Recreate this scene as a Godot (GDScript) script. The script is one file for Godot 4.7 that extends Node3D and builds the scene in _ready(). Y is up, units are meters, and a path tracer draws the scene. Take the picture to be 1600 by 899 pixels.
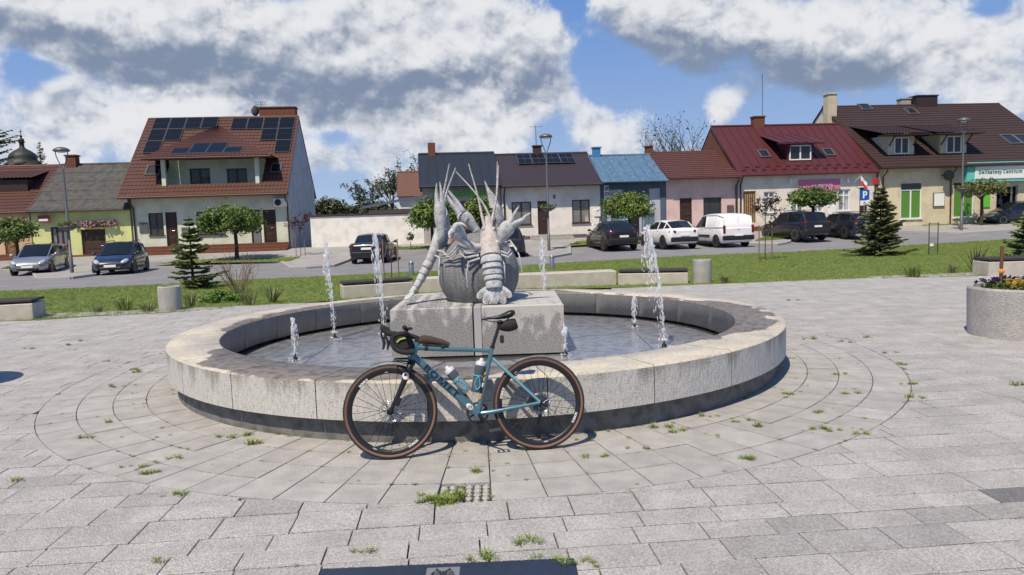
extends Node3D

var M := {}
var T := {}
var used := {}
var rng := RandomNumberGenerator.new()
const TURN := 0.113446   # the street runs 6.5 degrees off the picture plane

# ---------------------------------------------------------------- small helpers
func lin(r: float, g: float, b: float, a := 1.0) -> Color:
	var c := Color(r, g, b).linear_to_srgb()
	c.a = a
	return c

func rnd(a: float, b: float) -> float:
	return rng.randf_range(a, b)

func ground_height(x: float, z: float) -> float:
	var s := -z * cos(TURN) - x * sin(TURN)
	if s < 16.0: return 0.0
	if s < 27.0: return -0.2 * (s - 16.0) / 11.0
	if s < 40.0: return -0.2 - 0.02 * (s - 27.0) / 13.0
	if s < 47.0: return -0.22 + 0.47 * (s - 40.0) / 7.0
	return 0.25

func street(t: float, s: float) -> Vector3:
	var p := Vector3(t * cos(TURN) - s * sin(TURN), 0, -(t * sin(TURN) + s * cos(TURN)))
	p.y = ground_height(p.x, p.z)
	return p

func on_ground(x: float, z: float, up := 0.0) -> Vector3:
	return Vector3(x, ground_height(x, z) + up, z)

func numbered(called: String) -> String:
	if not used.has(called):
		used[called] = 0
		return called
	used[called] += 1
	return "%s_%03d" % [called, used[called]]

func shape() -> SurfaceTool:
	var st := SurfaceTool.new()
	st.begin(Mesh.PRIMITIVE_TRIANGLES)
	return st

func commit(st: SurfaceTool, m: Material = null) -> ArrayMesh:
	st.generate_normals()
	var mesh := st.commit()
	if m and mesh.get_surface_count(): mesh.surface_set_material(0, m)
	return mesh

func obj(called: String, what, m: Material, parent: Node = null, xf := Transform3D()) -> MeshInstance3D:
	var o := MeshInstance3D.new()
	o.mesh = commit(what) if what is SurfaceTool else what
	o.material_override = m
	o.transform = xf
	if parent == null:
		o.name = numbered(called)
		add_child(o)
	else:
		o.name = called
		parent.add_child(o, true)
	return o

func tag(o: Node, label: String, category := "", group := "", kind := "") -> Node:
	if label: o.set_meta("label", label)
	if category: o.set_meta("category", category)
	if group: o.set_meta("group", group)
	if kind: o.set_meta("kind", kind)
	return o

func thing(called: String, label: String, category: String, where := Vector3.ZERO, turn := 0.0, group := "") -> Node3D:
	var o := Node3D.new()
	o.name = numbered(called)
	add_child(o)
	o.position = where
	o.rotation.y = turn
	tag(o, label, category, group)
	return o

func struct(called: String, what, m: Material, xf := Transform3D()) -> MeshInstance3D:
	var o := obj(called, what, m, null, xf)
	o.set_meta("kind", "structure")
	return o

func node(called: String, parent: Node, xf := Transform3D()) -> Node3D:
	var o := Node3D.new()
	o.name = called
	parent.add_child(o, true)
	o.transform = xf
	return o

# ---------------------------------------------------------------- shapes (corners given counter-clockwise seen from outside)
func tri(st: SurfaceTool, a: Vector3, b: Vector3, c: Vector3) -> void:
	st.add_vertex(a); st.add_vertex(c); st.add_vertex(b)

func quad(st: SurfaceTool, a: Vector3, b: Vector3, c: Vector3, d: Vector3) -> void:
	st.add_vertex(a); st.add_vertex(c); st.add_vertex(b)
	st.add_vertex(a); st.add_vertex(d); st.add_vertex(c)

func box(st: SurfaceTool, c: Vector3, size: Vector3, bevel := 0.0, b := Basis()) -> void:
	st.set_smooth_group(-1)
	var h := size / 2.0
	var e := minf(bevel, minf(h.x, minf(h.y, h.z)) * 0.9)
	for ax in 3:
		for sg in [-1.0, 1.0]:
			var u := (ax + 1) % 3
			var v := (ax + 2) % 3
			var q := []
			for k in [[-1, -1], [1, -1], [1, 1], [-1, 1]]:
				var p := Vector3()
				p[ax] = sg * h[ax]
				p[u] = k[0] * (h[u] - e)
				p[v] = k[1] * (h[v] - e)
				q.append(c + b * p)
			if sg > 0: quad(st, q[0], q[1], q[2], q[3])
			else: quad(st, q[3], q[2], q[1], q[0])
	if e <= 0.0: return
	for ax in 3:
		var u := (ax + 1) % 3
		var v := (ax + 2) % 3
		for su in [-1.0, 1.0]:
			for sv in [-1.0, 1.0]:
				var q := []
				for k in [[0, -1], [0, 1], [1, 1], [1, -1]]:
					var p := Vector3()
					p[ax] = k[1] * (h[ax] - e)
					p[u] = su * (h[u] - (e if k[0] == 0 else 0.0))
					p[v] = sv * (h[v] - (e if k[0] == 1 else 0.0))
					q.append(c + b * p)
				if su * sv > 0: quad(st, q[0], q[1], q[2], q[3])
				else: quad(st, q[3], q[2], q[1], q[0])
	for sx in [-1.0, 1.0]:
		for sy in [-1.0, 1.0]:
			for sz in [-1.0, 1.0]:
				var s := Vector3(sx, sy, sz)
				var p0 := c + b * (s * Vector3(h.x, h.y - e, h.z - e))
				var p1 := c + b * (s * Vector3(h.x - e, h.y, h.z - e))
				var p2 := c + b * (s * Vector3(h.x - e, h.y - e, h.z))
				if sx * sy * sz > 0: tri(st, p0, p1, p2)
				else: tri(st, p0, p2, p1)

func bar(st: SurfaceTool, a: Vector3, c: Vector3, w: float, h: float, up := Vector3.UP, bevel := 0.0) -> void:
	var d := c - a
	var z := d.normalized()
	var x := up.cross(z)
	if x.length() < 0.01: x = Vector3.RIGHT.cross(z)
	x = x.normalized()
	box(st, (a + c) / 2.0, Vector3(w, h, d.length()), bevel, Basis(x, z.cross(x), z))

func ring_frame(d: Vector3, x_was: Vector3) -> Basis:
	var z := d.normalized()
	var x := x_was - z * x_was.dot(z)
	if x.length() < 0.001:
		x = Vector3.RIGHT - z * z.x
		if x.length() < 0.01: x = Vector3.UP - z * z.y
	x = x.normalized()
	return Basis(x, z.cross(x), z)

# a tube through pts; r a number or one radius for each point; flat squashes the second axis
func tube(st: SurfaceTool, pts: Array, r, sides := 8, caps := true, flat := 1.0, x0 := Vector3(0.31, 0.2, 0.93)) -> void:
	st.set_smooth_group(0)
	var rings := []
	var x := x0
	for i in pts.size():
		var d: Vector3 = pts[mini(i + 1, pts.size() - 1)] - pts[maxi(i - 1, 0)]
		var b := ring_frame(d, x)
		x = b.x
		var rr: float = r[i] if r is Array else r
		var ring := PackedVector3Array()
		for k in sides:
			var a := TAU * k / sides
			ring.append(pts[i] + b.x * cos(a) * rr + b.y * sin(a) * rr * flat)
		rings.append(ring)
	for i in rings.size() - 1:
		for k in sides:
			var n := (k + 1) % sides
			quad(st, rings[i][k], rings[i][n], rings[i + 1][n], rings[i + 1][k])
	if caps:
		st.set_smooth_group(-1)
		for k in range(1, sides - 1):
			tri(st, rings[0][0], rings[0][k + 1], rings[0][k])
			var e: PackedVector3Array = rings[-1]
			tri(st, e[0], e[k], e[k + 1])

# profile of Vector2(radius, height) turned about the y axis of xf
func lathe(st: SurfaceTool, prof: Array, sides := 24, xf := Transform3D(), smooth := true, from := 0.0, to := TAU) -> void:
	for i in prof.size() - 1:
		st.set_smooth_group(0 if smooth else i + 1)
		for k in sides:
			var a := from + (to - from) * k / sides
			var b := from + (to - from) * (k + 1) / sides
			var p := func(v: Vector2, g: float) -> Vector3: return xf * Vector3(v.x * sin(g), v.y, v.x * cos(g))
			var a0: Vector3 = p.call(prof[i], a)
			var b0: Vector3 = p.call(prof[i], b)
			var a1: Vector3 = p.call(prof[i + 1], a)
			var b1: Vector3 = p.call(prof[i + 1], b)
			if prof[i].x < 1e-5: tri(st, a0, b1, a1)
			elif prof[i + 1].x < 1e-5: tri(st, a0, b0, a1)
			else: quad(st, a0, b0, b1, a1)

func ball(st: SurfaceTool, c: Vector3, r: Vector3, b := Basis(), rows := 6, sides := 10) -> void:
	st.set_smooth_group(0)
	var p := func(i: int, k: int) -> Vector3:
		var e := PI * i / rows
		var a := TAU * k / sides
		return c + b * (Vector3(sin(e) * sin(a), cos(e), sin(e) * cos(a)) * r)
	for i in rows:
		for k in sides:
			if i == 0: tri(st, p.call(0, 0), p.call(1, k), p.call(1, k + 1))
			elif i == rows - 1: tri(st, p.call(i, k), p.call(rows, 0), p.call(i, k + 1))
			else: quad(st, p.call(i, k), p.call(i + 1, k), p.call(i + 1, k + 1), p.call(i, k + 1))

# a flat outline (counter-clockwise in x, y) pushed out along z from z0 to z1
func prism(st: SurfaceTool, outline: PackedVector2Array, z0: float, z1: float, xf := Transform3D()) -> void:
	st.set_smooth_group(-1)
	var poly := outline
	if Geometry2D.is_polygon_clockwise(poly): poly.reverse()
	var idx := Geometry2D.triangulate_polygon(poly)
	for i in range(0, idx.size(), 3):
		var a := poly[idx[i]]
		var b := poly[idx[i + 1]]
		var c := poly[idx[i + 2]]
		if (b - a).cross(c - a) < 0:
			var t := b
			b = c
			c = t
		tri(st, xf * Vector3(a.x, a.y, z1), xf * Vector3(b.x, b.y, z1), xf * Vector3(c.x, c.y, z1))
		tri(st, xf * Vector3(a.x, a.y, z0), xf * Vector3(c.x, c.y, z0), xf * Vector3(b.x, b.y, z0))
	for i in poly.size():
		var a := poly[i]
		var b := poly[(i + 1) % poly.size()]
		quad(st, xf * Vector3(a.x, a.y, z0), xf * Vector3(b.x, b.y, z0), xf * Vector3(b.x, b.y, z1), xf * Vector3(a.x, a.y, z1))

func spline(pts: Array, n: int) -> Array:
	var out := []
	for i in pts.size() - 1:
		var a = pts[maxi(i - 1, 0)]
		var b = pts[i]
		var c = pts[i + 1]
		var d = pts[mini(i + 2, pts.size() - 1)]
		for k in n:
			var t := float(k) / n
			out.append(0.5 * ((2.0 * b) + (c - a) * t + (2.0 * a - 5.0 * b + 4.0 * c - d) * t * t + (3.0 * b - a - 3.0 * c + d) * t * t * t))
	out.append(pts[-1])
	return out

func lettering(words: String, height: float, deep: float, m: Material, parent: Node, xf: Transform3D, serif := false, called := "lettering") -> MeshInstance3D:
	var f := SystemFont.new()
	f.font_names = PackedStringArray(["Droid Serif" if serif else "Droid Sans"])
	f.font_weight = 700
	var t := TextMesh.new()
	t.text = words
	t.font = f
	t.font_size = 32
	t.pixel_size = height / 23.0
	t.depth = deep
	t.curve_step = 2.0
	return obj(called, t, m, parent, xf)

# ---------------------------------------------------------------- materials
func grey_noise(seed_no: int, freq: float, octaves: int, lo: Color, hi: Color, size := 256, type := FastNoiseLite.TYPE_SIMPLEX_SMOOTH, bump := 0.0, p0 := 0.0, p1 := 1.0) -> NoiseTexture2D:
	var n := FastNoiseLite.new()
	n.seed = seed_no
	n.noise_type = type
	n.frequency = freq
	if octaves > 1:
		n.fractal_type = FastNoiseLite.FRACTAL_FBM
		n.fractal_octaves = octaves
	else: n.fractal_type = FastNoiseLite.FRACTAL_NONE
	var t := NoiseTexture2D.new()
	t.width = size
	t.height = size
	t.seamless = true
	t.noise = n
	if bump > 0.0:
		t.as_normal_map = true
		t.bump_strength = bump
	else:
		var g := Gradient.new()
		g.offsets = PackedFloat32Array([p0, p1])
		g.colors = PackedColorArray([lo, hi])
		t.color_ramp = g
	return t

func mat(c: Color, rough := 0.8, tex = null, scale := 1.0, nrm = null, nstr := 1.0, world := true, metal := 0.0) -> StandardMaterial3D:
	var m := StandardMaterial3D.new()
	m.albedo_color = c
	m.roughness = rough
	m.metallic = metal
	if tex or nrm:
		m.uv1_triplanar = true
		m.uv1_world_triplanar = world
		m.uv1_scale = Vector3.ONE * scale
	if tex: m.albedo_texture = tex
	if nrm:
		m.normal_enabled = true
		m.normal_texture = nrm
		m.normal_scale = nstr
	return m

func over(m: StandardMaterial3D, tex, scale: float) -> StandardMaterial3D:
	m.detail_enabled = true
	m.detail_blend_mode = BaseMaterial3D.BLEND_MODE_MUL
	m.detail_uv_layer = BaseMaterial3D.DETAIL_UV_2
	m.detail_albedo = tex
	m.uv2_triplanar = true
	m.uv2_world_triplanar = m.uv1_world_triplanar
	m.uv2_scale = Vector3.ONE * scale
	return m

func paint(c: Color, rough := 0.35) -> StandardMaterial3D:
	var m := mat(c, rough)
	m.clearcoat_enabled = true
	m.clearcoat = 0.8
	m.clearcoat_roughness = 0.05
	return m

func clear(c: Color, alpha: float, rough := 0.03) -> StandardMaterial3D:
	var m := StandardMaterial3D.new()
	m.albedo_color = Color(c.r, c.g, c.b, alpha)
	m.roughness = rough
	m.transparency = BaseMaterial3D.TRANSPARENCY_ALPHA
	return m

func leafy(c: Color, through: Color) -> StandardMaterial3D:
	var m := mat(c, 0.55)
	m.backlight_enabled = true
	m.backlight = through
	m.cull_mode = BaseMaterial3D.CULL_DISABLED
	m.vertex_color_use_as_albedo = true
	return m

func make_materials() -> void:
	var G := func(v: float) -> Color: return lin(v, v, v)
	T.grain = grey_noise(1, 0.35, 2, G.call(0.62), G.call(1.0), 512)
	T.speckle = grey_noise(2, 0.42, 2, G.call(0.52), G.call(1.0), 512, FastNoiseLite.TYPE_VALUE, 0.0, 0.1, 0.8)
	T.mottle = grey_noise(3, 0.012, 5, G.call(0.72), G.call(1.0), 512)
	T.blotch = grey_noise(4, 0.02, 5, G.call(0.55), G.call(1.0), 512, FastNoiseLite.TYPE_SIMPLEX_SMOOTH, 0.0, 0.3, 0.62)
	T.speckle2 = grey_noise(12, 0.42, 2, G.call(0.62), G.call(1.0), 512, FastNoiseLite.TYPE_VALUE, 0.0, 0.15, 0.75)
	T.blotch2 = grey_noise(13, 0.02, 5, G.call(0.66), G.call(1.0), 512, FastNoiseLite.TYPE_SIMPLEX_SMOOTH, 0.0, 0.3, 0.6)
	T.bump = grey_noise(5, 0.25, 3, Color.BLACK, Color.WHITE, 512, FastNoiseLite.TYPE_SIMPLEX_SMOOTH, 6.0)
	T.ripple = grey_noise(6, 0.03, 3, Color.BLACK, Color.WHITE, 512, FastNoiseLite.TYPE_SIMPLEX_SMOOTH, 5.0)
	T.setts = grey_noise(7, 0.09, 1, G.call(0.6), G.call(1.0), 512, FastNoiseLite.TYPE_CELLULAR)
	T.turf = grey_noise(8, 0.03, 5, lin(0.5, 0.52, 0.4), lin(1.0, 1.0, 0.9), 512)
	# stone and paving
	for k in 4:
		var v: float = [0.535, 0.555, 0.575, 0.505][k]
		M["slab%d" % k] = over(mat(lin(v * 1.03, v, v * 0.96), 0.7, T.speckle, 0.62, T.bump, 0.5), T.mottle, 0.31)
	for k in 3:
		var v: float = [0.51, 0.545, 0.485][k]
		M["ring%d" % k] = over(mat(lin(v * 1.03, v, v * 0.96), 0.85, T.grain, 0.5, T.bump, 0.4), T.mottle, 0.6)
	M.slab_dark = over(mat(lin(0.22, 0.22, 0.23), 0.8, T.speckle, 0.62, T.bump, 0.5), T.mottle, 0.4)
	M.slab_mid = over(mat(lin(0.455, 0.45, 0.44), 0.8, T.speckle, 0.62, T.bump, 0.5), T.mottle, 0.4)
	M.joint = over(mat(lin(0.085, 0.08, 0.06), 0.95, T.grain, 2.0), T.blotch, 0.6)
	M.plaque = over(mat(lin(0.035, 0.045, 0.07), 0.35, T.grain, 3.0), T.mottle, 1.7)
	M.plaque_light = mat(lin(0.22, 0.23, 0.25), 0.6, T.grain, 3.0)
	M.granite = over(mat(lin(0.62, 0.61, 0.59), 0.8, T.speckle, 0.36, T.bump, 0.9), T.mottle, 0.4)
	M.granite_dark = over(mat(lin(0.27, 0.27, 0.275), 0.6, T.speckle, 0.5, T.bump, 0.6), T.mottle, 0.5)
	M.plinth = over(mat(lin(0.24, 0.235, 0.22), 0.85, T.speckle, 2.4, T.bump, 0.6), T.blotch, 0.7)
	M.basin = over(mat(lin(0.36, 0.37, 0.39), 0.35, T.grain, 2.2, T.bump, 0.25), T.blotch, 0.5)
	M.sculpt = over(mat(lin(0.62, 0.635, 0.65), 0.75, T.speckle2, 0.5, T.bump, 0.5), T.blotch2, 0.9)
	M.sculpt_pink = over(mat(lin(0.63, 0.585, 0.55), 0.75, T.speckle2, 0.5, T.bump, 0.5), T.blotch2, 0.9)
	M.concrete = over(mat(lin(0.68, 0.63, 0.54), 0.85, T.grain, 0.5, T.bump, 0.4), T.mottle, 0.5)
	M.concrete_grey = over(mat(lin(0.56, 0.54, 0.51), 0.85, T.speckle, 0.5, T.bump, 0.6), T.mottle, 0.5)
	M.bench_wood = over(mat(lin(0.05, 0.042, 0.038), 0.7, T.grain, 2.0), T.mottle, 1.0)
	M.asphalt = over(mat(lin(0.33, 0.33, 0.345), 0.9, T.setts, 0.8, T.bump, 0.3), T.mottle, 0.07)
	M.walk = over(mat(lin(0.48, 0.465, 0.45), 0.9, T.setts, 0.5), T.mottle, 0.09)
	M.kerb = mat(lin(0.42, 0.41, 0.40), 0.9, T.grain, 2.0)
	M.soil = over(mat(lin(0.21, 0.29, 0.065), 0.95, T.turf, 0.6), T.grain, 1.0)
	M.far_ground = over(mat(lin(0.13, 0.13, 0.10), 0.95, T.turf, 0.05), T.grain, 0.4)
	M.ball = mat(lin(0.28, 0.285, 0.29), 0.75, T.speckle, 0.5, T.bump, 0.6)
	M.ball.detail_enabled = true
	M.ball.detail_blend_mode = BaseMaterial3D.BLEND_MODE_MUL
	M.ball.detail_uv_layer = BaseMaterial3D.DETAIL_UV_2
	M.ball.detail_albedo = T.blotch2
	M.ball.uv2_triplanar = true
	M.ball.uv2_world_triplanar = true
	M.ball.uv2_scale = Vector3(2.2, 0.22, 2.2)
	# metal, glass, rubber
	M.steel = mat(lin(0.42, 0.43, 0.44), 0.4, T.grain, 2.0, null, 1.0, true, 0.8)
	M.pole = mat(lin(0.16, 0.165, 0.17), 0.45, null, 1.0, null, 1.0, true, 0.5)
	M.black = mat(lin(0.012, 0.012, 0.013), 0.5)
	M.rubber = mat(lin(0.018, 0.018, 0.018), 0.8)
	M.chrome = mat(lin(0.6, 0.6, 0.6), 0.2, null, 1.0, null, 1.0, true, 1.0)
	M.window = mat(lin(0.018, 0.02, 0.022), 0.06)
	M.car_glass = mat(lin(0.012, 0.014, 0.017), 0.04)
	M.white = mat(lin(0.78, 0.78, 0.76), 0.5)
	M.lamp_white = mat(lin(0.7, 0.7, 0.68), 0.2)
	M.tail = mat(lin(0.15, 0.008, 0.01), 0.12)
	M.headlight = mat(lin(0.55, 0.57, 0.58), 0.08, null, 1.0, null, 1.0, true, 0.3)
	M.bark = over(mat(lin(0.075, 0.055, 0.04), 0.95, T.grain, 3.0), T.mottle, 2.0)
	M.twig = mat(lin(0.22, 0.15, 0.10), 0.9)
	M.leaf = leafy(lin(0.9, 0.9, 0.9), lin(0.08, 0.12, 0.015))
	M.needle = leafy(lin(0.9, 0.9, 0.9), lin(0.01, 0.02, 0.005))
	M.blade = leafy(lin(0.9, 0.9, 0.9), lin(0.05, 0.08, 0.01))
	M.brick = over(mat(lin(0.23, 0.085, 0.05), 0.9, T.setts, 1.6), T.mottle, 0.6)
	M.wood = over(mat(lin(0.06, 0.025, 0.016), 0.5, T.grain, 1.0), T.mottle, 0.8)
	M.pvc = mat(lin(0.75, 0.75, 0.74), 0.35)
	M.water = clear(Color(0.93, 0.96, 1.0), 0.05, 0.04)
	M.water.normal_enabled = true
	M.water.normal_texture = T.ripple
	M.water.normal_scale = 0.5
	M.water.uv1_triplanar = true
	M.water.uv1_world_triplanar = true
	M.water.uv1_scale = Vector3.ONE * 1.3
	M.splash = clear(Color(0.97, 0.98, 1.0), 0.34, 0.08)

# ---------------------------------------------------------------- sky
func make_sky() -> ImageTexture:
	var n1 := FastNoiseLite.new()
	n1.seed = 11
	n1.frequency = 1.0
	n1.fractal_type = FastNoiseLite.FRACTAL_FBM
	n1.fractal_octaves = 6
	n1.fractal_gain = 0.52
	var n2 := FastNoiseLite.new()
	n2.seed = 29
	n2.frequency = 1.0
	n2.fractal_type = FastNoiseLite.FRACTAL_FBM
	n2.fractal_octaves = 3
	var n3 := FastNoiseLite.new()
	n3.seed = 47
	n3.frequency = 1.0
	n3.fractal_type = FastNoiseLite.FRACTAL_RIDGED
	n3.fractal_octaves = 5
	n3.domain_warp_enabled = true
	n3.domain_warp_amplitude = 0.35
	n3.domain_warp_frequency = 2.5
	var n4 := FastNoiseLite.new()
	n4.seed = 53
	n4.frequency = 1.0
	n4.fractal_octaves = 5
	# banks of cloud: bearing and height of the middle, half width and half height (degrees), strength
	var banks := [
		[-29.0, 13.4, 8.7, 3.0, 0.86, 0],
		[-20.9, 13.4, 11.2, 3.9, 1.15, 0],
		[-10.8, 11.9, 10.9, 4.0, 1.26, 0],
		[-4.2, 13.2, 7.3, 3.6, 0.92, 0],
		[-9.1, 9.0, 6.7, 2.0, 0.98, 0],
		[3.5, 13.0, 2.2, 3.0, 0.63, 0],
		[2.9, 9.9, 2.2, 1.7, 0.52, 0],
		[-14.7, 15.5, 2.8, 0.8, -0.40, 0],
		[-32.1, 10.3, 3.0, 1.3, -1.30, 0],
		[-21.2, 8.7, 6.8, 0.7, -0.35, 0],
		[-29.8, 7.8, 3.3, 2.8, 0.81, 1],
		[-23.3, 7.6, 5.0, 2.2, 0.88, 1],
		[-32.8, 5.3, 4.2, 2.5, 0.54, 1],
		[-2.5, 7.7, 4.4, 2.0, 0.94, 1],
		[6.2, 6.5, 2.4, 2.2, 0.81, 1],
		[-9.3, 4.4, 8.1, 3.0, 0.68, 1],
		[9.0, 4.7, 2.4, 1.4, 0.54, 1],
		[-14.3, 6.3, 2.8, 1.1, -0.45, 0],
		[8.7, 10.5, 4.1, 3.2, -1.00, 0],
		[4.7, 15.1, 1.4, 2.0, -0.70, 0],
		[12.8, 6.8, 3.7, 2.2, -0.80, 0],
		[4.3, 5.9, 1.4, 1.0, -0.30, 0],
		[-11.1, 6.3, 2.8, 0.7, -0.40, 0],
		[10.6, 14.1, 6.2, 2.5, 0.98, 0],
		[19.1, 11.9, 7.9, 3.4, 1.21, 0],
		[24.5, 9.8, 4.9, 2.6, 0.92, 0],
		[30.2, 9.1, 2.9, 3.9, 0.81, 1],
		[33.6, 10.4, 2.7, 3.3, 0.57, 0],
		[15.6, 7.0, 1.3, 1.4, 1.28, 1],
		[20.8, 6.6, 5.6, 1.0, -0.50, 0],
		[27.2, 6.6, 3.1, 0.7, -0.30, 0],
		[33.0, 5.8, 2.1, 1.4, 0.54, 1],
		[32.5, 12.0, 1.4, 0.7, -0.80, 0],
		[-33.7, 10.0, 0.9, 1.3, 0.94, 1],
		[-21.4, 4.8, 2.6, 1.7, 0.41, 1]
	]
	var puff := func(az: float, el: float) -> float:
		var ca := cos(deg_to_rad(az)) * cos(deg_to_rad(el))
		var sa := sin(deg_to_rad(az)) * cos(deg_to_rad(el))
		var up := sin(deg_to_rad(el)) * 1.15
		return n1.get_noise_3d(sa * 5.6, up * 5.6, ca * 5.6) * 0.85 - n3.get_noise_3d(sa * 6.5, up * 6.5, ca * 6.5) * 0.3
	# x: the near banks overhead, y: the far heaps low over the roofs
	var mass := func(az: float, el: float) -> Vector2:
		var v := Vector2.ZERO
		for b in banks:
			var dx: float = (az - b[0]) / b[2]
			if dx > 2.2 or dx < -2.2: continue
			var dy: float = (el - b[1]) / b[3]
			if dy < -2.2 or dy > 2.2: continue
			v[b[5]] += b[4] * exp(-dx * dx - dy * dy)
		if absf(az) > 40.0 or el > 20.0:
			var far := maxf(smoothstep(40.0, 55.0, absf(az)), smoothstep(20.0, 32.0, el))
			v.x = lerpf(v.x, n2.get_noise_3d(sin(deg_to_rad(az)) * cos(deg_to_rad(el)) * 1.6, sin(deg_to_rad(el)) * 2.4, cos(deg_to_rad(az)) * cos(deg_to_rad(el)) * 1.6) * 1.5 - 0.22, far)
		return v
	var colour := func(az: float, el: float) -> Color:
		var e := maxf(el, 0.0)
		var t := pow(clampf(e / 22.0, 0.0, 1.0), 0.6)
		var sky := Vector3(0.60, 0.76, 0.95).lerp(Vector3(0.085, 0.27, 0.74), t).lerp(Vector3(0.06, 0.15, 0.37), smoothstep(18.0, 75.0, e))
		var n: float = puff.call(az, e)
		var here: Vector2 = mass.call(az, e)
		var d := n * 1.15 + (here.x + here.y) * 0.85 + 0.10
		var cover := smoothstep(0.09, 0.52, d)
		if cover > 0.002:
			var above: Vector2 = mass.call(az, e + 2.6)
			var below: Vector2 = mass.call(az, e - 2.2)
			var over_n: float = puff.call(az - 0.35, e + 0.7)
			var fine := n4.get_noise_2d(az * 0.45, e * 0.7)
			var low := clampf(maxf(here.y, 0.0) / (maxf(here.y, 0.0) + maxf(here.x, 0.0) + 0.05) * 1.4, 0.0, 1.0)
			var dark := 0.27 + clampf((above.x - below.x) * 0.85, -0.14, 0.75) * (1.0 - low) + clampf(above.x, 0.0, 1.2) * 0.22 * (1.0 - low) - 0.1 * low
			dark += clampf((over_n - n) * 1.9, -0.35, 0.5) + fine * 0.45 - n * 0.2
			var c := Vector3(0.95, 0.965, 1.0).lerp(Vector3(0.26, 0.33, 0.47), smoothstep(0.0, 1.55, dark + 0.12))
			c = c.lerp(Vector3(0.66, 0.75, 0.86), 0.45 * (1.0 - smoothstep(0.0, 6.0, e)))
			sky = sky.lerp(c, cover * (0.8 + 0.2 * smoothstep(0.3, 0.8, d)))
		return Color(sky.x, sky.y, sky.z)
	var small := Image.create(512, 256, false, Image.FORMAT_RGBF)
	for y in 256:
		var el := 90.0 - (y + 0.5) * 180.0 / 256.0
		for x in 512:
			var az := wrapf((x + 0.5) * 360.0 / 512.0, -180.0, 180.0)
			small.set_pixel(x, y, colour.call(az, el) if el > -1.0 else Color(0.30, 0.31, 0.29))
	small.resize(4096, 2048, Image.INTERPOLATE_CUBIC)
	var per := 4096.0 / 360.0
	var x0 := int(-44.0 * per)
	var x1 := int(44.0 * per)
	var y0 := int((90.0 - 24.0) * per)
	var y1 := int(90.5 * per)
	for y in range(y0, y1):
		var el := 90.0 - (y + 0.5) / per
		for x in range(x0, x1):
			small.set_pixel(posmod(x, 4096), y, colour.call((x + 0.5) / per, el))
	return ImageTexture.create_from_image(small)

func _ready() -> void:
	rng.seed = 7
	# camera: a person's eye height, tipped down 5.4 degrees and held 1.9 degrees off level
	var cam := Camera3D.new()
	cam.name = "camera"
	cam.fov = 42.26
	cam.near = 0.05
	cam.far = 3000.0
	cam.transform = Transform3D(Basis(Vector3.RIGHT, -0.0937) * Basis(Vector3.BACK, -0.0335), Vector3(0, 1.78, 0))
	add_child(cam)
	var env := Environment.new()
	env.background_mode = Environment.BG_SKY
	var pano := PanoramaSkyMaterial.new()
	pano.panorama = make_sky()
	env.sky = Sky.new()
	env.sky.sky_material = pano
	env.background_energy_multiplier = 0.8
	env.tonemap_mode = Environment.TONE_MAPPER_LINEAR
	env.tonemap_exposure = 1.05
	env.sdfgi_enabled = true
	env.ssao_enabled = true
	env.ssil_enabled = true
	var we := WorldEnvironment.new()
	we.name = "world_environment"
	we.environment = env
	add_child(we)
	var sun := DirectionalLight3D.new()
	sun.name = "sun"
	sun.light_energy = 1.6
	sun.light_color = Color(1.0, 0.945, 0.86)
	sun.light_angular_distance = 0.53
	sun.shadow_enabled = true
	sun.look_at_from_position(Vector3(-0.249, 0.848, 0.468), Vector3.ZERO)
	add_child(sun)
	make_materials()
	make_ground()
	make_paving()
	make_fountain()
	make_sculpture()
	make_bicycle()
	make_buildings()
	make_cars()
	make_plants()
	make_furniture()


# ---------------------------------------------------------------- ground
# a sheet over an outline in street coordinates (along, across), laid on the slope of the ground
func sheet(st: SurfaceTool, outline: Array, up: float) -> void:
	st.set_smooth_group(-1)
	var levels := [-50.0, 16.0, 27.0, 40.0, 47.0, 2000.0]
	for i in 5:
		var band := PackedVector2Array([Vector2(-3000, levels[i]), Vector2(3000, levels[i]), Vector2(3000, levels[i + 1]), Vector2(-3000, levels[i + 1])])
		for poly in Geometry2D.intersect_polygons(PackedVector2Array(outline), band):
			var idx := Geometry2D.triangulate_polygon(poly)
			for k in range(0, idx.size(), 3):
				var p := []
				for j in 3: p.append(street(poly[idx[k + j]].x, clampf(poly[idx[k + j]].y, levels[i] + 1e-4, levels[i + 1] - 1e-4)) + Vector3(0, up, 0))
				if (p[1] - p[0]).cross(p[2] - p[0]).y > 0: tri(st, p[0], p[1], p[2])
				else: tri(st, p[0], p[2], p[1])

func grass_tuft_mesh(blades: int, high: float, spread: float, colours: Array) -> ArrayMesh:
	var st := shape()
	for b in blades:
		var a := rnd(0, TAU)
		var root := Vector3(cos(a), 0, sin(a)) * rnd(0, spread)
		var lean := Vector3(cos(a + rnd(-0.8, 0.8)), 0, sin(a + rnd(-0.8, 0.8))) * rnd(0.1, 0.7) * high
		var side := Vector3(-sin(a), 0, cos(a)) * high * rnd(0.06, 0.11)
		var mid := root + lean * 0.4 + Vector3(0, high * 0.6, 0)
		var tip := root + lean + Vector3(0, high * rnd(0.75, 1.1), 0)
		var c: Color = colours[b % colours.size()]
		st.set_smooth_group(-1)
		st.set_color(c)
		tri(st, root - side, root + side, mid)
		tri(st, mid - side * 0.6, mid + side * 0.6, tip)
	return commit(st)

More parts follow.
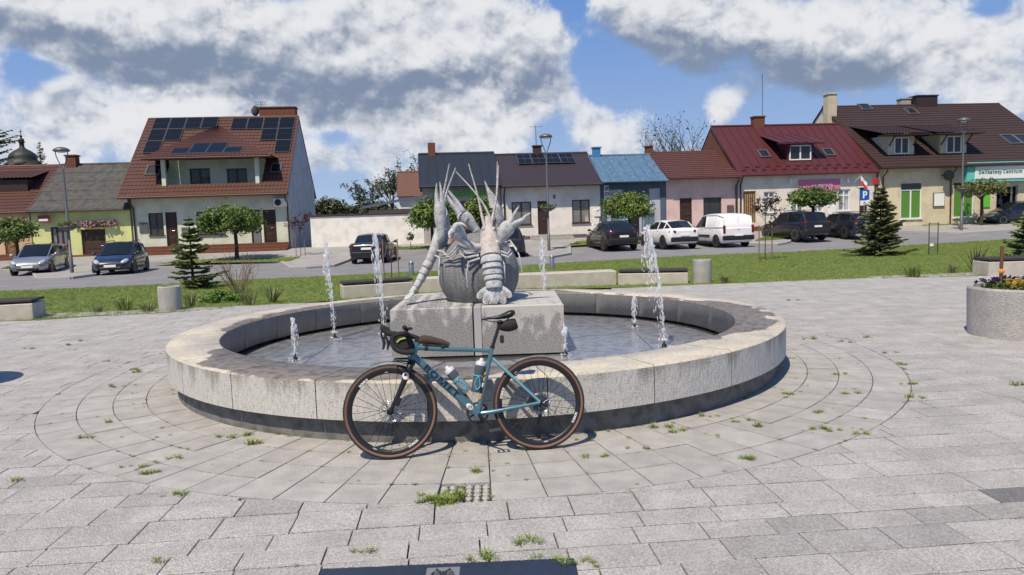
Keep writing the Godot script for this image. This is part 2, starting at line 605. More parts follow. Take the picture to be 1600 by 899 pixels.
func scatter(called: String, mesh: Mesh, m: Material, places: Array, parent: Node = null) -> MultiMeshInstance3D:
	var mm := MultiMesh.new()
	mm.transform_format = MultiMesh.TRANSFORM_3D
	mm.mesh = mesh
	mm.instance_count = places.size()
	for i in places.size(): mm.set_instance_transform(i, places[i])
	var o := MultiMeshInstance3D.new()
	o.multimesh = mm
	o.material_override = m
	if parent:
		o.name = called
		parent.add_child(o, true)
	else:
		o.name = numbered(called)
		add_child(o)
	o.set_meta("kind", "stuff")
	return o

func turf(outline: Array, count: int, mesh: Mesh, size0: float, size1: float) -> Array:
	var poly := PackedVector2Array(outline)
	var lo := poly[0]
	var hi := poly[0]
	for p in poly:
		lo = lo.min(p)
		hi = hi.max(p)
	var out := []
	var tries := 0
	while out.size() < count and tries < count * 8:
		tries += 1
		var q := Vector2(rnd(lo.x, hi.x), rnd(lo.y, hi.y))
		if not Geometry2D.is_point_in_polygon(q, poly): continue
		var p := street(q.x, q.y)
		if absf(p.x) > -p.z * 0.72 + 4.0: continue
		out.append(Transform3D(Basis(Vector3.UP, rnd(0, TAU)) * Basis.from_scale(Vector3.ONE * rnd(size0, size1)), p))
	return out

var lawn_outline := []
var strips := []
func make_ground() -> void:
	var st := shape()
	st.set_smooth_group(-1)
	sheet(st, [Vector2(-1500, -40), Vector2(1500, -40), Vector2(1500, 1900), Vector2(-1500, 1900)], -0.06)
	struct("ground", st, M.far_ground)
	var near := [Vector2(-12.21, 16.77), Vector2(-8.77, 16.35), Vector2(-7.95, 16.22), Vector2(-6.97, 16.51), Vector2(-5.80, 16.50), Vector2(-4.01, 17.03), Vector2(-2.50, 17.68), Vector2(0.49, 18.24), Vector2(3.65, 18.05), Vector2(6.65, 17.30), Vector2(10.57, 16.97), Vector2(14.23, 16.29), Vector2(18.04, 15.69)]
	var far := [Vector2(-20.07, 27.72), Vector2(-14.81, 27.78), Vector2(-9.54, 27.98), Vector2(-5.42, 28.72), Vector2(0.33, 29.12), Vector2(5.43, 30.80), Vector2(11.97, 32.28), Vector2(16.59, 32.14), Vector2(22.43, 33.43), Vector2(29.61, 35.25), Vector2(42.15, 36.79)]
	var back := far.duplicate()
	back.reverse()
	lawn_outline = near + back
	st = shape()
	sheet(st, lawn_outline, 0.012)
	struct("lawn_soil", st, M.soil)
	# street surface of small setts, and the raised pavement before the houses
	st = shape()
	sheet(st, far + [Vector2(80, 49), Vector2(-60, 49)], -0.012)
	struct("road", st, M.asphalt)
	var edge := [Vector2(-34.57, 44.89), Vector2(-22.81, 41.79), Vector2(-20.22, 40.99), Vector2(-16.59, 33.93), Vector2(-15.19, 33.87), Vector2(-14.97, 35.65), Vector2(-17.78, 42.83), Vector2(-14.36, 42.57), Vector2(-7.57, 40.36), Vector2(-6.06, 34.44), Vector2(-5.35, 34.44), Vector2(-4.31, 35.18), Vector2(-4.05, 40.60), Vector2(-4.16, 43.73), Vector2(0.91, 43.30), Vector2(5.73, 44.45), Vector2(5.38, 40.72), Vector2(5.34, 36.57), Vector2(6.03, 35.35), Vector2(7.36, 37.68), Vector2(8.46, 43.43), Vector2(19.10, 42.90), Vector2(18.23, 40.51), Vector2(18.90, 38.54), Vector2(20.76, 40.67), Vector2(22.24, 43.35), Vector2(28.11, 43.18), Vector2(29.84, 44.36), Vector2(32.15, 41.49), Vector2(35.28, 42.01), Vector2(49.30, 43.05)]
	st = shape()
	sheet(st, edge + [Vector2(80, 66), Vector2(-70, 66)], 0.085)
	struct("pavement", st, M.walk)
	var kerb := Node3D.new()
	kerb.name = "kerb"
	kerb.set_meta("kind", "structure")
	add_child(kerb)
	for i in edge.size() - 1:
		var a: Vector2 = edge[i]
		var b: Vector2 = edge[i + 1]
		var n := maxi(1, roundi(a.distance_to(b) / 1.0))
		for k in n:
			var p := street(a.lerp(b, float(k) / n).x, a.lerp(b, float(k) / n).y)
			var q := street(a.lerp(b, float(k + 1) / n).x, a.lerp(b, float(k + 1) / n).y)
			if absf(p.x) > -p.z * 0.74: continue
			st = shape()
			bar(st, p.lerp(q, 0.006) + Vector3(0, 0.02, 0), p.lerp(q, 0.994) + Vector3(0, 0.02, 0), 0.14, 0.16, Vector3.UP, 0.012)
			obj("kerb_stone", st, M.kerb, kerb)
	# narrow planted strips in the pavement
	for ps in [[Vector2(-14.36, 41.20), Vector2(-12.76, 42.62), Vector2(-6.86, 42.13), Vector2(-7.15, 40.22)], [Vector2(-2.78, 43.93), Vector2(-2.11, 45.46), Vector2(1.35, 45.31), Vector2(0.91, 43.47)], [Vector2(8.12, 42.45), Vector2(9.38, 45.04), Vector2(13.75, 45.44), Vector2(12.62, 43.01)], [Vector2(18.99, 41.35), Vector2(20.45, 43.20), Vector2(22.53, 43.67), Vector2(21.19, 41.67)], [Vector2(33.10, 46.62), Vector2(37.99, 51.37), Vector2(45.00, 53.56), Vector2(38.37, 46.50)], [Vector2(-22.22, 41.86), Vector2(-22.09, 42.85), Vector2(-21.02, 42.78), Vector2(-20.36, 41.28)], [Vector2(1.28, 43.51), Vector2(2.09, 44.66), Vector2(5.17, 44.66), Vector2(4.60, 43.02)]]:
		strips.append(ps)
		st = shape()
		sheet(st, ps, 0.10)
		struct("planting_strip", st, M.soil)
	# grass
	var tones := [Color(0.16, 0.235, 0.038), Color(0.21, 0.295, 0.05), Color(0.115, 0.18, 0.03), Color(0.31, 0.32, 0.10)]
	var tuft := grass_tuft_mesh(9, 0.06, 0.06, tones)
	var where := turf(lawn_outline, 80000, tuft, 0.5, 1.25)
	tag(scatter("grass", tuft, M.blade, where), "short green grass of the lawn between plaza and street", "grass", "", "stuff")
	var more := []
	for ps in strips:
		for x in turf(ps, 500, tuft, 0.7, 1.6): more.append(x.translated(Vector3(0, 0.1, 0)))
	tag(scatter("strip_grass", tuft, M.blade, more), "rough grass in the narrow strips of the far pavement", "grass", "", "stuff")

# ---------------------------------------------------------------- paving of the plaza
const HUB := Vector3(-0.41, 0, -9.4)
const ROWTURN := 0.075

func slab_mesh(size: Vector3, bevel: float) -> ArrayMesh:
	var st := shape()
	box(st, Vector3(0, -size.y / 2.0, 0), size, bevel)
	return commit(st)

func make_paving() -> void:
	var st := shape()
	st.set_smooth_group(-1)
	sheet(st, [Vector2(-40, 1), Vector2(40, 1), Vector2(40, 15.9), Vector2(22, 15.9), Vector2(22, 17.2), Vector2(-16, 17.2), Vector2(-16, 15.9), Vector2(-40, 15.9)], -0.024)
	var bed := struct("plaza_bed", st, M.joint)
	# straight courses of granite slabs
	var plaza := Node3D.new()
	plaza.name = "plaza_paving"
	plaza.set_meta("kind", "structure")
	add_child(plaza)
	var u := Vector3(cos(ROWTURN), 0, -sin(ROWTURN))
	var w := Vector3(-sin(ROWTURN), 0, -cos(ROWTURN))
	var start := Vector3(-0.3, 0, -4.56)
	var kinds := {}
	var placed := []
	var circle := PackedVector2Array()
	for k in 96: circle.append(Vector2(HUB.x, HUB.z) + Vector2(cos(TAU * k / 96), sin(TAU * k / 96)) * 4.845)
	var plaque_hole := PackedVector2Array()
	for c in [Vector2(-0.66, -0.236), Vector2(0.66, -0.236), Vector2(0.66, 0.236), Vector2(-0.66, 0.236)]: plaque_hole.append(Vector2(-0.375, -3.49) + c.rotated(-0.0215))
	var courses := []
	var at := 0.0
	for k in 70:
		var wide: float = [0.27, 0.23, 0.29, 0.22, 0.25][k % 5]
		courses.append([at, wide])
		at += wide
	at = 0.0
	for k in 7:
		var wide: float = [0.31, 0.215, 0.215, 0.26, 0.28, 0.28, 0.3][k]
		at -= wide
		courses.append([at, wide])
	var xf_tilt := Vector2.ZERO
	for ci in courses.size():
		var v: float = courses[ci][0]
		var wide: float = courses[ci][1]
		var x := -15.5 + rnd(0, 0.4)
		while x < 17.0:
			var long: float = [0.39, 0.42, 0.45][rng.randi() % 3]
			var mid: Vector3 = start + u * (x + long / 2) + w * (v + wide / 2)
			x += long
			var d := -mid.z
			if d < 3.0 or absf(mid.x) > d * 0.71 + 3.0: continue
			var s := d * cos(TURN) - mid.x * sin(TURN)
			if s > 17.4: continue
			xf_tilt = Vector2(rnd(-1, 1), rnd(-1, 1)) * 0.004
			if d > 12.0 and d < 17.2 and absf(mid.x / d + 0.043) < 0.17: continue
			var by_plaque := absf(mid.x + 0.37) < 1.1 and d < 4.0
			var r := Vector2(mid.x - HUB.x, mid.z - HUB.z).length()
			if r < 4.6: continue
			var tone: int = [0, 0, 1, 1, 1, 2, 2, 3][rng.randi() % 8]
			var m: Material = M["slab%d" % tone]
			if mid.x > 2.75 and d < 4.5 and d > 4.05: m = M.slab_dark
			if mid.x > 0.5 and mid.x < 2.9 and d < 4.2 and d > 3.75 and rng.randf() < 0.6: m = M.slab_mid
			var xf := Transform3D(Basis(Vector3.UP, ROWTURN) * Basis(Vector3.RIGHT, xf_tilt.x) * Basis(Vector3.BACK, xf_tilt.y), mid + Vector3(0, rnd(-0.003, 0.001), 0))
			var mesh: ArrayMesh
			if r < 5.2 or by_plaque:
				var a := u * (long / 2 - 0.005)
				var b := w * (wide / 2 - 0.0045)
				var q := PackedVector2Array()
				for c in [mid - a - b, mid + a - b, mid + a + b, mid - a + b]: q.append(Vector2(c.x, c.z))
				var rest := Geometry2D.clip_polygons(q, plaque_hole if by_plaque else circle)
				if rest.is_empty(): continue
				var flat := PackedVector2Array()
				for c in rest[0]: flat.append(Vector2(c.x, -c.y))
				if flat.size() < 3: continue
				var area := 0.0
				for c in flat.size(): area += flat[c].cross(flat[(c + 1) % flat.size()]) / 2.0
				if absf(area) < 0.004: continue
				var cut := shape()
				prism(cut, flat, -0.05, 0.0, Transform3D(Basis(Vector3.RIGHT, -PI / 2), Vector3.ZERO))
				mesh = commit(cut)
				xf = Transform3D(Basis(), Vector3(0, rnd(-0.003, 0.001), 0))
			else:
				var key := "%.2f %.2f" % [long, wide]
				if not kinds.has(key): kinds[key] = slab_mesh(Vector3(long - 0.007, 0.05, wide - 0.013), 0.003)
				mesh = kinds[key]
			placed.append([d + (100.0 if absf(mid.x) > d * 0.69 + 0.15 or d < 3.45 else 0.0), mesh, m, xf])
	placed.sort_custom(func(a, b): return a[0] < b[0])
	var rest := {}
	for i in placed.size():
		var p: Array = placed[i]
		if i < 298: obj("slab", p[1], p[2], plaza, p[3])
		else:
			if not rest.has(p[2]): rest[p[2]] = shape()
			rest[p[2]].append_from(p[1], 0, p[3])
	for m in rest:
		var o := MeshInstance3D.new()
		o.name = "far_slabs"
		o.mesh = rest[m].commit()
		o.material_override = m
		o.set_meta("kind", "stuff")
		plaza.add_child(o, true)
	# rings of slabs round the fountain
	var rings := Node3D.new()
	rings.name = "ring_paving"
	rings.set_meta("kind", "structure")
	add_child(rings)
	rings.position = HUB
	var radii := [3.555, 3.87, 4.18, 4.50, 4.84]
	var count := 84
	for i in 4:
		var st2 := shape()
		var half := PI / count
		var r0: float = radii[i] + 0.004
		var r1: float = radii[i + 1] - 0.004
		var g0 := half - 0.0042 / r0
		var g1 := half - 0.0042 / r1
		var flat := PackedVector2Array([Vector2(sin(-g0) * r0, -cos(g0) * r0), Vector2(sin(-g1) * r1, -cos(g1) * r1), Vector2(0, -r1), Vector2(sin(g1) * r1, -cos(g1) * r1), Vector2(sin(g0) * r0, -cos(g0) * r0), Vector2(0, -r0)])
		prism(st2, flat, -0.05, 0.0, Transform3D(Basis(Vector3.RIGHT, -PI / 2), Vector3.ZERO))
		var mesh := commit(st2)
		for k in count:
			var ang := TAU * (k + 0.15) / count
			var away := absf(wrapf(ang, -PI, PI))
			if away > 2.25: continue
			if i == 3 and k == 0: continue
			obj("ring_slab", mesh, M["ring%d" % [0, 0, 1, 2][rng.randi() % 4]], rings, Transform3D(Basis(Vector3.UP, ang), Vector3(0, rnd(-0.003, 0.001), 0)))
	# the missing slab filled with small cobbles
	var gap := TAU * 0.15 / count
	for a in 6:
		for b in 5:
			if a < 3 and rng.randf() < 0.2: continue
			var c := shape()
			box(c, Vector3.ZERO, Vector3(0.05, 0.05, 0.055) * rnd(0.8, 1.0), 0.014)
			var rr := 4.535 + b * 0.064
			obj("cobble", c, M["slab%d" % (rng.randi() % 4)], rings, Transform3D(Basis(Vector3.UP, gap + rnd(-0.15, 0.15)), Basis(Vector3.UP, gap) * Vector3((a - 2.5) * 0.056, -0.031 + rnd(-0.004, 0.004), rr)))
	# dark plaque let into the paving
	var pq := thing("memorial_plaque", "dark blue polished stone plaque with a crayfish emblem tile, set flush in the paving", "plaque", Vector3(-0.375, 0, -3.49), 0.0215)
	st = shape()
	box(st, Vector3(0, -0.02, 0), Vector3(1.31, 0.044, 0.46), 0.004)
	obj("stone", st, M.plaque, pq)
	st = shape()
	box(st, Vector3(-0.02, 0.0035, 0.02), Vector3(0.17, 0.004, 0.4), 0.001)
	var tile := obj("emblem_tile", st, M.plaque_light, pq)
	st = shape()
	var e0 := Vector3(-0.02, 0.0075, -0.10)
	ball(st, e0, Vector3(0.022, 0.002, 0.035))
	for sd in [-1.0, 1.0]:
		for k in 4: tube(st, [e0 + Vector3(sd * 0.015, 0, -0.02 + k * 0.014), e0 + Vector3(sd * 0.045, 0, -0.032 + k * 0.018), e0 + Vector3(sd * 0.058, 0, -0.005 + k * 0.022)], 0.003, 5)
		tube(st, [e0 + Vector3(sd * 0.012, 0, -0.03), e0 + Vector3(sd * 0.035, 0, -0.05), e0 + Vector3(sd * 0.03, 0, -0.066)], [0.003, 0.006, 0.002], 5)
	obj("crayfish_emblem", st, M.plaque, tile)
	# weeds in the joints
	var weed := grass_tuft_mesh(26, 0.055, 0.035, [Color(0.14, 0.22, 0.03), Color(0.20, 0.28, 0.045), Color(0.26, 0.30, 0.07)])
	var spots := []
	for p in [Vector3(-1.983, 0, -6.227), Vector3(-2.046, 0, -6.273), Vector3(-2.461, 0, -6.189), Vector3(-2.385, 0, -6.236), Vector3(-2.149, 0, -5.992), Vector3(-2.693, 0, -5.656), Vector3(-3.662, 0, -5.254), Vector3(-2.913, 0, -5.499), Vector3(-3.71, 0, -6.331), Vector3(-3.779, 0, -6.827), Vector3(-2.34, 0, -4.848), Vector3(-1.924, 0, -3.857), Vector3(-0.927, 0, -6.316), Vector3(-0.247, 0, -5.108), Vector3(-0.517, 0, -4.628), Vector3(-0.544, 0, -4.697), Vector3(-0.472, 0, -4.725), Vector3(-0.492, 0, -4.583), Vector3(-0.553, 0, -4.621), Vector3(-0.513, 0, -4.542), Vector3(-0.438, 0, -4.621), Vector3(-0.409, 0, -4.674), Vector3(-0.181, 0, -3.737), Vector3(-0.155, 0, -3.75), Vector3(0.117, 0, -3.752), Vector3(0.332, 0, -3.693), Vector3(0.295, 0, -3.653), Vector3(1.176, 0, -6.065), Vector3(0.549, 0, -5.777), Vector3(0.954, 0, -6.11), Vector3(1.687, 0, -6.341), Vector3(1.897, 0, -6.172), Vector3(2.029, 0, -6), Vector3(2.66, 0, -7.029), Vector3(1.693, 0, -5.201), Vector3(2.41, 0, -5.862), Vector3(2.665, 0, -5.69), Vector3(2.557, 0, -5.809), Vector3(1.318, 0, -5.918), Vector3(0.571, 0, -5.346), Vector3(0.929, 0, -5.506), Vector3(2.637, 0, -6.347), Vector3(3.252, 0, -8.716), Vector3(4.312, 0, -9.74), Vector3(4.394, 0, -9.622), Vector3(4.366, 0, -8.179), Vector3(3.461, 0, -7.812), Vector3(3.916, 0, -7.283), Vector3(3.232, 0, -6.974), Vector3(5.428, 0, -14.287), Vector3(4.029, 0, -10.007), Vector3(4.797, 0, -9.955), Vector3(4.54, 0, -8.856), Vector3(4.865, 0, -7.084), Vector3(-4.578, 0, -8.398), Vector3(-4.801, 0, -9.249), Vector3(-7.122, 0, -11.683), Vector3(-2.672, 0, -5.319), Vector3(-0.564, 0, -4.568), Vector3(1.918, 0, -7.894), Vector3(3.343, 0, -14.915), Vector3(-7.055, 0, -12.099), Vector3(-5.56, 0, -10.093), Vector3(-4.915, 0, -9.426), Vector3(-6.706, 0, -11.148), Vector3(-7.58, 0, -11.481), Vector3(2.096, 0, -6.954), Vector3(3.682, 0, -6.734), Vector3(0.076, 0, -3.941), Vector3(-0.83, 0, -3.898), Vector3(0.072, 0, -6.356), Vector3(-0.988, 0, -5.915), Vector3(-0.771, 0, -5.926), Vector3(0.34, 0, -5.766), Vector3(0.697, 0, -5.99)]:
		for k in 3: spots.append(Transform3D(Basis(Vector3.UP, rnd(0, TAU)) * Basis.from_scale(Vector3(1.4, rnd(0.4, 0.95), 1.4) * rnd(0.35, 1.05)), p + Vector3(rnd(-0.09, 0.09), -0.004, rnd(-0.025, 0.025))))
	for k in 340:
		var a := rnd(-1.9, 1.9)
		var r: float = [3.58, 3.87, 4.18, 4.5, 4.84][rng.randi() % 5] if rng.randf() < 0.5 else rnd(3.6, 4.84)
		if r != 3.58 and rng.randf() < 0.6: a = (floorf(a / TAU * 84) + 0.65) / 84 * TAU
		spots.append(Transform3D(Basis(Vector3.UP, rnd(0, TAU)) * Basis.from_scale(Vector3(1.3, 0.5, 1.3) * rnd(0.14, 0.55)), HUB + Vector3(sin(a) * r, -0.004, cos(a) * r)))
	for k in 420:
		var c: Array = courses[rng.randi() % courses.size()]
		var p: Vector3 = start + u * rnd(-10, 11) + w * (c[0] + 0.0)
		if Vector2(p.x - HUB.x, p.z - HUB.z).length() < 4.9 or p.z > -3.4 or p.z < -16: continue
		if absf(p.x + 0.37) < 0.8 and p.z > -3.72: continue
		spots.append(Transform3D(Basis(Vector3.UP, rnd(0, TAU)) * Basis.from_scale(Vector3(1.4, 0.5, 1.4) * rnd(0.12, 0.45)), p + Vector3(0, -0.006, 0)))
	tag(scatter("weeds", weed, M.blade, spots), "small green weeds sprouting from the paving joints", "weeds", "", "stuff")

# ---------------------------------------------------------------- fountain
func stone_textures() -> void:
	var n := FastNoiseLite.new()
	n.seed = 5
	n.frequency = 1.0
	n.fractal_type = FastNoiseLite.FRACTAL_FBM
	n.fractal_octaves = 3
	# outer face: tooled granite with lime runs and algae stains under the edge
	var w := 1024
	var h := 96
	var im := Image.create(w, h, false, Image.FORMAT_RGB8)
	var hm := Image.create(w, h, false, Image.FORMAT_L8)
	for x in w:
		var a := TAU * x / w
		var cx := cos(a) * 30.0
		var cz := sin(a) * 30.0
		var run := n.get_noise_2d(cx * 0.12, cz * 0.12) * 0.5 + 0.5
		var drip := n.get_noise_2d(cx * 1.1 + 90.0, cz * 1.1) * 0.5 + 0.5
		for y in h:
			var v := float(y) / h
			var streak := n.get_noise_3d(cx * 2.4, cz * 2.4, v * 3.2)
			var grit := n.get_noise_3d(cx * 3.0, cz * 3.0 + 40.0, v * 26.0)
			var c := Vector3(0.475, 0.465, 0.44) * (1.0 + streak * 0.22 + grit * 0.30)
			var stain := clampf(((run - 0.42) * 2.0 * drip - v * 0.75 + 0.02) * 5.0 + grit * 2.2, 0.0, 1.0)
			c = c.lerp(Vector3(0.19, 0.175, 0.135), stain * 0.7)
			if streak < -0.3 and grit < 0.0: c *= 0.8
			im.set_pixel(x, y, lin(clampf(c.x, 0, 1), clampf(c.y, 0, 1), clampf(c.z, 0, 1)))
			var q := clampf(0.5 + streak * 0.5 + grit * 0.4, 0, 1)
			hm.set_pixel(x, y, Color(q, q, q))
	M.rim_side = mat(Color.WHITE, 0.85)
	M.rim_side.albedo_texture = ImageTexture.create_from_image(im)
	M.rim_side.heightmap_enabled = true
	M.rim_side.heightmap_texture = ImageTexture.create_from_image(hm)
	M.rim_side.heightmap_scale = 0.5
	# coping: pale dry stone, brown where the spray has soaked it, flecks of lime between
	w = 2048
	h = 64
	im = Image.create(w, h, false, Image.FORMAT_RGB8)
	var rough := Image.create(w, h, false, Image.FORMAT_L8)
	# degrees from the front (positive to the right), soaked share of the width counted from the pool side
	var soak := [[-180, 0.75], [-150, 0.45], [-120, 0.35], [-100, 0.2], [-80, 0.0], [-62, 0.0], [-52, 0.35], [-46, 0.85], [-30, 0.9], [-10, 0.9], [2, 0.7], [8, 0.1], [20, 0.0], [45, 0.0], [58, 0.35], [66, 0.72], [90, 0.8], [104, 0.7], [112, 0.15], [130, 0.0], [150, 0.1], [160, 0.7], [180, 0.75]]
	for x in w:
		var deg := 360.0 * x / w - 180.0
		var share := 0.0
		for i in soak.size() - 1:
			if deg >= soak[i][0] and deg <= soak[i + 1][0]:
				share = lerpf(soak[i][1], soak[i + 1][1], (deg - soak[i][0]) / float(soak[i + 1][0] - soak[i][0]))
		var cx := cos(deg_to_rad(deg)) * 30.0
		var cz := sin(deg_to_rad(deg)) * 30.0
		for y in h:
			var v := float(y) / h
			var big := n.get_noise_3d(cx * 0.16, cz * 0.16, v * 1.2)
			var mid := n.get_noise_3d(cx * 0.8, cz * 0.8, v * 5.0 + 20.0)
			var fine := n.get_noise_3d(cx * 2.4, cz * 2.4, v * 14.0 + 7.0)
			var wet := smoothstep(-0.03, 0.04, share - v + big * 0.34 + mid * 0.12) if share > 0.01 else 0.0
			var dry := Vector3(0.53, 0.485, 0.40).lerp(Vector3(0.42, 0.395, 0.35), clampf(0.5 + big * 1.6, 0, 1)) * (1.0 + mid * 0.18 + fine * 0.2)
			var damp := Vector3(0.175, 0.155, 0.135) * (1.0 + mid * 0.35 + fine * 0.2)
			var c := dry.lerp(damp, wet)
			if wet < 0.4 and mid > 0.2 and fine > 0.05: c *= 0.72
			if wet > 0.6 and mid < -0.22: c *= 0.75
			im.set_pixel(x, y, lin(clampf(c.x, 0, 1), clampf(c.y, 0, 1), clampf(c.z, 0, 1)))
			rough.set_pixel(x, y, Color.WHITE * lerpf(0.9, 0.5, wet))
	M.rim_top = mat(Color.WHITE, 1.0)
	M.rim_top.albedo_texture = ImageTexture.create_from_image(im)
	M.rim_top.roughness_texture = ImageTexture.create_from_image(rough)

func arc_band(st: SurfaceTool, r0: float, y0: float, r1: float, y1: float, from: float, to: float, turns: float, v0 := 0.0, v1 := 1.0, n := 6) -> void:
	# angle 0 faces the camera, growing to the right; r0,y0 -> r1,y1 runs so that the outside is on the left hand
	for k in n:
		var a := from + (to - from) * k / n
		var b := from + (to - from) * (k + 1) / n
		var p := []
		for q in [[a, r0, y0, v0], [b, r0, y0, v0], [b, r1, y1, v1], [a, r1, y1, v1]]:
			p.append([Vector3(sin(q[0]) * q[1], q[2], cos(q[0]) * q[1]), Vector2((q[0] / TAU + 0.5) * turns, q[3])])
		for i in [0, 2, 1, 0, 3, 2]:
			st.set_uv(p[i][1])
			st.add_vertex(p[i][0])

func make_fountain() -> void:
	stone_textures()
	var f := thing("fountain", "large round granite fountain basin with a thick coping and a square pedestal", "fountain", HUB)
	# coping blocks
	var one := 15.0
	for k in 24:
		var a := deg_to_rad(-4.5 + one * k) + 0.0012
		var b := deg_to_rad(-4.5 + one * (k + 1)) - 0.0012
		if a > PI:
			a -= TAU
			b -= TAU
		var mesh := ArrayMesh.new()
		var parts := [shape(), shape(), shape()]
		for s in parts: s.set_smooth_group(0)
		arc_band(parts[0], 3.65, 0.195, 3.65, 0.505, a, b, 3.0, 1.0, 0.0)
		arc_band(parts[1], 3.65, 0.505, 3.636, 0.52, a, b, 1.0, 0.97, 0.95)
		arc_band(parts[1], 3.636, 0.52, 3.12, 0.52, a, b, 1.0, 0.95, 0.02)
		arc_band(parts[1], 3.12, 0.52, 3.107, 0.505, a, b, 1.0, 0.02, 0.0)
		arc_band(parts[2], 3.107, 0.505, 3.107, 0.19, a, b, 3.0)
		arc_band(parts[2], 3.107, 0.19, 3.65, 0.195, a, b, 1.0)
		for e in [[a, true], [b, false]]:
			var q := []
			for c in [[3.107, 0.19], [3.65, 0.195], [3.65, 0.505], [3.636, 0.52], [3.12, 0.52], [3.107, 0.505]]: q.append(Vector3(sin(e[0]) * c[0], c[1], cos(e[0]) * c[0]))
			parts[2].set_smooth_group(-1)
			parts[2].set_uv(Vector2.ZERO)
			for i in range(1, 5):
				if e[1]: tri(parts[2], q[0], q[i], q[i + 1])
				else: tri(parts[2], q[0], q[i + 1], q[i])
		for i in 3:
			parts[i].generate_normals()
			parts[i].commit(mesh)
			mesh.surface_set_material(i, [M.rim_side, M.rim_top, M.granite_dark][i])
		var o := MeshInstance3D.new()
		o.name = "coping_block"
		o.mesh = mesh
		f.add_child(o, true)
	var st := shape()
	lathe(st, [Vector2(3.565, -0.03), Vector2(3.565, 0.21)], 96, Transform3D(), false)
	obj("plinth", st, M.plinth, f)
	# basin floor of large plates with open joints
	st = shape()
	lathe(st, [Vector2(3.25, 0.118), Vector2(0.0, 0.118)], 64, Transform3D(), false)
	obj("basin_bed", st, M.black, f)
	for k in 8:
		for ring in 2:
			var r := [[1.0, 2.25], [2.25, 3.075]]
			var a := TAU * k / 8.0 + 0.39
			var b := a + TAU / 8.0
			var g := 0.010
			var flat := PackedVector2Array()
			var q: Array = r[ring]
			for i in (2 if ring == 0 else 9):
				var x := lerpf(b, a, i / (1.0 if ring == 0 else 8.0))
				var rr: float = q[1] - g
				x = lerpf(x, (a + b) / 2, g / q[1] * 2.0 / (b - a) * 2.0)
				flat.append(Vector2(sin(x) * rr, -cos(x) * rr))
			for i in 2:
				var x: float = [a, b][i]
				x = lerpf(x, (a + b) / 2, g / q[0] * 2.0 / (b - a) * 2.0)
				flat.append(Vector2(sin(x), -cos(x)) * (q[0] + g))
			st = shape()
			prism(st, flat, 0.11, 0.145, Transform3D(Basis(Vector3.RIGHT, -PI / 2), Vector3.ZERO))
			obj("floor_plate", st, M.basin, f)
	st = shape()
	lathe(st, [Vector2(3.15, 0.149), Vector2(0.0, 0.149)], 64, Transform3D(), true)
	var wat := obj("water", st, M.water, null, Transform3D(Basis(), HUB))
	tag(wat, "thin clear film of water lying over the fountain floor", "water", "", "structure")
	# pedestal of two blocks with a steel strip between them; lime has dried pale over their upper third
	for s in [-1.0, 1.0]:
		var img := Image.create(256, 192, false, Image.FORMAT_RGB8)
		var nz := FastNoiseLite.new()
		nz.seed = 77 + int(s)
		nz.frequency = 1.0
		nz.fractal_octaves = 4
		for x in 256: for y in 192:
			var v := y / 192.0
			var grit := nz.get_noise_2d(x * 0.42, y * 0.42) * 0.8 + nz.get_noise_2d(x * 0.2 + 30.0, y * 0.2) * 0.45
			var edge := 0.26 + nz.get_noise_2d(x * 0.022, y * 0.01 + 50.0) * 0.5 + (0.16 if s > 0 else -0.1)
			var lime := clampf((edge - v) * 5.0 + grit * 1.4 + 0.2, 0.0, 1.0)
			var c := Vector3(0.235, 0.232, 0.228) * (1.0 + grit * 1.5)
			c = c.lerp(Vector3(0.47, 0.455, 0.43) * (1.0 + grit * 0.35), lime * 0.85)
			img.set_pixel(x, y, lin(clampf(c.x, 0, 1), clampf(c.y, 0, 1), clampf(c.z, 0, 1)))
		var pm := mat(Color.WHITE, 0.85)
		pm.albedo_texture = ImageTexture.create_from_image(img)
		st = shape()
		st.set_smooth_group(-1)
		var x0: float = s * 0.54 - 0.015 - 0.485
		var x1: float = x0 + 0.97
		var z0 := -0.93
		var z1 := 0.69
		var e := 0.014
		var face := func(p: Array, uv: Array) -> void:
			for i in [0, 2, 1, 0, 3, 2]:
				st.set_uv(uv[i])
				st.add_vertex(p[i])
		var uvs := [Vector2(0.01, 0.99), Vector2(0.99, 0.99), Vector2(0.99, 0.03), Vector2(0.01, 0.03)]
		var top_uv := [Vector2(0.01, 0.06), Vector2(0.99, 0.06), Vector2(0.99, 0.01), Vector2(0.01, 0.01)]
		var lo := [Vector3(x0, 0.17, z1), Vector3(x1, 0.17, z1), Vector3(x1, 0.17, z0), Vector3(x0, 0.17, z0)]
		for i in 4:
			var a: Vector3 = lo[i]
			var b: Vector3 = lo[(i + 1) % 4]
			var up := Vector3(0, 0.58 - e, 0)
			var mid := Vector3((x0 + x1) / 2, 0, (z0 + z1) / 2)
			var ina := Vector3(signf(mid.x - a.x) * e, e, signf(mid.z - a.z) * e)
			var inb := Vector3(signf(mid.x - b.x) * e, e, signf(mid.z - b.z) * e)
			face.call([a, b, b + up, a + up], uvs)
			face.call([a + up, b + up, b + up + inb, a + up + ina], top_uv)
		face.call([Vector3(x0 + e, 0.75, z1 - e), Vector3(x1 - e, 0.75, z1 - e), Vector3(x1 - e, 0.75, z0 + e), Vector3(x0 + e, 0.75, z0 + e)], [Vector2(0.01, 0.17), Vector2(0.99, 0.17), Vector2(0.99, 0.01), Vector2(0.01, 0.01)])
		obj("pedestal_block", st, pm, f)
	st = shape()
	box(st, Vector3(-0.009, 0.452, -0.12), Vector3(0.088, 0.58, 1.612), 0.004)
	obj("steel_strip", st, mat(lin(0.36, 0.36, 0.355), 0.55), f)
	st = shape()
	box(st, Vector3(-0.015, 0.14, -0.12), Vector3(1.9, 0.08, 1.5))
	obj("pedestal_foot", st, M.black, f)
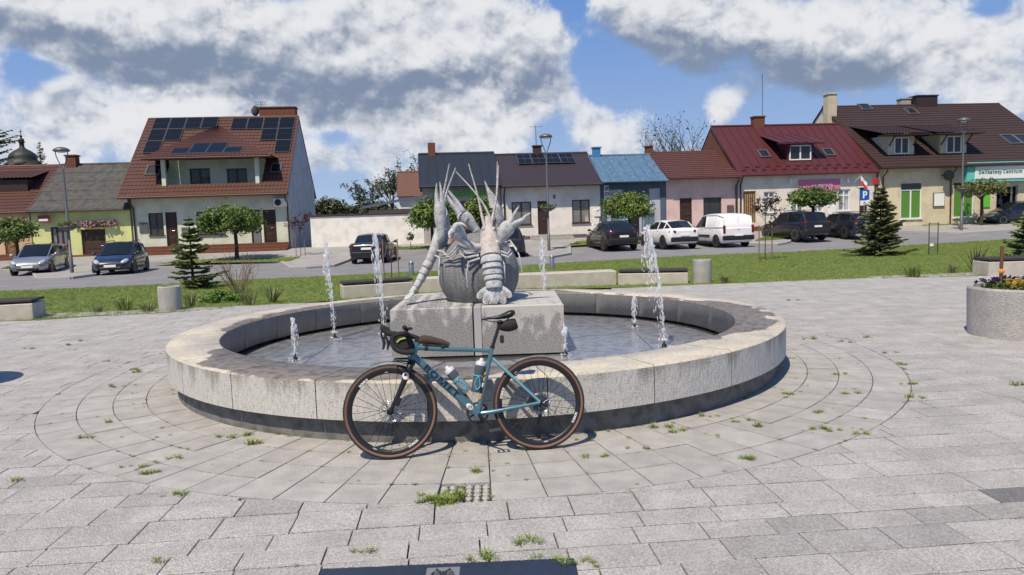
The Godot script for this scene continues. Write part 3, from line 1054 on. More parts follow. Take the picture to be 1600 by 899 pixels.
	# jets
	jet("tall left water jet with a falling white head, second from the left rim", Vector3(-2.548, 0.15, -10.506), 1.30, -0.06, 0.9, 31)
	jet("tallest water jet, rising just left of the sculpture behind the handlebar", Vector3(-1.792, 0.15, -10.239), 1.40, -0.06, 1.3, 32)
	jet("low bubbling water jet nearest the left front coping", Vector3(-2.652, 0.15, -8.898), 0.42, 0.0, 0.8, 33)
	jet("water jet behind the pedestal, right of the stone ball", Vector3(0.559, 0.15, -12.727), 1.16, -0.02, 1.1, 34)
	jet("tall forked water jet on the right side of the basin", Vector3(1.832, 0.15, -8.97), 1.36, -0.17, 1.2, 35)
	jet("low water jet at the right back of the basin", Vector3(1.743, 0.15, -10.583), 0.40, 0.0, 0.8, 36)
	jet("tiny water jet against the right front corner of the pedestal", Vector3(0.602, 0.15, -8.601), 0.26, 0.0, 0.7, 37)

func jet(label: String, base: Vector3, high: float, lean: float, wide: float, seed_no: int) -> void:
	rng.seed = seed_no
	var t := thing("water_jet", label, "water jet", Vector3(base.x, 0.146, base.z), 0, "jets of the fountain")
	var st := shape()
	lathe(st, [Vector2(0.03, 0), Vector2(0.028, 0.03), Vector2(0.012, 0.05), Vector2(0.009, 0.09), Vector2(0, 0.09)], 10)
	obj("nozzle", st, M.black, t)
	st = shape()
	var pts := []
	var rad := []
	var steps := int(high * 26) + 6
	for k in steps + 1:
		var v := float(k) / steps
		pts.append(Vector3(lean * v * v + rnd(-1, 1) * 0.006 * (0.4 + v), 0.08 + high * v, rnd(-1, 1) * 0.006))
		rad.append((0.006 + 0.016 * pow(v, 3.0) * wide + rnd(0, 0.006) * v) * (1.0 if k < steps else 0.3))
	tube(st, pts, rad, 7)
	obj("water_column", st, M.splash, t)
	st = shape()
	var n := int(230 * high * wide) + 60
	for k in n:
		var v := 1.0 - pow(rng.randf(), 1.7)
		var fall := rng.randf()
		var y := 0.08 + high * clampf(v * 1.04 - fall * 0.35, 0.01, 1.03)
		var out := (0.008 + 0.055 * fall * rng.randf() + 0.02 * v * rng.randf()) * wide
		var a := rnd(0, TAU)
		var c := Vector3(lean * v * v * (1.0 + fall * 0.25) + cos(a) * out, y, sin(a) * out)
		var r := rnd(0.002, 0.009) * (0.7 + 0.6 * v)
		ball(st, c, Vector3(r, r * rnd(1.2, 4.5), r), Basis(), 3, 5)
	for k in 26:
		var a := rnd(0, TAU)
		var o := rnd(0.02, 0.11) * wide
		ball(st, Vector3(cos(a) * o, rnd(0.004, 0.03), sin(a) * o), Vector3(0.012, 0.006, 0.012) * rnd(0.5, 1.3), Basis(), 3, 5)
	obj("droplets", st, M.splash, t).set_meta("kind", "stuff")

# ---------------------------------------------------------------- crayfish sculpture
func loft(st: SurfaceTool, pts: Array, wide: Array, flat: float, side: Vector3) -> void:
	tube(st, pts, wide, 12, true, flat, side)

func claw(parent: Node, arm: Array, arm_r: Array, palm: Array, palm_r: Array, finger_a: Array, finger_b: Array, m: Material, fr: float, side: Vector3) -> void:
	var st := shape()
	tube(st, spline(arm, 4), spline(arm_r, 4), 8, true)
	tube(st, spline(palm, 5), spline(palm_r, 5), 10, true, 0.62, side)
	for fg in [finger_a, finger_b]:
		var p := spline(fg, 5)
		var r := []
		for i in p.size(): r.append(fr * (1.0 - 0.9 * pow(float(i) / (p.size() - 1), 1.4)))
		tube(st, p, r, 8, true, 0.75, side)
	obj("claw", st, m, parent)

func leg(parent: Node, pts: Array, r: float, m: Material) -> void:
	var st := shape()
	var rr := []
	for i in pts.size(): rr.append(r * (1.0 - 0.55 * i / (pts.size() - 1)))
	tube(st, pts, rr, 6)
	for i in range(1, pts.size() - 1): ball(st, pts[i], Vector3.ONE * rr[i] * 1.15, Basis(), 4, 6)
	obj("leg", st, m, parent)

func feeler(parent: Node, pts: Array, r: float, m: Material) -> void:
	var st := shape()
	var p := spline(pts, 6)
	var rr := []
	for i in p.size(): rr.append(r * (1.0 - 0.72 * i / (p.size() - 1)))
	tube(st, p, rr, 6)
	obj("feeler", st, m, parent)

func crayfish_trunk(parent: Node, back: Array, half: Array, split: int, side: Vector3, m: Material, m2: Material) -> void:
	# back runs from the head to the tail; the first `split` points are the carapace, the rest tail segments
	var st := shape()
	loft(st, spline(back.slice(0, split), 4), spline(half.slice(0, split), 4), 0.75, side)
	obj("carapace", st, m, parent)
	for i in range(split - 1, back.size() - 1):
		st = shape()
		var a: Vector3 = back[i]
		var b: Vector3 = back[i + 1]
		var e := (b - a) * 0.16
		loft(st, [a - e * 0.5, a + e * 0.8, a.lerp(b, 0.55), b + e * 0.7, b + e * 1.3, b + e * 1.25], [half[i] * 0.78, half[i] * 0.92, half[i] * 1.02, half[i + 1] * 1.17, half[i + 1] * 1.15, half[i + 1] * 0.85], 0.78, side)
		obj("tail_segment", st, m2, parent)

func make_sculpture() -> void:
	rng.seed = 41
	var s := thing("crayfish_sculpture", "pale stone sculpture of crayfish climbing a grey granite ball on the fountain pedestal", "sculpture", Vector3(-0.42, 0.75, -9.5))
	var shift := Transform3D(Basis(), -s.position)
	var st := shape()
	var prof := []
	for k in 19:
		var e := lerpf(-0.718, PI / 2, k / 18.0)
		prof.append(Vector2(cos(e) * 0.517 if k < 18 else 0.0, 0.34 + sin(e) * 0.517))
	lathe(st, prof, 40)
	obj("ball", st, M.ball, s)
	# the crayfish on the front of the ball
	var c := node("crayfish", s, shift)
	c.set_meta("label", "front crayfish with spread claws and tail fan hanging down")
	crayfish_trunk(c, [Vector3(-0.285, 1.814, -9.2), Vector3(-0.271, 1.728, -9.17), Vector3(-0.266, 1.619, -9.12), Vector3(-0.253, 1.481, -9.03), Vector3(-0.241, 1.33, -8.94), Vector3(-0.235, 1.262, -8.92), Vector3(-0.229, 1.194, -8.9), Vector3(-0.224, 1.125, -8.89), Vector3(-0.218, 1.058, -8.87), Vector3(-0.213, 0.967, -8.85)], [0.012, 0.05, 0.098, 0.118, 0.126, 0.116, 0.112, 0.108, 0.1, 0.085], 5, Vector3.RIGHT, M.sculpt_pink, M.sculpt)
	for k in 5:
		st = shape()
		var a := (k - 2) * 0.46
		var root := Vector3(-0.213, 0.974, -8.86)
		var d := Vector3(sin(a), -cos(a) * 0.85, 0.12).normalized()
		var b := ring_frame(d, Vector3.FORWARD)
		ball(st, root + d * (0.13 if k != 2 else 0.11) + Vector3(0, 0, 0.03 - absf(k - 2) * 0.018), Vector3(0.012, 0.058 if k != 2 else 0.07, 0.125 if k != 2 else 0.11), b, 10, 14)
		for rib in [-1.0, 0.0, 1.0]: tube(st, [root + d * 0.05 + Vector3(0, 0, 0.045 - absf(k - 2) * 0.018), root + d * 0.21 + Vector3(0, 0, 0.042 - absf(k - 2) * 0.018) + d.cross(Vector3.BACK) * rib * 0.028], [0.006, 0.003], 5)
		obj("tail_lobe", st, M.sculpt, c)
	for e in [Vector3(-0.322, 1.653, -9.08), Vector3(-0.198, 1.648, -9.08)]:
		st = shape()
		ball(st, e, Vector3.ONE * 0.026, Basis(), 6, 8)
		obj("eye", st, M.sculpt, c)
	feeler(c, [Vector3(-0.303, 1.667, -9.1), Vector3(-0.338, 1.808, -9.14), Vector3(-0.385, 2.068, -9.2), Vector3(-0.483, 2.455, -9.25)], 0.024, M.sculpt_pink)
	feeler(c, [Vector3(-0.233, 1.665, -9.1), Vector3(-0.205, 1.804, -9.14), Vector3(-0.15, 2.06, -9.2), Vector3(-0.115, 2.427, -9.25)], 0.024, M.sculpt_pink)
	claw(c, [Vector3(-0.174, 1.495, -9), Vector3(-0.136, 1.479, -8.98), Vector3(-0.103, 1.54, -8.96)], [0.03, 0.035, 0.04], [Vector3(-0.12, 1.494, -8.97), Vector3(-0.07, 1.6, -8.95), Vector3(-0.022, 1.668, -8.94), Vector3(0.01, 1.705, -8.94)], [0.04, 0.085, 0.09, 0.065], [Vector3(-0.013, 1.69, -8.94), Vector3(0.044, 1.795, -8.92), Vector3(0.116, 1.914, -8.9)], [Vector3(0.025, 1.689, -8.94), Vector3(0.141, 1.739, -8.92), Vector3(0.196, 1.79, -8.91), Vector3(0.25, 1.826, -8.9)], M.sculpt, 0.042, Vector3.RIGHT)
	claw(c, [Vector3(-0.354, 1.439, -9), Vector3(-0.43, 1.443, -8.97), Vector3(-0.519, 1.493, -8.94), Vector3(-0.577, 1.549, -8.92)], [0.04, 0.045, 0.045, 0.05], [Vector3(-0.547, 1.518, -8.92), Vector3(-0.604, 1.596, -8.9), Vector3(-0.653, 1.644, -8.86), Vector3(-0.68, 1.653, -8.83)], [0.045, 0.085, 0.09, 0.06], [Vector3(-0.659, 1.652, -8.85), Vector3(-0.64, 1.705, -8.82), Vector3(-0.577, 1.726, -8.8), Vector3(-0.509, 1.693, -8.78)], [Vector3(-0.675, 1.638, -8.85), Vector3(-0.71, 1.61, -8.8), Vector3(-0.708, 1.551, -8.75)], M.sculpt, 0.05, Vector3.UP)
	for q in [[Vector3(-0.385, 1.432, -9), Vector3(-0.547, 1.423, -8.98), Vector3(-0.629, 1.465, -8.97), Vector3(-0.751, 1.356, -9.08), Vector3(-0.848, 1.345, -9.2)], [Vector3(-0.387, 1.379, -8.98), Vector3(-0.531, 1.371, -8.94), Vector3(-0.614, 1.434, -8.95), Vector3(-0.726, 1.333, -9.05), Vector3(-0.857, 1.314, -9.2)], [Vector3(-0.388, 1.341, -8.97), Vector3(-0.547, 1.318, -8.92), Vector3(-0.637, 1.39, -8.93), Vector3(-0.699, 1.319, -9), Vector3(-0.839, 1.269, -9.15)], [Vector3(-0.381, 1.303, -8.96), Vector3(-0.51, 1.265, -8.9), Vector3(-0.535, 1.127, -8.9), Vector3(-0.535, 0.955, -8.93)], [Vector3(-0.131, 1.424, -9), Vector3(-0.045, 1.445, -8.99), Vector3(-0.027, 1.52, -9.02)], [Vector3(-0.124, 1.378, -8.98), Vector3(-0.04, 1.346, -8.96), Vector3(-0.004, 1.397, -9)], [Vector3(-0.125, 1.34, -8.97), Vector3(-0.034, 1.308, -8.94), Vector3(0.014, 1.35, -8.98)], [Vector3(-0.127, 1.287, -8.96), Vector3(-0.083, 1.226, -8.92), Vector3(-0.083, 0.994, -8.93)]]:
		leg(c, q, 0.017, M.sculpt)
	# the crayfish at the left of the ball, seen from its side
	c = node("crayfish", s, shift)
	c.set_meta("label", "left crayfish in profile, tail tip out on the pedestal corner")
	crayfish_trunk(c, [Vector3(-0.85, 1.826, -9.45), Vector3(-0.879, 1.714, -9.45), Vector3(-0.917, 1.57, -9.44), Vector3(-0.962, 1.411, -9.42), Vector3(-1.023, 1.268, -9.4), Vector3(-1.064, 1.198, -9.38), Vector3(-1.105, 1.12, -9.36), Vector3(-1.147, 1.042, -9.34), Vector3(-1.194, 0.966, -9.3), Vector3(-1.247, 0.893, -9.25)], [0.025, 0.055, 0.082, 0.092, 0.082, 0.074, 0.07, 0.062, 0.052, 0.04], 5, Vector3.BACK, M.sculpt, M.sculpt)
	for k in 3:
		st = shape()
		var d: Vector3 = (Vector3(-1.308, 0.833, -9.15) - Vector3(-1.247, 0.893, -9.25)).normalized()
		var b := ring_frame(d, Vector3.UP)
		ball(st, Vector3(-1.274, 0.859, -9.2) + Vector3(0, 0, (k - 1) * 0.05), Vector3(0.018, 0.05, 0.1), b, 6, 10)
		obj("tail_lobe", st, M.sculpt, c)
	feeler(c, [Vector3(-0.854, 1.81, -9.4), Vector3(-0.828, 2.049, -9.4), Vector3(-0.777, 2.269, -9.38), Vector3(-0.726, 2.47, -9.35)], 0.024, M.sculpt)
	feeler(c, [Vector3(-0.847, 1.81, -9.5), Vector3(-0.813, 2.035, -9.5), Vector3(-0.749, 2.225, -9.5), Vector3(-0.659, 2.431, -9.5)], 0.024, M.sculpt)
	claw(c, [Vector3(-0.886, 1.531, -9.36), Vector3(-0.856, 1.556, -9.3), Vector3(-0.85, 1.651, -9.28)], [0.04, 0.045, 0.045], [Vector3(-0.852, 1.612, -9.28), Vector3(-0.86, 1.771, -9.27), Vector3(-0.86, 1.928, -9.26), Vector3(-0.857, 2.007, -9.26)], [0.042, 0.072, 0.072, 0.055], [Vector3(-0.883, 1.953, -9.26), Vector3(-0.892, 2.086, -9.25), Vector3(-0.885, 2.234, -9.24)], [Vector3(-0.836, 1.951, -9.27), Vector3(-0.83, 2.084, -9.26), Vector3(-0.846, 2.249, -9.25)], M.sculpt, 0.038, Vector3.RIGHT)
	claw(c, [Vector3(-0.881, 1.501, -9.55), Vector3(-0.853, 1.498, -9.6), Vector3(-0.841, 1.58, -9.6)], [0.04, 0.045, 0.04], [Vector3(-0.851, 1.531, -9.6), Vector3(-0.838, 1.646, -9.6), Vector3(-0.834, 1.744, -9.6), Vector3(-0.84, 1.793, -9.6)], [0.04, 0.065, 0.065, 0.05], [Vector3(-0.85, 1.761, -9.6), Vector3(-0.863, 1.843, -9.6), Vector3(-0.85, 1.94, -9.6)], [Vector3(-0.825, 1.76, -9.6), Vector3(-0.805, 1.841, -9.6), Vector3(-0.825, 1.956, -9.6)], M.sculpt, 0.036, Vector3.RIGHT)
	for q in [[Vector3(-0.945, 1.335, -9.3), Vector3(-0.881, 1.315, -9.2), Vector3(-0.889, 1.199, -9.15), Vector3(-0.899, 0.981, -9.12)], [Vector3(-0.915, 1.396, -9.35), Vector3(-0.835, 1.382, -9.25), Vector3(-0.773, 1.322, -9.15)], [Vector3(-0.919, 1.447, -9.5), Vector3(-0.826, 1.421, -9.45), Vector3(-0.768, 1.357, -9.4)]]:
		leg(c, q, 0.015, M.sculpt)
	# the crayfish at the back of the ball
	c = node("crayfish", s, shift)
	c.set_meta("label", "rear crayfish in shade, raised grey claws behind the ball")
	crayfish_trunk(c, [Vector3(-0.237, 1.756, -9.75), Vector3(-0.252, 1.655, -9.85), Vector3(-0.275, 1.553, -9.95), Vector3(-0.302, 1.395, -10.08), Vector3(-0.325, 1.256, -10.1), Vector3(-0.336, 1.195, -10.12), Vector3(-0.347, 1.133, -10.13), Vector3(-0.359, 1.064, -10.13), Vector3(-0.37, 0.995, -10.12), Vector3(-0.381, 0.892, -10.1)], [0.03, 0.06, 0.1, 0.12, 0.12, 0.11, 0.105, 0.1, 0.09, 0.08], 5, Vector3.RIGHT, M.sculpt, M.sculpt)
	for k in 5:
		st = shape()
		var a := (k - 2) * 0.42
		var d := Vector3(sin(a), -cos(a) * 0.85, -0.12).normalized()
		ball(st, Vector3(-0.382, 0.874, -10.1) + d * 0.1, Vector3(0.016, 0.06, 0.1), ring_frame(d, Vector3.FORWARD), 6, 10)
		obj("tail_lobe", st, M.sculpt, c)
	claw(c, [Vector3(-0.362, 1.522, -9.95), Vector3(-0.398, 1.576, -9.85), Vector3(-0.461, 1.646, -9.8)], [0.04, 0.05, 0.055], [Vector3(-0.444, 1.637, -9.8), Vector3(-0.532, 1.741, -9.78), Vector3(-0.603, 1.818, -9.77), Vector3(-0.635, 1.861, -9.77)], [0.045, 0.085, 0.095, 0.065], [Vector3(-0.644, 1.836, -9.77), Vector3(-0.746, 1.989, -9.76), Vector3(-0.823, 2.132, -9.75)], [Vector3(-0.594, 1.843, -9.77), Vector3(-0.687, 2.012, -9.76), Vector3(-0.804, 2.181, -9.75)], M.sculpt, 0.045, Vector3.UP)
	claw(c, [Vector3(-0.183, 1.516, -9.95), Vector3(-0.145, 1.568, -9.85), Vector3(-0.125, 1.652, -9.8)], [0.04, 0.05, 0.055], [Vector3(-0.117, 1.635, -9.8), Vector3(-0.129, 1.769, -9.78), Vector3(-0.166, 1.903, -9.77), Vector3(-0.181, 1.954, -9.77)], [0.045, 0.08, 0.085, 0.06], [Vector3(-0.215, 1.922, -9.77), Vector3(-0.251, 2.088, -9.76), Vector3(-0.31, 2.271, -9.75)], [Vector3(-0.165, 1.937, -9.77), Vector3(-0.202, 2.054, -9.76), Vector3(-0.272, 2.179, -9.75)], M.sculpt, 0.042, Vector3.UP)
	feeler(c, [Vector3(-0.246, 1.748, -9.75), Vector3(-0.324, 1.942, -9.8), Vector3(-0.477, 2.165, -9.85), Vector3(-0.689, 2.408, -9.9)], 0.02, M.sculpt)
	feeler(c, [Vector3(-0.213, 1.747, -9.75), Vector3(-0.182, 1.938, -9.8), Vector3(-0.158, 2.155, -9.85), Vector3(-0.138, 2.523, -9.9)], 0.018, M.sculpt)
	for q in [[Vector3(-0.196, 1.348, -9.9), Vector3(0.019, 1.447, -9.75), Vector3(0.105, 1.301, -9.6), Vector3(0.138, 1.08, -9.55)], [Vector3(-0.185, 1.415, -9.9), Vector3(-0.005, 1.48, -9.8), Vector3(0.083, 1.364, -9.7)], [Vector3(-0.43, 1.351, -10), Vector3(-0.646, 1.446, -9.95), Vector3(-0.78, 1.319, -9.85)]]:
		leg(c, q, 0.015, M.sculpt)


# ---------------------------------------------------------------- bicycle (x to the rear, y up, z to the side the camera sees)
func ring_line(st: SurfaceTool, c: Vector3, r: float, thick: float, n := 48, sides := 6, flat := 1.0) -> void:
	var pts := []
	for k in n + 1: pts.append(c + Vector3(cos(TAU * k / n), sin(TAU * k / n), 0) * r)
	tube(st, pts, thick, sides, false, flat, Vector3.BACK)

func make_wheel(parent: Node, c: Vector3, rotor_side: float, cassette: bool, first: float) -> void:
	var wh := node("wheel", parent, Transform3D(Basis(), c))
	var turn := Transform3D(Basis(Vector3.RIGHT, PI / 2), Vector3.ZERO)
	var st := shape()
	lathe(st, [Vector2(0.339, -0.0185), Vector2(0.347, -0.0175), Vector2(0.353, -0.011), Vector2(0.356, 0.0), Vector2(0.353, 0.011), Vector2(0.349, 0.0165), Vector2(0.339, 0.0185)], 72, turn)
	var ty := obj("tyre", st, M.rubber, wh)
	st = shape()
	lathe(st, [Vector2(0.3395, 0.0188), Vector2(0.333, 0.0192), Vector2(0.329, 0.018), Vector2(0.324, 0.0145)], 72, turn)
	lathe(st, [Vector2(0.324, -0.0145), Vector2(0.329, -0.018), Vector2(0.333, -0.0192), Vector2(0.3395, -0.0188)], 72, turn)
	obj("sidewall", st, M.tan_wall, wh)
	st = shape()
	lathe(st, [Vector2(0.326, 0.0135), Vector2(0.314, 0.014), Vector2(0.294, 0.0115), Vector2(0.286, 0.005), Vector2(0.286, -0.005), Vector2(0.294, -0.0115), Vector2(0.314, -0.014), Vector2(0.326, -0.0135)], 72, turn)
	var rim := obj("rim", st, M.bike_black, wh)
	for part in [[2.25, "NOMOR", 0.021, 0.058], [1.62, "GRX", 0.008, 0.05], [-1.02, "NOMOR", 0.021, 0.058], [-0.72 - 1.3, "ORO", 0.012, 0.05]]:
		var letters: String = part[1]
		for i in letters.length():
			var a: float = part[0] + first - (i - letters.length() / 2.0) * part[3] * (part[2] / 0.021 * 0.7 + 0.3)
			var b := Basis(Vector3.BACK, a - PI / 2)
			lettering(letters[i], part[2] * 0.85, 0.001, M.decal, rim, Transform3D(b, b * Vector3(0, 0.297, 0) + Vector3(0, 0, 0.0145)), false, "decal")
	st = shape()
	lathe(st, [Vector2(0.0, 0.052), Vector2(0.012, 0.052), Vector2(0.013, 0.036), Vector2(0.027, 0.034), Vector2(0.027, 0.029), Vector2(0.012, 0.024), Vector2(0.012, -0.024), Vector2(0.027, -0.029), Vector2(0.027, -0.034), Vector2(0.013, -0.036), Vector2(0.012, -0.052), Vector2(0.0, -0.052)], 20, turn)
	obj("hub", st, M.bike_black, wh)
	for k in 28:
		var s := 1.0 if k % 2 == 0 else -1.0
		var a := TAU * k / 28.0
		var b := a + (0.55 if k % 4 < 2 else -0.55)
		st = shape()
		tube(st, [Vector3(cos(b) * 0.026, sin(b) * 0.026, s * 0.031), Vector3(cos(a) * 0.288, sin(a) * 0.288, s * 0.002)], 0.0017, 4, false)
		obj("spoke", st, M.spoke, wh)
	# brake disc
	st = shape()
	for r in [0.074, 0.066, 0.08]: ring_line(st, Vector3(0, 0, rotor_side * 0.046), r, 0.0042, 40, 4, 0.35)
	for k in 6:
		var a := TAU * k / 6
		tube(st, [Vector3(cos(a) * 0.02, sin(a) * 0.02, rotor_side * 0.046), Vector3(cos(a + 0.4) * 0.068, sin(a + 0.4) * 0.068, rotor_side * 0.046)], 0.004, 4, false, 0.5, Vector3.BACK)
	for k in 24:
		var a := TAU * k / 24
		tube(st, [Vector3(cos(a) * 0.064, sin(a) * 0.064, rotor_side * 0.046), Vector3(cos(a + 0.1) * 0.081, sin(a + 0.1) * 0.081, rotor_side * 0.046)], 0.002, 4, false)
	obj("brake_disc", st, M.chrome, wh)
	if cassette:
		st = shape()
		for k in 9:
			var r := 0.082 - k * 0.0062
			lathe(st, [Vector2(0.02, -0.027 - k * 0.0038), Vector2(r, -0.027 - k * 0.0038), Vector2(r, -0.029 - k * 0.0038), Vector2(0.02, -0.029 - k * 0.0038)], 24, turn, false)
		obj("cassette", st, M.steel_dark, wh)

func make_bicycle() -> void:
	rng.seed = 51
	M.frame = paint(lin(0.075, 0.175, 0.225), 0.3)
	M.frame.metallic = 0.35
	M.frame_light = paint(lin(0.13, 0.29, 0.35), 0.3)
	M.bike_black = mat(lin(0.012, 0.012, 0.013), 0.38)
	M.grip = mat(lin(0.014, 0.014, 0.015), 0.75, T.grain, 8.0, T.bump, 0.6)
	M.tan_wall = mat(lin(0.20, 0.10, 0.065), 0.65, T.mottle, 4.0)
	M.spoke = mat(lin(0.025, 0.025, 0.025), 0.35, null, 1.0, null, 1.0, true, 0.6)
	M.steel_dark = mat(lin(0.14, 0.14, 0.145), 0.35, null, 1.0, null, 1.0, true, 0.9)
	M.decal = mat(lin(0.75, 0.75, 0.75), 0.5)
	M.navy = mat(lin(0.008, 0.014, 0.026), 0.4)
	M.brown_bag = mat(lin(0.07, 0.042, 0.03), 0.8, T.grain, 6.0, T.bump, 0.5)
	M.bag = mat(lin(0.015, 0.015, 0.014), 0.75, T.grain, 6.0, T.bump, 0.7)
	M.lime = mat(lin(0.42, 0.5, 0.12), 0.6)
	M.cyan = mat(lin(0.06, 0.36, 0.46), 0.4)
	M.smoke = mat(lin(0.07, 0.085, 0.11), 0.25)
	M.smoke_light = mat(lin(0.20, 0.21, 0.24), 0.35)
	M.cap = mat(lin(0.52, 0.54, 0.58), 0.35)
	M.gold = mat(lin(0.55, 0.30, 0.03), 0.5)
	M.cream = mat(lin(0.62, 0.60, 0.50), 0.5)
	var b := thing("gravel_bicycle", "teal gravel bicycle with tan-wall tyres leaning on the front of the fountain coping", "bicycle", Vector3(-0.945, 0.0, -5.46))
	b.basis = Basis(Vector3.UP, 0.097) * Basis(Vector3.RIGHT, -0.175)
	make_wheel(b, Vector3(0, 0.356, 0), 1.0, false, 0.0)
	make_wheel(b, Vector3(1.135, 0.356, 0), 1.0, true, 0.55)
	var head0 := Vector3(0.176, 0.735, 0)
	var head1 := Vector3(0.219, 0.868, 0)
	var bb := Vector3(0.662, 0.302, 0)
	var seat := Vector3(0.789, 0.783, 0)
	var hub := Vector3(1.135, 0.356, 0)
	# frame: one welded body
	var st := shape()
	tube(st, [head0, head1], [0.027, 0.024], 14)
	tube(st, spline([Vector3(0.205, 0.832, 0), Vector3(0.4, 0.807, 0), Vector3(0.62, 0.79, 0), seat + Vector3(0, -0.012, 0)], 4), spline([0.021, 0.019, 0.0165, 0.015], 4), 12)
	tube(st, [Vector3(0.188, 0.765, 0), Vector3(0.3, 0.652, 0), Vector3(0.56, 0.4, 0), bb], [0.027, 0.03, 0.031, 0.033], 14)
	tube(st, [bb, seat + Vector3(0.006, 0.022, 0)], [0.022, 0.0165], 12)
	tube(st, [bb + Vector3(0, 0, -0.04), bb + Vector3(0, 0, 0.04)], 0.026, 14)
	obj("frame", st, M.frame, b)
	for s in [-1.0, 1.0]:
		st = shape()
		tube(st, spline([bb + Vector3(0.02, 0, s * 0.025), Vector3(0.82, 0.318, s * 0.045), hub + Vector3(0, 0.006, s * 0.062)], 4), spline([0.018, 0.016, 0.013], 4), 10)
		obj("chain_stay", st, M.frame, b)
		st = shape()
		tube(st, spline([Vector3(0.793, 0.715, s * 0.02), Vector3(0.92, 0.585, s * 0.05), hub + Vector3(0.0, 0.012, s * 0.062)], 4), spline([0.013, 0.0125, 0.011], 4), 10)
		obj("seat_stay", st, M.frame_light if s > 0 else M.frame, b)
	# fork
	st = shape()
	tube(st, [head0 + Vector3(0.002, 0.004, 0), Vector3(0.166, 0.70, 0)], [0.029, 0.032], 14)
	for s in [-1.0, 1.0]:
		tube(st, spline([Vector3(0.165, 0.706, s * 0.02), Vector3(0.155, 0.675, s * 0.043), Vector3(0.08, 0.51, s * 0.052), Vector3(0.0, 0.356, s * 0.056)], 5), spline([0.026, 0.024, 0.0185, 0.012], 5), 10)
	obj("fork", st, M.bike_black, b)
	st = shape()
	ball(st, Vector3(0.128, 0.618, 0.072), Vector3(0.026, 0.03, 0.006))
	obj("fork_badge", st, M.white, b)
	st = shape()
	ball(st, Vector3(0.126, 0.626, 0.0765), Vector3(0.013, 0.012, 0.003))
	obj("badge_mark", st, M.tail, b)
	# short mudguard blade over the front wheel
	st = shape()
	var ar := []
	for k in 9:
		var a := lerpf(1.08, 1.95, k / 8.0)
		ar.append(Vector3(cos(a) * 0.376, 0.356 + sin(a) * 0.376, 0))
	tube(st, ar, 0.022, 8, true, 0.12, Vector3.BACK)
	tube(st, [Vector3(0.15, 0.722, 0), Vector3(0.09, 0.733, 0), Vector3(0.03, 0.733, 0.0)], 0.006, 6)
	obj("mudguard", st, M.bike_black, b)
	# letters on the down tube, and the stickers
	var d := (bb - Vector3(0.188, 0.765, 0)).normalized()
	var tx := Basis(d * 1.6, Vector3(-d.y, d.x, 0), Vector3.BACK)
	lettering("ROMET", 0.046, 0.002, M.navy, b, Transform3D(tx, Vector3(0.188, 0.765, 0) + d * 0.285 + Vector3(0, 0, 0.0312)), false, "maker_lettering")
	st = shape()
	ball(st, Vector3(0.60, 0.358, 0.031), Vector3(0.034, 0.021, 0.003), Basis(Vector3.BACK, atan2(d.y, d.x)))
	var bd := obj("sticker", st, M.cream, b)
	lettering("23", 0.02, 0.001, M.navy, bd, Transform3D(Basis(Vector3.BACK, 0.0), Vector3(0.60, 0.358, 0.0345)), false, "sticker_print")
	for k in 5:
		st = shape()
		var p := bb.lerp(seat, 0.22 + k * 0.095)
		bar(st, p + Vector3(-0.012, 0, 0.02), p.lerp(seat, 0.12) + Vector3(-0.012, 0, 0.02), 0.013, 0.013, Vector3.BACK, 0.003)
		obj("pump_band", st, [M.gold, M.black, M.cream, M.gold, M.gold][k], b)
	# seat post, saddle, saddle bag
	st = shape()
	tube(st, [seat, Vector3(0.862, 0.985, 0)], 0.0135, 12)
	tube(st, [seat + Vector3(0.004, 0.01, 0), seat + Vector3(0.010, 0.03, 0)], 0.019, 12)
	ball(st, Vector3(0.865, 0.992, 0), Vector3(0.028, 0.016, 0.024))
	obj("seat_post", st, M.bike_black, b)
	st = shape()
	var sp := [Vector3(0.722, 1.016, 0), Vector3(0.745, 1.023, 0), Vector3(0.80, 1.027, 0), Vector3(0.86, 1.031, 0), Vector3(0.915, 1.043, 0), Vector3(0.955, 1.056, 0), Vector3(0.982, 1.062, 0)]
	tube(st, spline(sp, 4), spline([0.012, 0.019, 0.022, 0.034, 0.052, 0.056, 0.034], 4), 14, true, 0.5, Vector3.BACK)
	for s in [-1.0, 1.0]:
		tube(st, spline([Vector3(0.75, 1.012, s * 0.006), Vector3(0.82, 0.996, s * 0.021), Vector3(0.90, 0.998, s * 0.021), Vector3(0.95, 1.035, s * 0.032)], 4), 0.0035, 6)
	obj("saddle", st, M.bike_black, b)
	st = shape()
	tube(st, spline([Vector3(0.872, 0.968, 0), Vector3(0.885, 0.962, 0), Vector3(0.93, 0.962, 0), Vector3(0.975, 0.972, 0), Vector3(0.992, 0.976, 0)], 4), spline([0.034, 0.042, 0.05, 0.048, 0.04], 4), 12, true, 0.95, Vector3.BACK)
	obj("saddle_bag", st, M.bag, b)
	st = shape()
	bar(st, Vector3(0.985, 0.965, 0.03), Vector3(0.987, 0.91, 0.03), 0.007, 0.003)
	bar(st, Vector3(0.86, 0.93, 0.0), Vector3(0.872, 0.99, 0.0), 0.02, 0.058)
	obj("bag_strap", st, M.brown_bag, b)
	st = shape()
	box(st, Vector3(0.872, 0.86, 0.0), Vector3(0.03, 0.062, 0.032), 0.008)
	obj("rear_light", st, M.bag, b)
	# stem, handlebar, levers
	st = shape()
	tube(st, [head1, head1 + Vector3(0.012, 0.042, 0)], 0.02, 12)
	tube(st, [head1 + Vector3(0.01, 0.03, 0), Vector3(0.145, 0.932, 0)], 0.017, 12)
	tube(st, [Vector3(0.145, 0.932, -0.026), Vector3(0.145, 0.932, 0.026)], 0.022, 12)
	obj("stem", st, M.bike_black, b)
	st = shape()
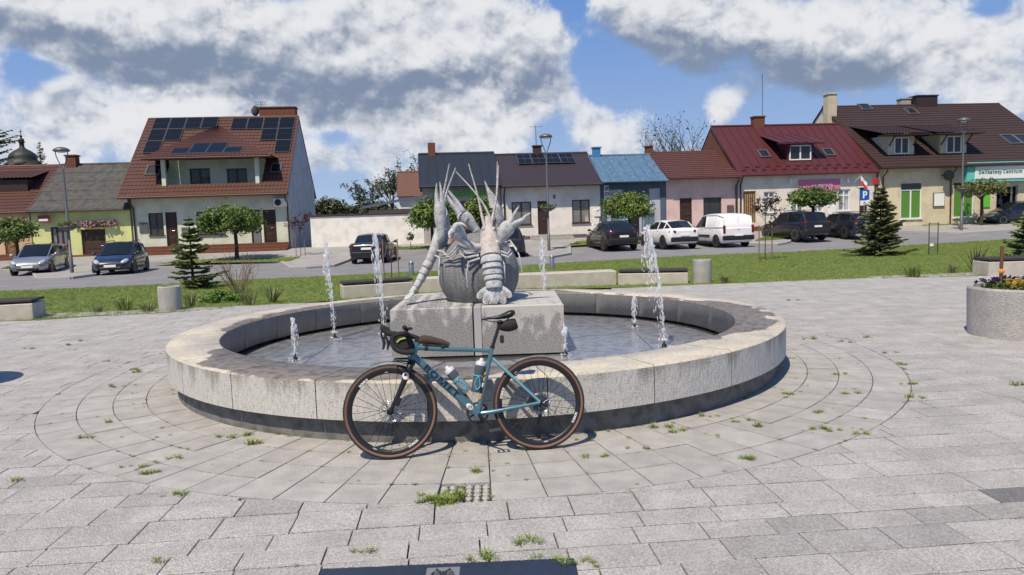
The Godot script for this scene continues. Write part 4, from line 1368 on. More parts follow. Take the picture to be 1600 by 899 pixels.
	var side_path := func(s: float) -> Array: return [Vector3(0.145, 0.932, s * 0.02), Vector3(0.145, 0.934, s * 0.15), Vector3(0.135, 0.934, s * 0.19), Vector3(0.095, 0.93, s * 0.207), Vector3(0.055, 0.915, s * 0.21), Vector3(0.046, 0.875, s * 0.214), Vector3(0.07, 0.825, s * 0.22), Vector3(0.125, 0.797, s * 0.226), Vector3(0.205, 0.795, s * 0.232)]
	for s in [-1.0, 1.0]: tube(st, spline(side_path.call(s), 5), 0.0195, 10)
	obj("handlebar", st, M.grip, b)
	for s in [-1.0, 1.0]:
		st = shape()
		tube(st, spline([Vector3(0.085, 0.934, s * 0.208), Vector3(0.04, 0.936, s * 0.21), Vector3(0.0, 0.955, s * 0.21), Vector3(-0.018, 0.985, s * 0.21), Vector3(-0.012, 1.004, s * 0.21)], 5), spline([0.018, 0.022, 0.02, 0.021, 0.012], 5), 10, true, 0.85, Vector3.UP)
		var hood := obj("brake_hood", st, M.grip, b)
		st = shape()
		tube(st, spline([Vector3(-0.022, 0.975, s * 0.212), Vector3(-0.03, 0.93, s * 0.215), Vector3(-0.012, 0.875, s * 0.218), Vector3(-0.022, 0.822, s * 0.222)], 5), spline([0.008, 0.007, 0.012, 0.006], 5), 8, true, 0.6, Vector3.RIGHT)
		obj("lever", st, M.bike_black, hood)
	st = shape()
	box(st, Vector3(0.155, 0.975, 0.0), Vector3(0.07, 0.02, 0.048), 0.006)
	tube(st, [Vector3(0.14, 0.95, 0.0), Vector3(0.15, 0.97, 0.0)], 0.012, 8)
	box(st, Vector3(0.132, 0.985, 0.02), Vector3(0.035, 0.03, 0.03), 0.008)
	obj("bike_computer", st, M.bag, b)
	st = shape()
	tube(st, [Vector3(0.125, 0.865, -0.1), Vector3(0.125, 0.865, -0.09), Vector3(0.125, 0.865, 0.09), Vector3(0.125, 0.865, 0.1)], [0.045, 0.066, 0.066, 0.045], 16)
	obj("handlebar_bag", st, M.bag, b)
	st = shape()
	tube(st, spline([Vector3(0.075, 0.872, 0.102), Vector3(0.10, 0.893, 0.104), Vector3(0.145, 0.902, 0.103)], 4), 0.013, 8, true, 0.5, Vector3.BACK)
	obj("bag_trim", st, M.lime, b)
	for s in [-1.0, 1.0]:
		st = shape()
		tube(st, spline([Vector3(0.04, 0.94, s * 0.2), Vector3(0.06, 0.86, s * 0.12), Vector3(0.13, 0.80, s * 0.043), Vector3(0.15, 0.70, s * 0.045), Vector3(0.05, 0.44, s * 0.06)], 6), 0.0025, 5)
		obj("brake_hose", st, M.bike_black, b)
	# top tube bag
	st = shape()
	tube(st, spline([Vector3(0.232, 0.868, 0), Vector3(0.262, 0.885, 0), Vector3(0.33, 0.878, 0), Vector3(0.41, 0.858, 0), Vector3(0.468, 0.838, 0)], 4), spline([0.02, 0.034, 0.03, 0.023, 0.014], 4), 12, true, 0.8, Vector3.UP)
	var tb := obj("top_tube_bag", st, M.brown_bag, b)
	st = shape()
	box(st, Vector3(0.36, 0.838, 0), Vector3(0.2, 0.012, 0.046), 0.004, Basis(Vector3.BACK, -0.13))
	for x in [0.29, 0.415]: tube(st, [Vector3(x - 0.012, 0.823, 0), Vector3(x + 0.012, 0.820, 0)], 0.0235, 12)
	obj("bag_base", st, M.bag, tb)
	# bottles in their cages
	for q in [[Vector3(0.588, 0.475, 0), Vector3(0.432, 0.672, 0)], [Vector3(0.652, 0.465, 0), Vector3(0.71, 0.722, 0)]]:
		var p0: Vector3 = q[0]
		var ax: Vector3 = (q[1] - q[0]).normalized()
		var xf := Transform3D(Basis(Vector3(ax.y, -ax.x, 0), ax, Vector3.BACK), p0)
		var l: float = (q[1] - q[0]).length()
		st = shape()
		lathe(st, [Vector2(0, 0), Vector2(0.037, 0.0), Vector2(0.04, 0.01), Vector2(0.04, l * 0.46), Vector2(0.036, l * 0.52), Vector2(0.036, l * 0.55), Vector2(0.04, l * 0.60), Vector2(0.039, l * 0.78)], 20, xf)
		var bt := obj("bottle", st, M.smoke_light if q[0].x < 0.6 else M.smoke, b)
		st = shape()
		lathe(st, [Vector2(0.0365, l * 0.55), Vector2(0.0406, l * 0.60), Vector2(0.0398, l * 0.77)], 20, xf)
		obj("sleeve", st, M.smoke, bt)
		st = shape()
		lathe(st, [Vector2(0.04, l * 0.78), Vector2(0.04, l * 0.87), Vector2(0.03, l * 0.91), Vector2(0.016, l * 0.92), Vector2(0.014, l), Vector2(0, l)], 20, xf)
		obj("cap", st, M.cap, bt)
		st = shape()
		for s in [-1.0, 1.0]:
			tube(st, spline([xf * Vector3(0.0, 0.02, s * 0.041), xf * Vector3(-0.02, l * 0.25, s * 0.038), xf * Vector3(0.0, l * 0.47, s * 0.043), xf * Vector3(0.03, l * 0.46, s * 0.03)], 4), 0.0045, 6)
			tube(st, spline([xf * Vector3(0.0, l * 0.47, s * 0.043), xf * Vector3(0.022, l * 0.2, s * 0.038), xf * Vector3(0.0, 0.02, s * 0.041)], 4), 0.0045, 6)
		var arc := []
		for k in 9: arc.append(xf * Vector3(-cos(-PI / 2 + PI * k / 8) * 0.043, l * 0.47, sin(-PI / 2 + PI * k / 8) * 0.043))
		tube(st, arc, 0.0045, 6)
		obj("bottle_cage", st, M.cyan, b)
	# drive train
	st = shape()
	var turn := Transform3D(Basis(Vector3.RIGHT, PI / 2), bb)
	lathe(st, [Vector2(0.07, -0.044), Vector2(0.082, -0.044), Vector2(0.082, -0.048), Vector2(0.07, -0.048), Vector2(0.07, -0.044)], 40, turn, false)
	for k in 40:
		var a := TAU * k / 40
		box(st, bb + Vector3(cos(a) * 0.084, sin(a) * 0.084, -0.046), Vector3(0.006, 0.006, 0.003), 0.0, Basis(Vector3.BACK, a))
	for k in 4:
		var a := TAU * k / 4 + 0.4
		tube(st, [bb + Vector3(0, 0, -0.046), bb + Vector3(cos(a), sin(a), 0) * 0.072 + Vector3(0, 0, -0.046)], 0.008, 6)
	obj("chainring", st, M.bike_black, b)
	var cr := Vector3(0.115, -0.125, 0).normalized() * 0.172
	for s in [-1.0, 1.0]:
		var e: Vector3 = bb + cr * s + Vector3(0, 0, s * 0.062)
		st = shape()
		tube(st, [bb + Vector3(0, 0, s * 0.05), e], [0.017, 0.012], 8, true, 0.7, Vector3.BACK)
		obj("crank_arm", st, M.bike_black, b)
		st = shape()
		for z in [0.012, 0.075]: bar(st, e + Vector3(-0.042, 0.0, s * z), e + Vector3(0.042, 0.012, s * z), 0.01, 0.016, Vector3.UP, 0.002)
		for x in [-0.04, 0.0, 0.04]: bar(st, e + Vector3(x, 0.003, s * 0.012), e + Vector3(x, 0.003, s * 0.075), 0.012, 0.014, Vector3.UP, 0.002)
		obj("pedal", st, M.steel_dark, b)
	st = shape()
	tube(st, [bb + Vector3(0.01, 0.084, -0.046), hub + Vector3(0.0, 0.055, -0.046)], 0.0045, 5, true, 0.6)
	tube(st, [bb + Vector3(0.0, -0.084, -0.046), hub + Vector3(-0.03, -0.155, -0.046), hub + Vector3(0.0, -0.16, -0.046), hub + Vector3(0.02, -0.10, -0.046), hub + Vector3(0.05, -0.04, -0.046)], 0.0045, 5, true, 0.6)
	obj("chain", st, M.steel_dark, b)
	st = shape()
	tube(st, [hub + Vector3(0.005, -0.02, -0.062), hub + Vector3(0.025, -0.06, -0.062), hub + Vector3(0.012, -0.10, -0.055)], 0.014, 8)
	tube(st, [hub + Vector3(0.012, -0.09, -0.05), hub + Vector3(-0.012, -0.17, -0.05)], 0.019, 8, true, 0.4, Vector3.BACK)
	obj("derailleur", st, M.bike_black, b)
	for q in [Vector3(0.062, 0.43, 0.05), hub + Vector3(-0.075, 0.02, 0.05)]:
		st = shape()
		box(st, q, Vector3(0.04, 0.065, 0.03), 0.008, Basis(Vector3.BACK, -0.45))
		obj("brake_calliper", st, M.bike_black, b)


# ---------------------------------------------------------------- buildings (x along the front, y up, the front at z = 0, the house behind it)
func wall_front(st: SurfaceTool, x0: float, x1: float, y0: float, y1: float, holes: Array, reveal := 0.14) -> void:
	st.set_smooth_group(-1)
	var xs := [x0, x1]
	var ys := [y0, y1]
	for r in holes:
		xs.append_array([r.position.x, r.end.x])
		ys.append_array([r.position.y, r.end.y])
	xs.sort()
	ys.sort()
	for i in xs.size() - 1:
		for j in ys.size() - 1:
			var c := Vector2(xs[i] + xs[i + 1], ys[j] + ys[j + 1]) / 2.0
			if xs[i + 1] - xs[i] < 1e-4 or ys[j + 1] - ys[j] < 1e-4 or c.x < x0 or c.x > x1 or c.y < y0 or c.y > y1: continue
			if holes.any(func(r): return r.has_point(c)): continue
			quad(st, Vector3(xs[i], ys[j], 0), Vector3(xs[i + 1], ys[j], 0), Vector3(xs[i + 1], ys[j + 1], 0), Vector3(xs[i], ys[j + 1], 0))
	for r in holes:
		var a: Vector2 = r.position
		var b: Vector2 = r.end
		var d := Vector3(0, 0, -reveal)
		var p := [Vector3(a.x, a.y, 0), Vector3(b.x, a.y, 0), Vector3(b.x, b.y, 0), Vector3(a.x, b.y, 0)]
		for k in 4: quad(st, p[k], p[(k + 1) % 4], p[(k + 1) % 4] + d, p[k] + d)

func frame_bars(st: SurfaceTool, r: Rect2, z: float, w: float, deep: float, uprights: Array, cross: Array) -> void:
	var a := r.position
	var b := r.end
	box(st, Vector3(a.x + w / 2, (a.y + b.y) / 2, z), Vector3(w, b.y - a.y, deep), 0.006)
	box(st, Vector3(b.x - w / 2, (a.y + b.y) / 2, z), Vector3(w, b.y - a.y, deep), 0.006)
	for y in [a.y + w / 2, b.y - w / 2]: box(st, Vector3((a.x + b.x) / 2, y, z), Vector3(b.x - a.x - 2 * w, w, deep), 0.006)
	for u in uprights: box(st, Vector3(lerpf(a.x, b.x, u), (a.y + b.y) / 2, z), Vector3(w * 1.2, b.y - a.y - 2 * w, deep * 0.9), 0.006)
	for u in cross: box(st, Vector3((a.x + b.x) / 2, lerpf(a.y, b.y, u), z), Vector3(b.x - a.x - 2 * w, w * 1.1, deep * 0.85), 0.006)

func window_unit(house: Node, r: Rect2, m: Material, uprights := [0.5], cross := [], z := -0.10, glass: Material = null, blind: Material = null) -> Node:
	var st := shape()
	frame_bars(st, r, z, 0.075, 0.06, uprights, cross)
	var f := obj("window", st, m, house)
	var xs := [0.0] + uprights + [1.0]
	var ys := [0.0] + cross + [1.0]
	for i in xs.size() - 1:
		for j in ys.size() - 1:
			st = shape()
			var a := Vector2(lerpf(r.position.x, r.end.x, xs[i]), lerpf(r.position.y, r.end.y, ys[j]))
			var b := Vector2(lerpf(r.position.x, r.end.x, xs[i + 1]), lerpf(r.position.y, r.end.y, ys[j + 1]))
			box(st, Vector3((a.x + b.x) / 2, (a.y + b.y) / 2, z - 0.02), Vector3(b.x - a.x - 0.05, b.y - a.y - 0.05, 0.012))
			obj("pane", st, glass if glass else M.glass_pane, f)
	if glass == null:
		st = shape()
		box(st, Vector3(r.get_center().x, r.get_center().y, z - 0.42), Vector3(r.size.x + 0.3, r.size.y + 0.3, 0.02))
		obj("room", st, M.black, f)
		for s in [-1.0, 1.0]:
			if rng.randf() < 0.3: continue
			st = shape()
			var cw := r.size.x * rnd(0.12, 0.3)
			for k in 4: box(st, Vector3(r.get_center().x + s * (r.size.x / 2 - cw * (k + 0.5) / 4), r.get_center().y, z - 0.1 - 0.02 * (k % 2)), Vector3(cw / 4, r.size.y, 0.015))
			obj("curtain", st, M.curtain, f)
	if blind:
		var n := int((r.size.y * 0.6) / 0.09)
		for k in n:
			st = shape()
			box(st, Vector3(r.get_center().x, r.end.y - 0.12 - k * 0.09, z - 0.008), Vector3(r.size.x - 0.16, 0.045, 0.006))
			obj("blind_slat", st, blind, f)
	st = shape()
	box(st, Vector3(r.get_center().x, r.position.y - 0.025, 0.01), Vector3(r.size.x + 0.1, 0.05, 0.16), 0.008)
	obj("window_sill", st, m, f)
	return f

func door_unit(house: Node, r: Rect2, m: Material, panels := true, z := -0.10) -> void:
	var st := shape()
	frame_bars(st, r, z, 0.08, 0.07, [], [])
	box(st, Vector3(r.get_center().x, r.get_center().y, z - 0.02), Vector3(r.size.x - 0.14, r.size.y - 0.14, 0.04))
	if panels:
		for k in 3: box(st, Vector3(r.get_center().x, r.position.y + r.size.y * (0.2 + 0.29 * k), z + 0.004), Vector3(r.size.x - 0.4, r.size.y * 0.22, 0.02), 0.01)
	var d := obj("door", st, m, house)
	st = shape()
	tube(st, [Vector3(r.end.x - 0.2, r.position.y + r.size.y * 0.47, z + 0.06), Vector3(r.end.x - 0.32, r.position.y + r.size.y * 0.47, z + 0.06)], 0.016, 6)
	obj("handle", st, M.chrome, d)

# a roof slope from eave a-b up to ridge c-d, shaped as tiles, standing seams or corrugated sheets; holes are rects in shares of width and slope
func slope(house: Node, called: String, a: Vector3, b: Vector3, c: Vector3, d: Vector3, kind: String, m: Material, holes := []) -> MeshInstance3D:
	var st := shape()
	var wide := (b - a).length()
	var long := ((d - a).length() + (c - b).length()) / 2.0
	var up := (b - a).cross(d - a).normalized()
	var us := []
	var vs := []
	var step := 0.115
	if kind == "seam":
		var n := maxi(1, roundi(wide / 0.6))
		for k in n:
			us.append([float(k) / n, 0.0])
			if k: 
				us.append([float(k) / n, 0.035])
				us.append([float(k) / n + 0.03 / wide, 0.035])
				us.append([float(k) / n + 0.03 / wide, 0.0])
		us.append([1.0, 0.0])
		for k in 9: vs.append([k / 8.0, 0.0])
	elif kind == "flat":
		for k in 5: us.append([k / 4.0, 0.0])
		for k in 5: vs.append([k / 4.0, 0.0])
	else:
		if kind == "wave": step = 0.09
		var n := maxi(2, roundi(wide / step))
		for k in n + 1: us.append([float(k) / n, 0.032 if k % 2 else 0.0])
		if kind == "tile":
			var rows := maxi(2, roundi(long / 0.36))
			for k in rows:
				vs.append([float(k) / rows, 0.03])
				vs.append([float(k + 1) / rows - 0.0005, 0.0])
		else:
			var rows := maxi(2, roundi(long / 1.2))
			for k in rows:
				vs.append([float(k) / rows, 0.02])
				vs.append([float(k + 1) / rows - 0.0005, 0.0])
	var grid := []
	for v in vs:
		var row := []
		for q in us:
			row.append(a.lerp(b, q[0]).lerp(d.lerp(c, q[0]), v[0]) + up * (q[1] + v[1] + 0.02))
		grid.append(row)
	st.set_smooth_group(-1)
	for j in vs.size() - 1:
		for i in us.size() - 1:
			var u: float = (us[i][0] + us[i + 1][0]) / 2
			var w: float = (vs[j][0] + vs[j + 1][0]) / 2
			if holes.any(func(h): return h.has_point(Vector2(u, w))): continue
			quad(st, grid[j][i], grid[j][i + 1], grid[j + 1][i + 1], grid[j + 1][i])
	return obj(called, st, m, house)

func roof_point(x: float, y: float, e: Array) -> Vector3:
	var k: float = (e[1] - e[0]) / (e[3] / 2.0 + e[2])
	return Vector3(x, y, e[2] - (y - e[0]) / k)

func roof_basis(e: Array) -> Basis:
	var d := Vector3(0, e[1] - e[0], -(e[3] / 2.0 + e[2])).normalized()
	return Basis(Vector3.RIGHT, d, Vector3.RIGHT.cross(d))

# e = [eave height, ridge height, overhang, depth of the house]
func shell(house: Node, x0: float, x1: float, e: Array, wall_m: Material, gable_m: Material, kind: String, roof_m: Material, holes: Array, roof_holes := [], rx0 := 0.0, rx1 := 0.0) -> void:
	var k: float = (e[1] - e[0]) / (e[3] / 2.0 + e[2])
	var top: float = e[0] + k * e[2]
	var st := shape()
	wall_front(st, x0, x1, -0.2, top, holes)
	obj("front_wall", st, wall_m, house)
	for s in [0, 1]:
		st = shape()
		st.set_smooth_group(-1)
		var x: float = x0 if s == 0 else x1
		var p := [Vector3(x, -0.2, 0), Vector3(x, -0.2, -e[3]), Vector3(x, top, -e[3]), Vector3(x, e[1], -e[3] / 2), Vector3(x, top, 0)]
		for i in range(1, 4):
			if s == 1: tri(st, p[0], p[i], p[i + 1])
			else: tri(st, p[0], p[i + 1], p[i])
		obj("gable_wall", st, gable_m, house)
	st = shape()
	st.set_smooth_group(-1)
	quad(st, Vector3(x1, -0.2, -e[3]), Vector3(x0, -0.2, -e[3]), Vector3(x0, top, -e[3]), Vector3(x1, top, -e[3]))
	obj("back_wall", st, wall_m, house)
	var l := x0 - rx0
	var r := x1 + rx1
	var za: float = e[2]
	var zb: float = -e[3] - e[2]
	var zm: float = -e[3] / 2
	slope(house, "roof", Vector3(l, e[0], za), Vector3(r, e[0], za), Vector3(r, e[1], zm), Vector3(l, e[1], zm), kind, roof_m, roof_holes)
	slope(house, "roof", Vector3(r, e[0], zb), Vector3(l, e[0], zb), Vector3(l, e[1], zm), Vector3(r, e[1], zm), "flat", roof_m)
	st = shape()
	tube(st, [Vector3(l, e[1] + 0.03, zm), Vector3(r, e[1] + 0.03, zm)], 0.09, 8)
	obj("ridge_cap", st, roof_m, house)
	# soffit, gutter, verge boards
	st = shape()
	box(st, Vector3((l + r) / 2, e[0] - 0.05, za / 2), Vector3(r - l, 0.05, za))
	for s in [l, r]: bar(st, Vector3(s, e[0] - 0.03, za), Vector3(s, e[1] - 0.03, zm), 0.05, 0.16)
	obj("verge_board", st, roof_m, house)
	st = shape()
	tube(st, [Vector3(l, e[0] - 0.03, za + 0.05), Vector3(r, e[0] - 0.03, za + 0.05)], 0.065, 8)
	obj("gutter", st, roof_m, house)

func downpipe(house: Node, x: float, e: Array, m: Material) -> void:
	var st := shape()
	tube(st, [Vector3(x, e[0] - 0.05, e[2] + 0.03), Vector3(x, e[0] - 0.25, e[2]), Vector3(x, e[0] - 0.6, 0.08), Vector3(x, 0.02, 0.08)], 0.05, 8)
	obj("downpipe", st, m, house)

func chimney(house: Node, p: Vector3, size: Vector3, m: Material, cap := true) -> void:
	var st := shape()
	box(st, p + Vector3(0, size.y / 2 - 0.6, 0), size + Vector3(0, 1.2, 0), 0.01)
	var c := obj("chimney", st, m, house)
	if cap:
		st = shape()
		box(st, p + Vector3(0, size.y + 0.05, 0), Vector3(size.x + 0.12, 0.09, size.z + 0.12), 0.01)
		obj("chimney_cap", st, m, c)

func roof_window(house: Node, p: Vector3, w: float, h: float, e: Array) -> void:
	var b := roof_basis(e)
	var st := shape()
	for s in [-1.0, 1.0]:
		box(st, p + b * Vector3(s * w / 2, 0, 0.08), Vector3(0.09, h, 0.10), 0.01, b)
		box(st, p + b * Vector3(0, s * h / 2, 0.08), Vector3(w + 0.09, 0.09, 0.10), 0.01, b)
	var f := obj("roof_window", st, M.grey_metal, house)
	st = shape()
	box(st, p + b * Vector3(0, 0, 0.07), Vector3(w - 0.07, h - 0.07, 0.03), 0.0, b)
	obj("pane", st, M.window, f)

func solar(house: Node, p: Vector3, w: float, h: float, e: Array, cols: int, rows: int) -> void:
	var b := roof_basis(e)
	var st := shape()
	box(st, p + b * Vector3(0, 0, 0.12), Vector3(w, h, 0.035), 0.004, b)
	var f := obj("solar_panel", st, M.panel_frame, house)
	for i in cols:
		for j in rows:
			st = shape()
			box(st, p + b * Vector3(((i + 0.5) / cols - 0.5) * (w - 0.03), ((j + 0.5) / rows - 0.5) * (h - 0.03), 0.138), Vector3((w - 0.03) / cols - 0.012, (h - 0.03) / rows - 0.012, 0.008), 0.0, b)
			obj("cell_field", st, M.solar, f)

func plaster(r: float, g: float, b: float) -> StandardMaterial3D:
	return over(mat(lin(r * 1.2, g * 1.2, b * 1.2), 0.92, T.wall_stain, 0.13), T.wall_grain, 0.4)

func roofing(r: float, g: float, b: float, rough := 0.55) -> StandardMaterial3D:
	return over(mat(lin(r * 1.3, g * 1.3, b * 1.3), rough, T.mottle, 0.25), T.wall_grain, 1.5)

func aerial(house: Node, p: Vector3, h: float, arms := 3) -> void:
	var st := shape()
	tube(st, [p, p + Vector3(0, h, 0)], 0.025, 6)
	for k in arms:
		var y := h * (0.95 - 0.14 * k)
		tube(st, [p + Vector3(-0.45 + 0.1 * k, y, 0), p + Vector3(0.45 - 0.1 * k, y, 0.1)], 0.012, 5)
		for s in 4: tube(st, [p + Vector3(-0.35 + 0.22 * s, y, -0.16), p + Vector3(-0.35 + 0.22 * s, y + 0.02, 0.16)], 0.008, 4)
	obj("aerial", st, M.pole, house)

func steps(house: Node, x0: float, x1: float, high: float, deep: float, n: int, m: Material) -> void:
	for k in n:
		var st := shape()
		var h := high * (n - k) / n
		var z := deep * (k + 1.0) / n
		var zb := deep * k / n
		box(st, Vector3((x0 + x1) / 2, h / 2 - 0.1, (z + zb) / 2), Vector3(x1 - x0, h + 0.2, z - zb - 0.003), 0.01)
		obj("step", st, m, house)

# a dormer whose front stands on the roof at z, round the window r; the shed roof overhangs
func dormer(h: Node, z: float, r: Rect2, side: float, m: Material, fm: Material, kind: String, rm: Material, out: float) -> void:
	var x0 := r.position.x - side
	var x1 := r.end.x + side
	var y0 := r.position.y - 0.15
	var y1 := r.end.y + 0.16
	var st := shape()
	box(st, Vector3((x0 + x1) / 2, (y0 + y1) / 2 - 0.1, z - 1.6), Vector3(x1 - x0, y1 - y0 + 0.2, 3.2), 0.01)
	var d := obj("dormer", st, m, h)
	st = shape()
	frame_bars(st, r, z + 0.035, 0.085, 0.07, [0.5], [])
	obj("dormer_window", st, fm, d)
	for k in 2:
		st = shape()
		box(st, Vector3(r.position.x + r.size.x * (0.25 + 0.5 * k), r.get_center().y, z + 0.015), Vector3(r.size.x / 2 - 0.1, r.size.y - 0.12, 0.03))
		obj("pane", st, M.window, d)
	slope(h, "dormer_roof", Vector3(x0 - 0.75, y1 - 0.02, z + out), Vector3(x1 + 0.75, y1 - 0.02, z + out), Vector3(x1 + 0.75, y1 + 1.0, z - 3.6), Vector3(x0 - 0.75, y1 + 1.0, z - 3.6), kind, rm)
	st = shape()
	box(st, Vector3((x0 + x1) / 2, y1 - 0.06, z + out * 0.5), Vector3(x1 - x0 + 1.5, 0.07, out))
	for x in [x0 + 0.08, x1 - 0.08]: bar(st, Vector3(x, y1 - 0.75, z + 0.02), Vector3(x, y1 - 0.08, z + out * 0.8), 0.06, 0.06)
	obj("dormer_eave", st, rm, h)

func make_buildings() -> void:
	rng.seed = 61
	T.wall_grain = grey_noise(15, 0.3, 2, lin(0.84, 0.84, 0.84), lin(1, 1, 1), 256)
	T.wall_stain = grey_noise(16, 0.012, 6, lin(0.87, 0.86, 0.84), lin(1, 1, 1), 512, FastNoiseLite.TYPE_SIMPLEX_SMOOTH, 0.0, 0.3, 0.55)
	M.curtain = mat(lin(0.55, 0.54, 0.51), 0.95)
	M.glass_pane = clear(Color(0.9, 0.95, 0.95), 0.12, 0.02)
	M.grey_metal = mat(lin(0.10, 0.10, 0.11), 0.4)
	M.solar = mat(lin(0.008, 0.011, 0.02), 0.3)
	M.solar.metallic_specular = 0.25
	M.panel_frame = mat(lin(0.12, 0.125, 0.13), 0.5)
	M.brown_pvc = mat(lin(0.055, 0.026, 0.018), 0.45)
	M.roof_red = roofing(0.088, 0.037, 0.027)
	var blind := mat(lin(0.30, 0.27, 0.22), 0.8)
	var curtain := mat(lin(0.45, 0.45, 0.44), 0.9)

	# a: house cut by the left edge
	var e := [2.84, 5.86, 0.40, 9.00]
	var h := thing("townhouse", "beige house with red tiled roof and dark dormer, cut by the left edge", "house", Vector3(-30.28, 0.25, -44.36), TURN)
	var wl := plaster(0.56, 0.40, 0.25)
	var x0 := -9.0
	var x1: float = 1.74
	var holes := [Rect2(0.22, 0.09, 0.66, 1.77), Rect2(-2.36, 0.89, 1.11, 1.28)]
	shell(h, x0, x1, e, wl, wl, "tile", M.roof_red, holes, [], 0.1, 0.12)
	door_unit(h, holes[0], mat(lin(0.22, 0.12, 0.05), 0.6))
	window_unit(h, holes[1], M.brown_pvc)
	steps(h, x0, x1 - 0.1, 0.35, 1.4, 2, M.brick)
	var st := shape()
	var dc := roof_point(-0.08, 4.55, e)
	box(st, dc + Vector3(0, -0.15, -0.1), Vector3(2.2, 0.9, 1.8), 0.01)
	obj("dormer", st, M.wood, h)
	slope(h, "dormer_roof", dc + Vector3(-1.35, 0.35, 1.0), dc + Vector3(1.4, 0.35, 1.0), dc + Vector3(1.4, 0.95, -1.6), dc + Vector3(-1.35, 0.95, -1.6), "tile", M.roof_red)

	# b: low yellow-green shop
	e = [2.83, 5.88, 0.40, 9.00]
	h = thing("townhouse", "low lime-yellow house under a grey corrugated roof, flowers over its door", "house", Vector3(-25.65, 0.25, -44.88), TURN)
	wl = plaster(0.58, 0.61, 0.27)
	x0 = -2.84 + 0.0
	x1 = 2.77
	holes = [Rect2(-1.81, 0.74, 0.93, 1.14), Rect2(-0.11, -0.23, 1.38, 1.90)]
	shell(h, x0, x1, e, wl, wl, "wave", over(mat(lin(0.115, 0.112, 0.105), 0.9, T.blotch, 0.2), T.mottle, 0.9), holes, [], 0.05, 0.05)
	window_unit(h, holes[0], M.brown_pvc, [0.33, 0.66])
	door_unit(h, holes[1], mat(lin(0.05, 0.026, 0.014), 0.6))
	steps(h, -0.72, 1.82, 0.16, 0.7, 1, M.brick)
	st = shape()
	box(st, Vector3(-2.30, 0.18, 0.00) + Vector3(0, 0, 0.03), Vector3(1.5, 0.9, 0.06), 0.01)
	obj("brick_base", st, M.brick, h)
	chimney(h, Vector3(-2.14, 5.88, -4.40), Vector3(0.62, 0.55, 0.6), M.brick)
	st = shape()
	box(st, Vector3(-2.02, 2.38, 0.00) + Vector3(0, 0, 0.25), Vector3(0.62, 0.42, 0.1), 0.02)
	var sg := obj("shop_sign", st, mat(lin(0.28, 0.05, 0.06), 0.5), h)
	st = shape()
	box(st, Vector3(-2.02, 2.38, 0.00) + Vector3(0, -0.07, 0.302), Vector3(0.5, 0.12, 0.01), 0.0)
	obj("sign_band", st, M.white, sg)
	for k in 2:
		st = shape()
		for q in (230 if k == 0 else 150):
			var p: Vector3 = (Vector3(-0.42, 1.95, 0.00)).lerp(Vector3(2.06, 1.94, 0.00), rng.randf()) if q % 3 else (Vector3(-1.90, 0.63, 0.00)).lerp(Vector3(-0.89, 0.63, 0.00), rng.randf())
			p += Vector3(rnd(-0.08, 0.08), rnd(-0.16, 0.2), rnd(0.05, 0.34))
			ball(st, p, Vector3.ONE * rnd(0.035, 0.07), Basis(), 3, 5)
		obj("flowers" if k == 0 else "flower_leaves", st, mat(lin(0.42, 0.20, 0.26), 0.8) if k == 0 else mat(lin(0.06, 0.09, 0.03), 0.8), h).set_meta("kind", "stuff")

	# c: tall house with solar panels
	e = [3.47, 8.86, 0.75, 11.00]
	h = thing("townhouse", "pale green house with steep red tiled roof, solar panels and a wide balcony dormer", "house", Vector3(-18.31, 0.25, -45.72), TURN)
	wl = plaster(0.56, 0.60, 0.48)
	x0 = -4.50
	x1 = 4.76
	holes = [Rect2(-3.59, 1.19, 0.86, 1.34), Rect2(-2.61, 0.39, 0.68, 2.16), Rect2(-0.81, 1.10, 1.67, 1.42), Rect2(2.40, 0.40, 0.59, 2.14), Rect2(3.14, 0.40, 0.77, 2.11)]
	var rw := x1 - x0 + 0.55
	var dx0: float = -2.44 - 0.25
	var dx1: float = 3.18
	var kk: float = e[1] - e[0]
	shell(h, x0, x1, e, wl, plaster(0.40, 0.42, 0.44), "tile", M.roof_red, holes, [Rect2((dx0 - x0 + 0.5) / rw, 0.13, (dx1 - dx0) / rw, 0.30)], 0.5, 0.05)
	window_unit(h, holes[0], M.brown_pvc, [0.5], [], -0.1, mat(lin(0.05, 0.052, 0.055), 0.1))
	door_unit(h, holes[1], M.wood)
	window_unit(h, holes[2], M.brown_pvc, [0.5])
	window_unit(h, holes[3], M.brown_pvc, [])
	door_unit(h, holes[4], M.wood)
	steps(h, x0 + 0.1, -1.80, 0.5, 1.5, 3, M.brick)
	steps(h, -0.45, x1 - 0.05, 0.5, 1.5, 3, M.brick)
	downpipe(h, x0 + 0.12, e, M.brown_pvc)
	downpipe(h, x1 - 0.1, e, M.brown_pvc)
	# balcony dormer let into the roof
	var dy0: float = e[0] + kk * 0.13
	var dy1: float = e[0] + kk * 0.43
	var pa := roof_point(dx0, dy0, e)
	var pb := roof_point(dx0, dy1, e)
	st = shape()
	st.set_smooth_group(-1)
	var dh := [Rect2(-1.50, 4.29, 1.23, 0.97), Rect2(0.75, 4.23, 1.23, 0.97)]
	for i in 2: dh[i].position.y = maxf(dh[i].position.y, dy0 + 0.06)
	var back := shape()
	wall_front(back, dx0, dx1, dy0, dy1 + 0.15, dh, 0.1)
	var dorm := obj("dormer", back, wl, h, Transform3D(Basis(), Vector3(0, 0, -1.7)))
	for r in dh:
		st = shape()
		frame_bars(st, r, -0.06, 0.08, 0.06, [0.5], [])
		obj("dormer_window", st, M.brown_pvc, dorm)
		st = shape()
		box(st, Vector3(r.get_center().x, r.get_center().y, -0.09), Vector3(r.size.x, r.size.y, 0.02))
		obj("pane", st, M.window, dorm)
	st = shape()
	st.set_smooth_group(-1)
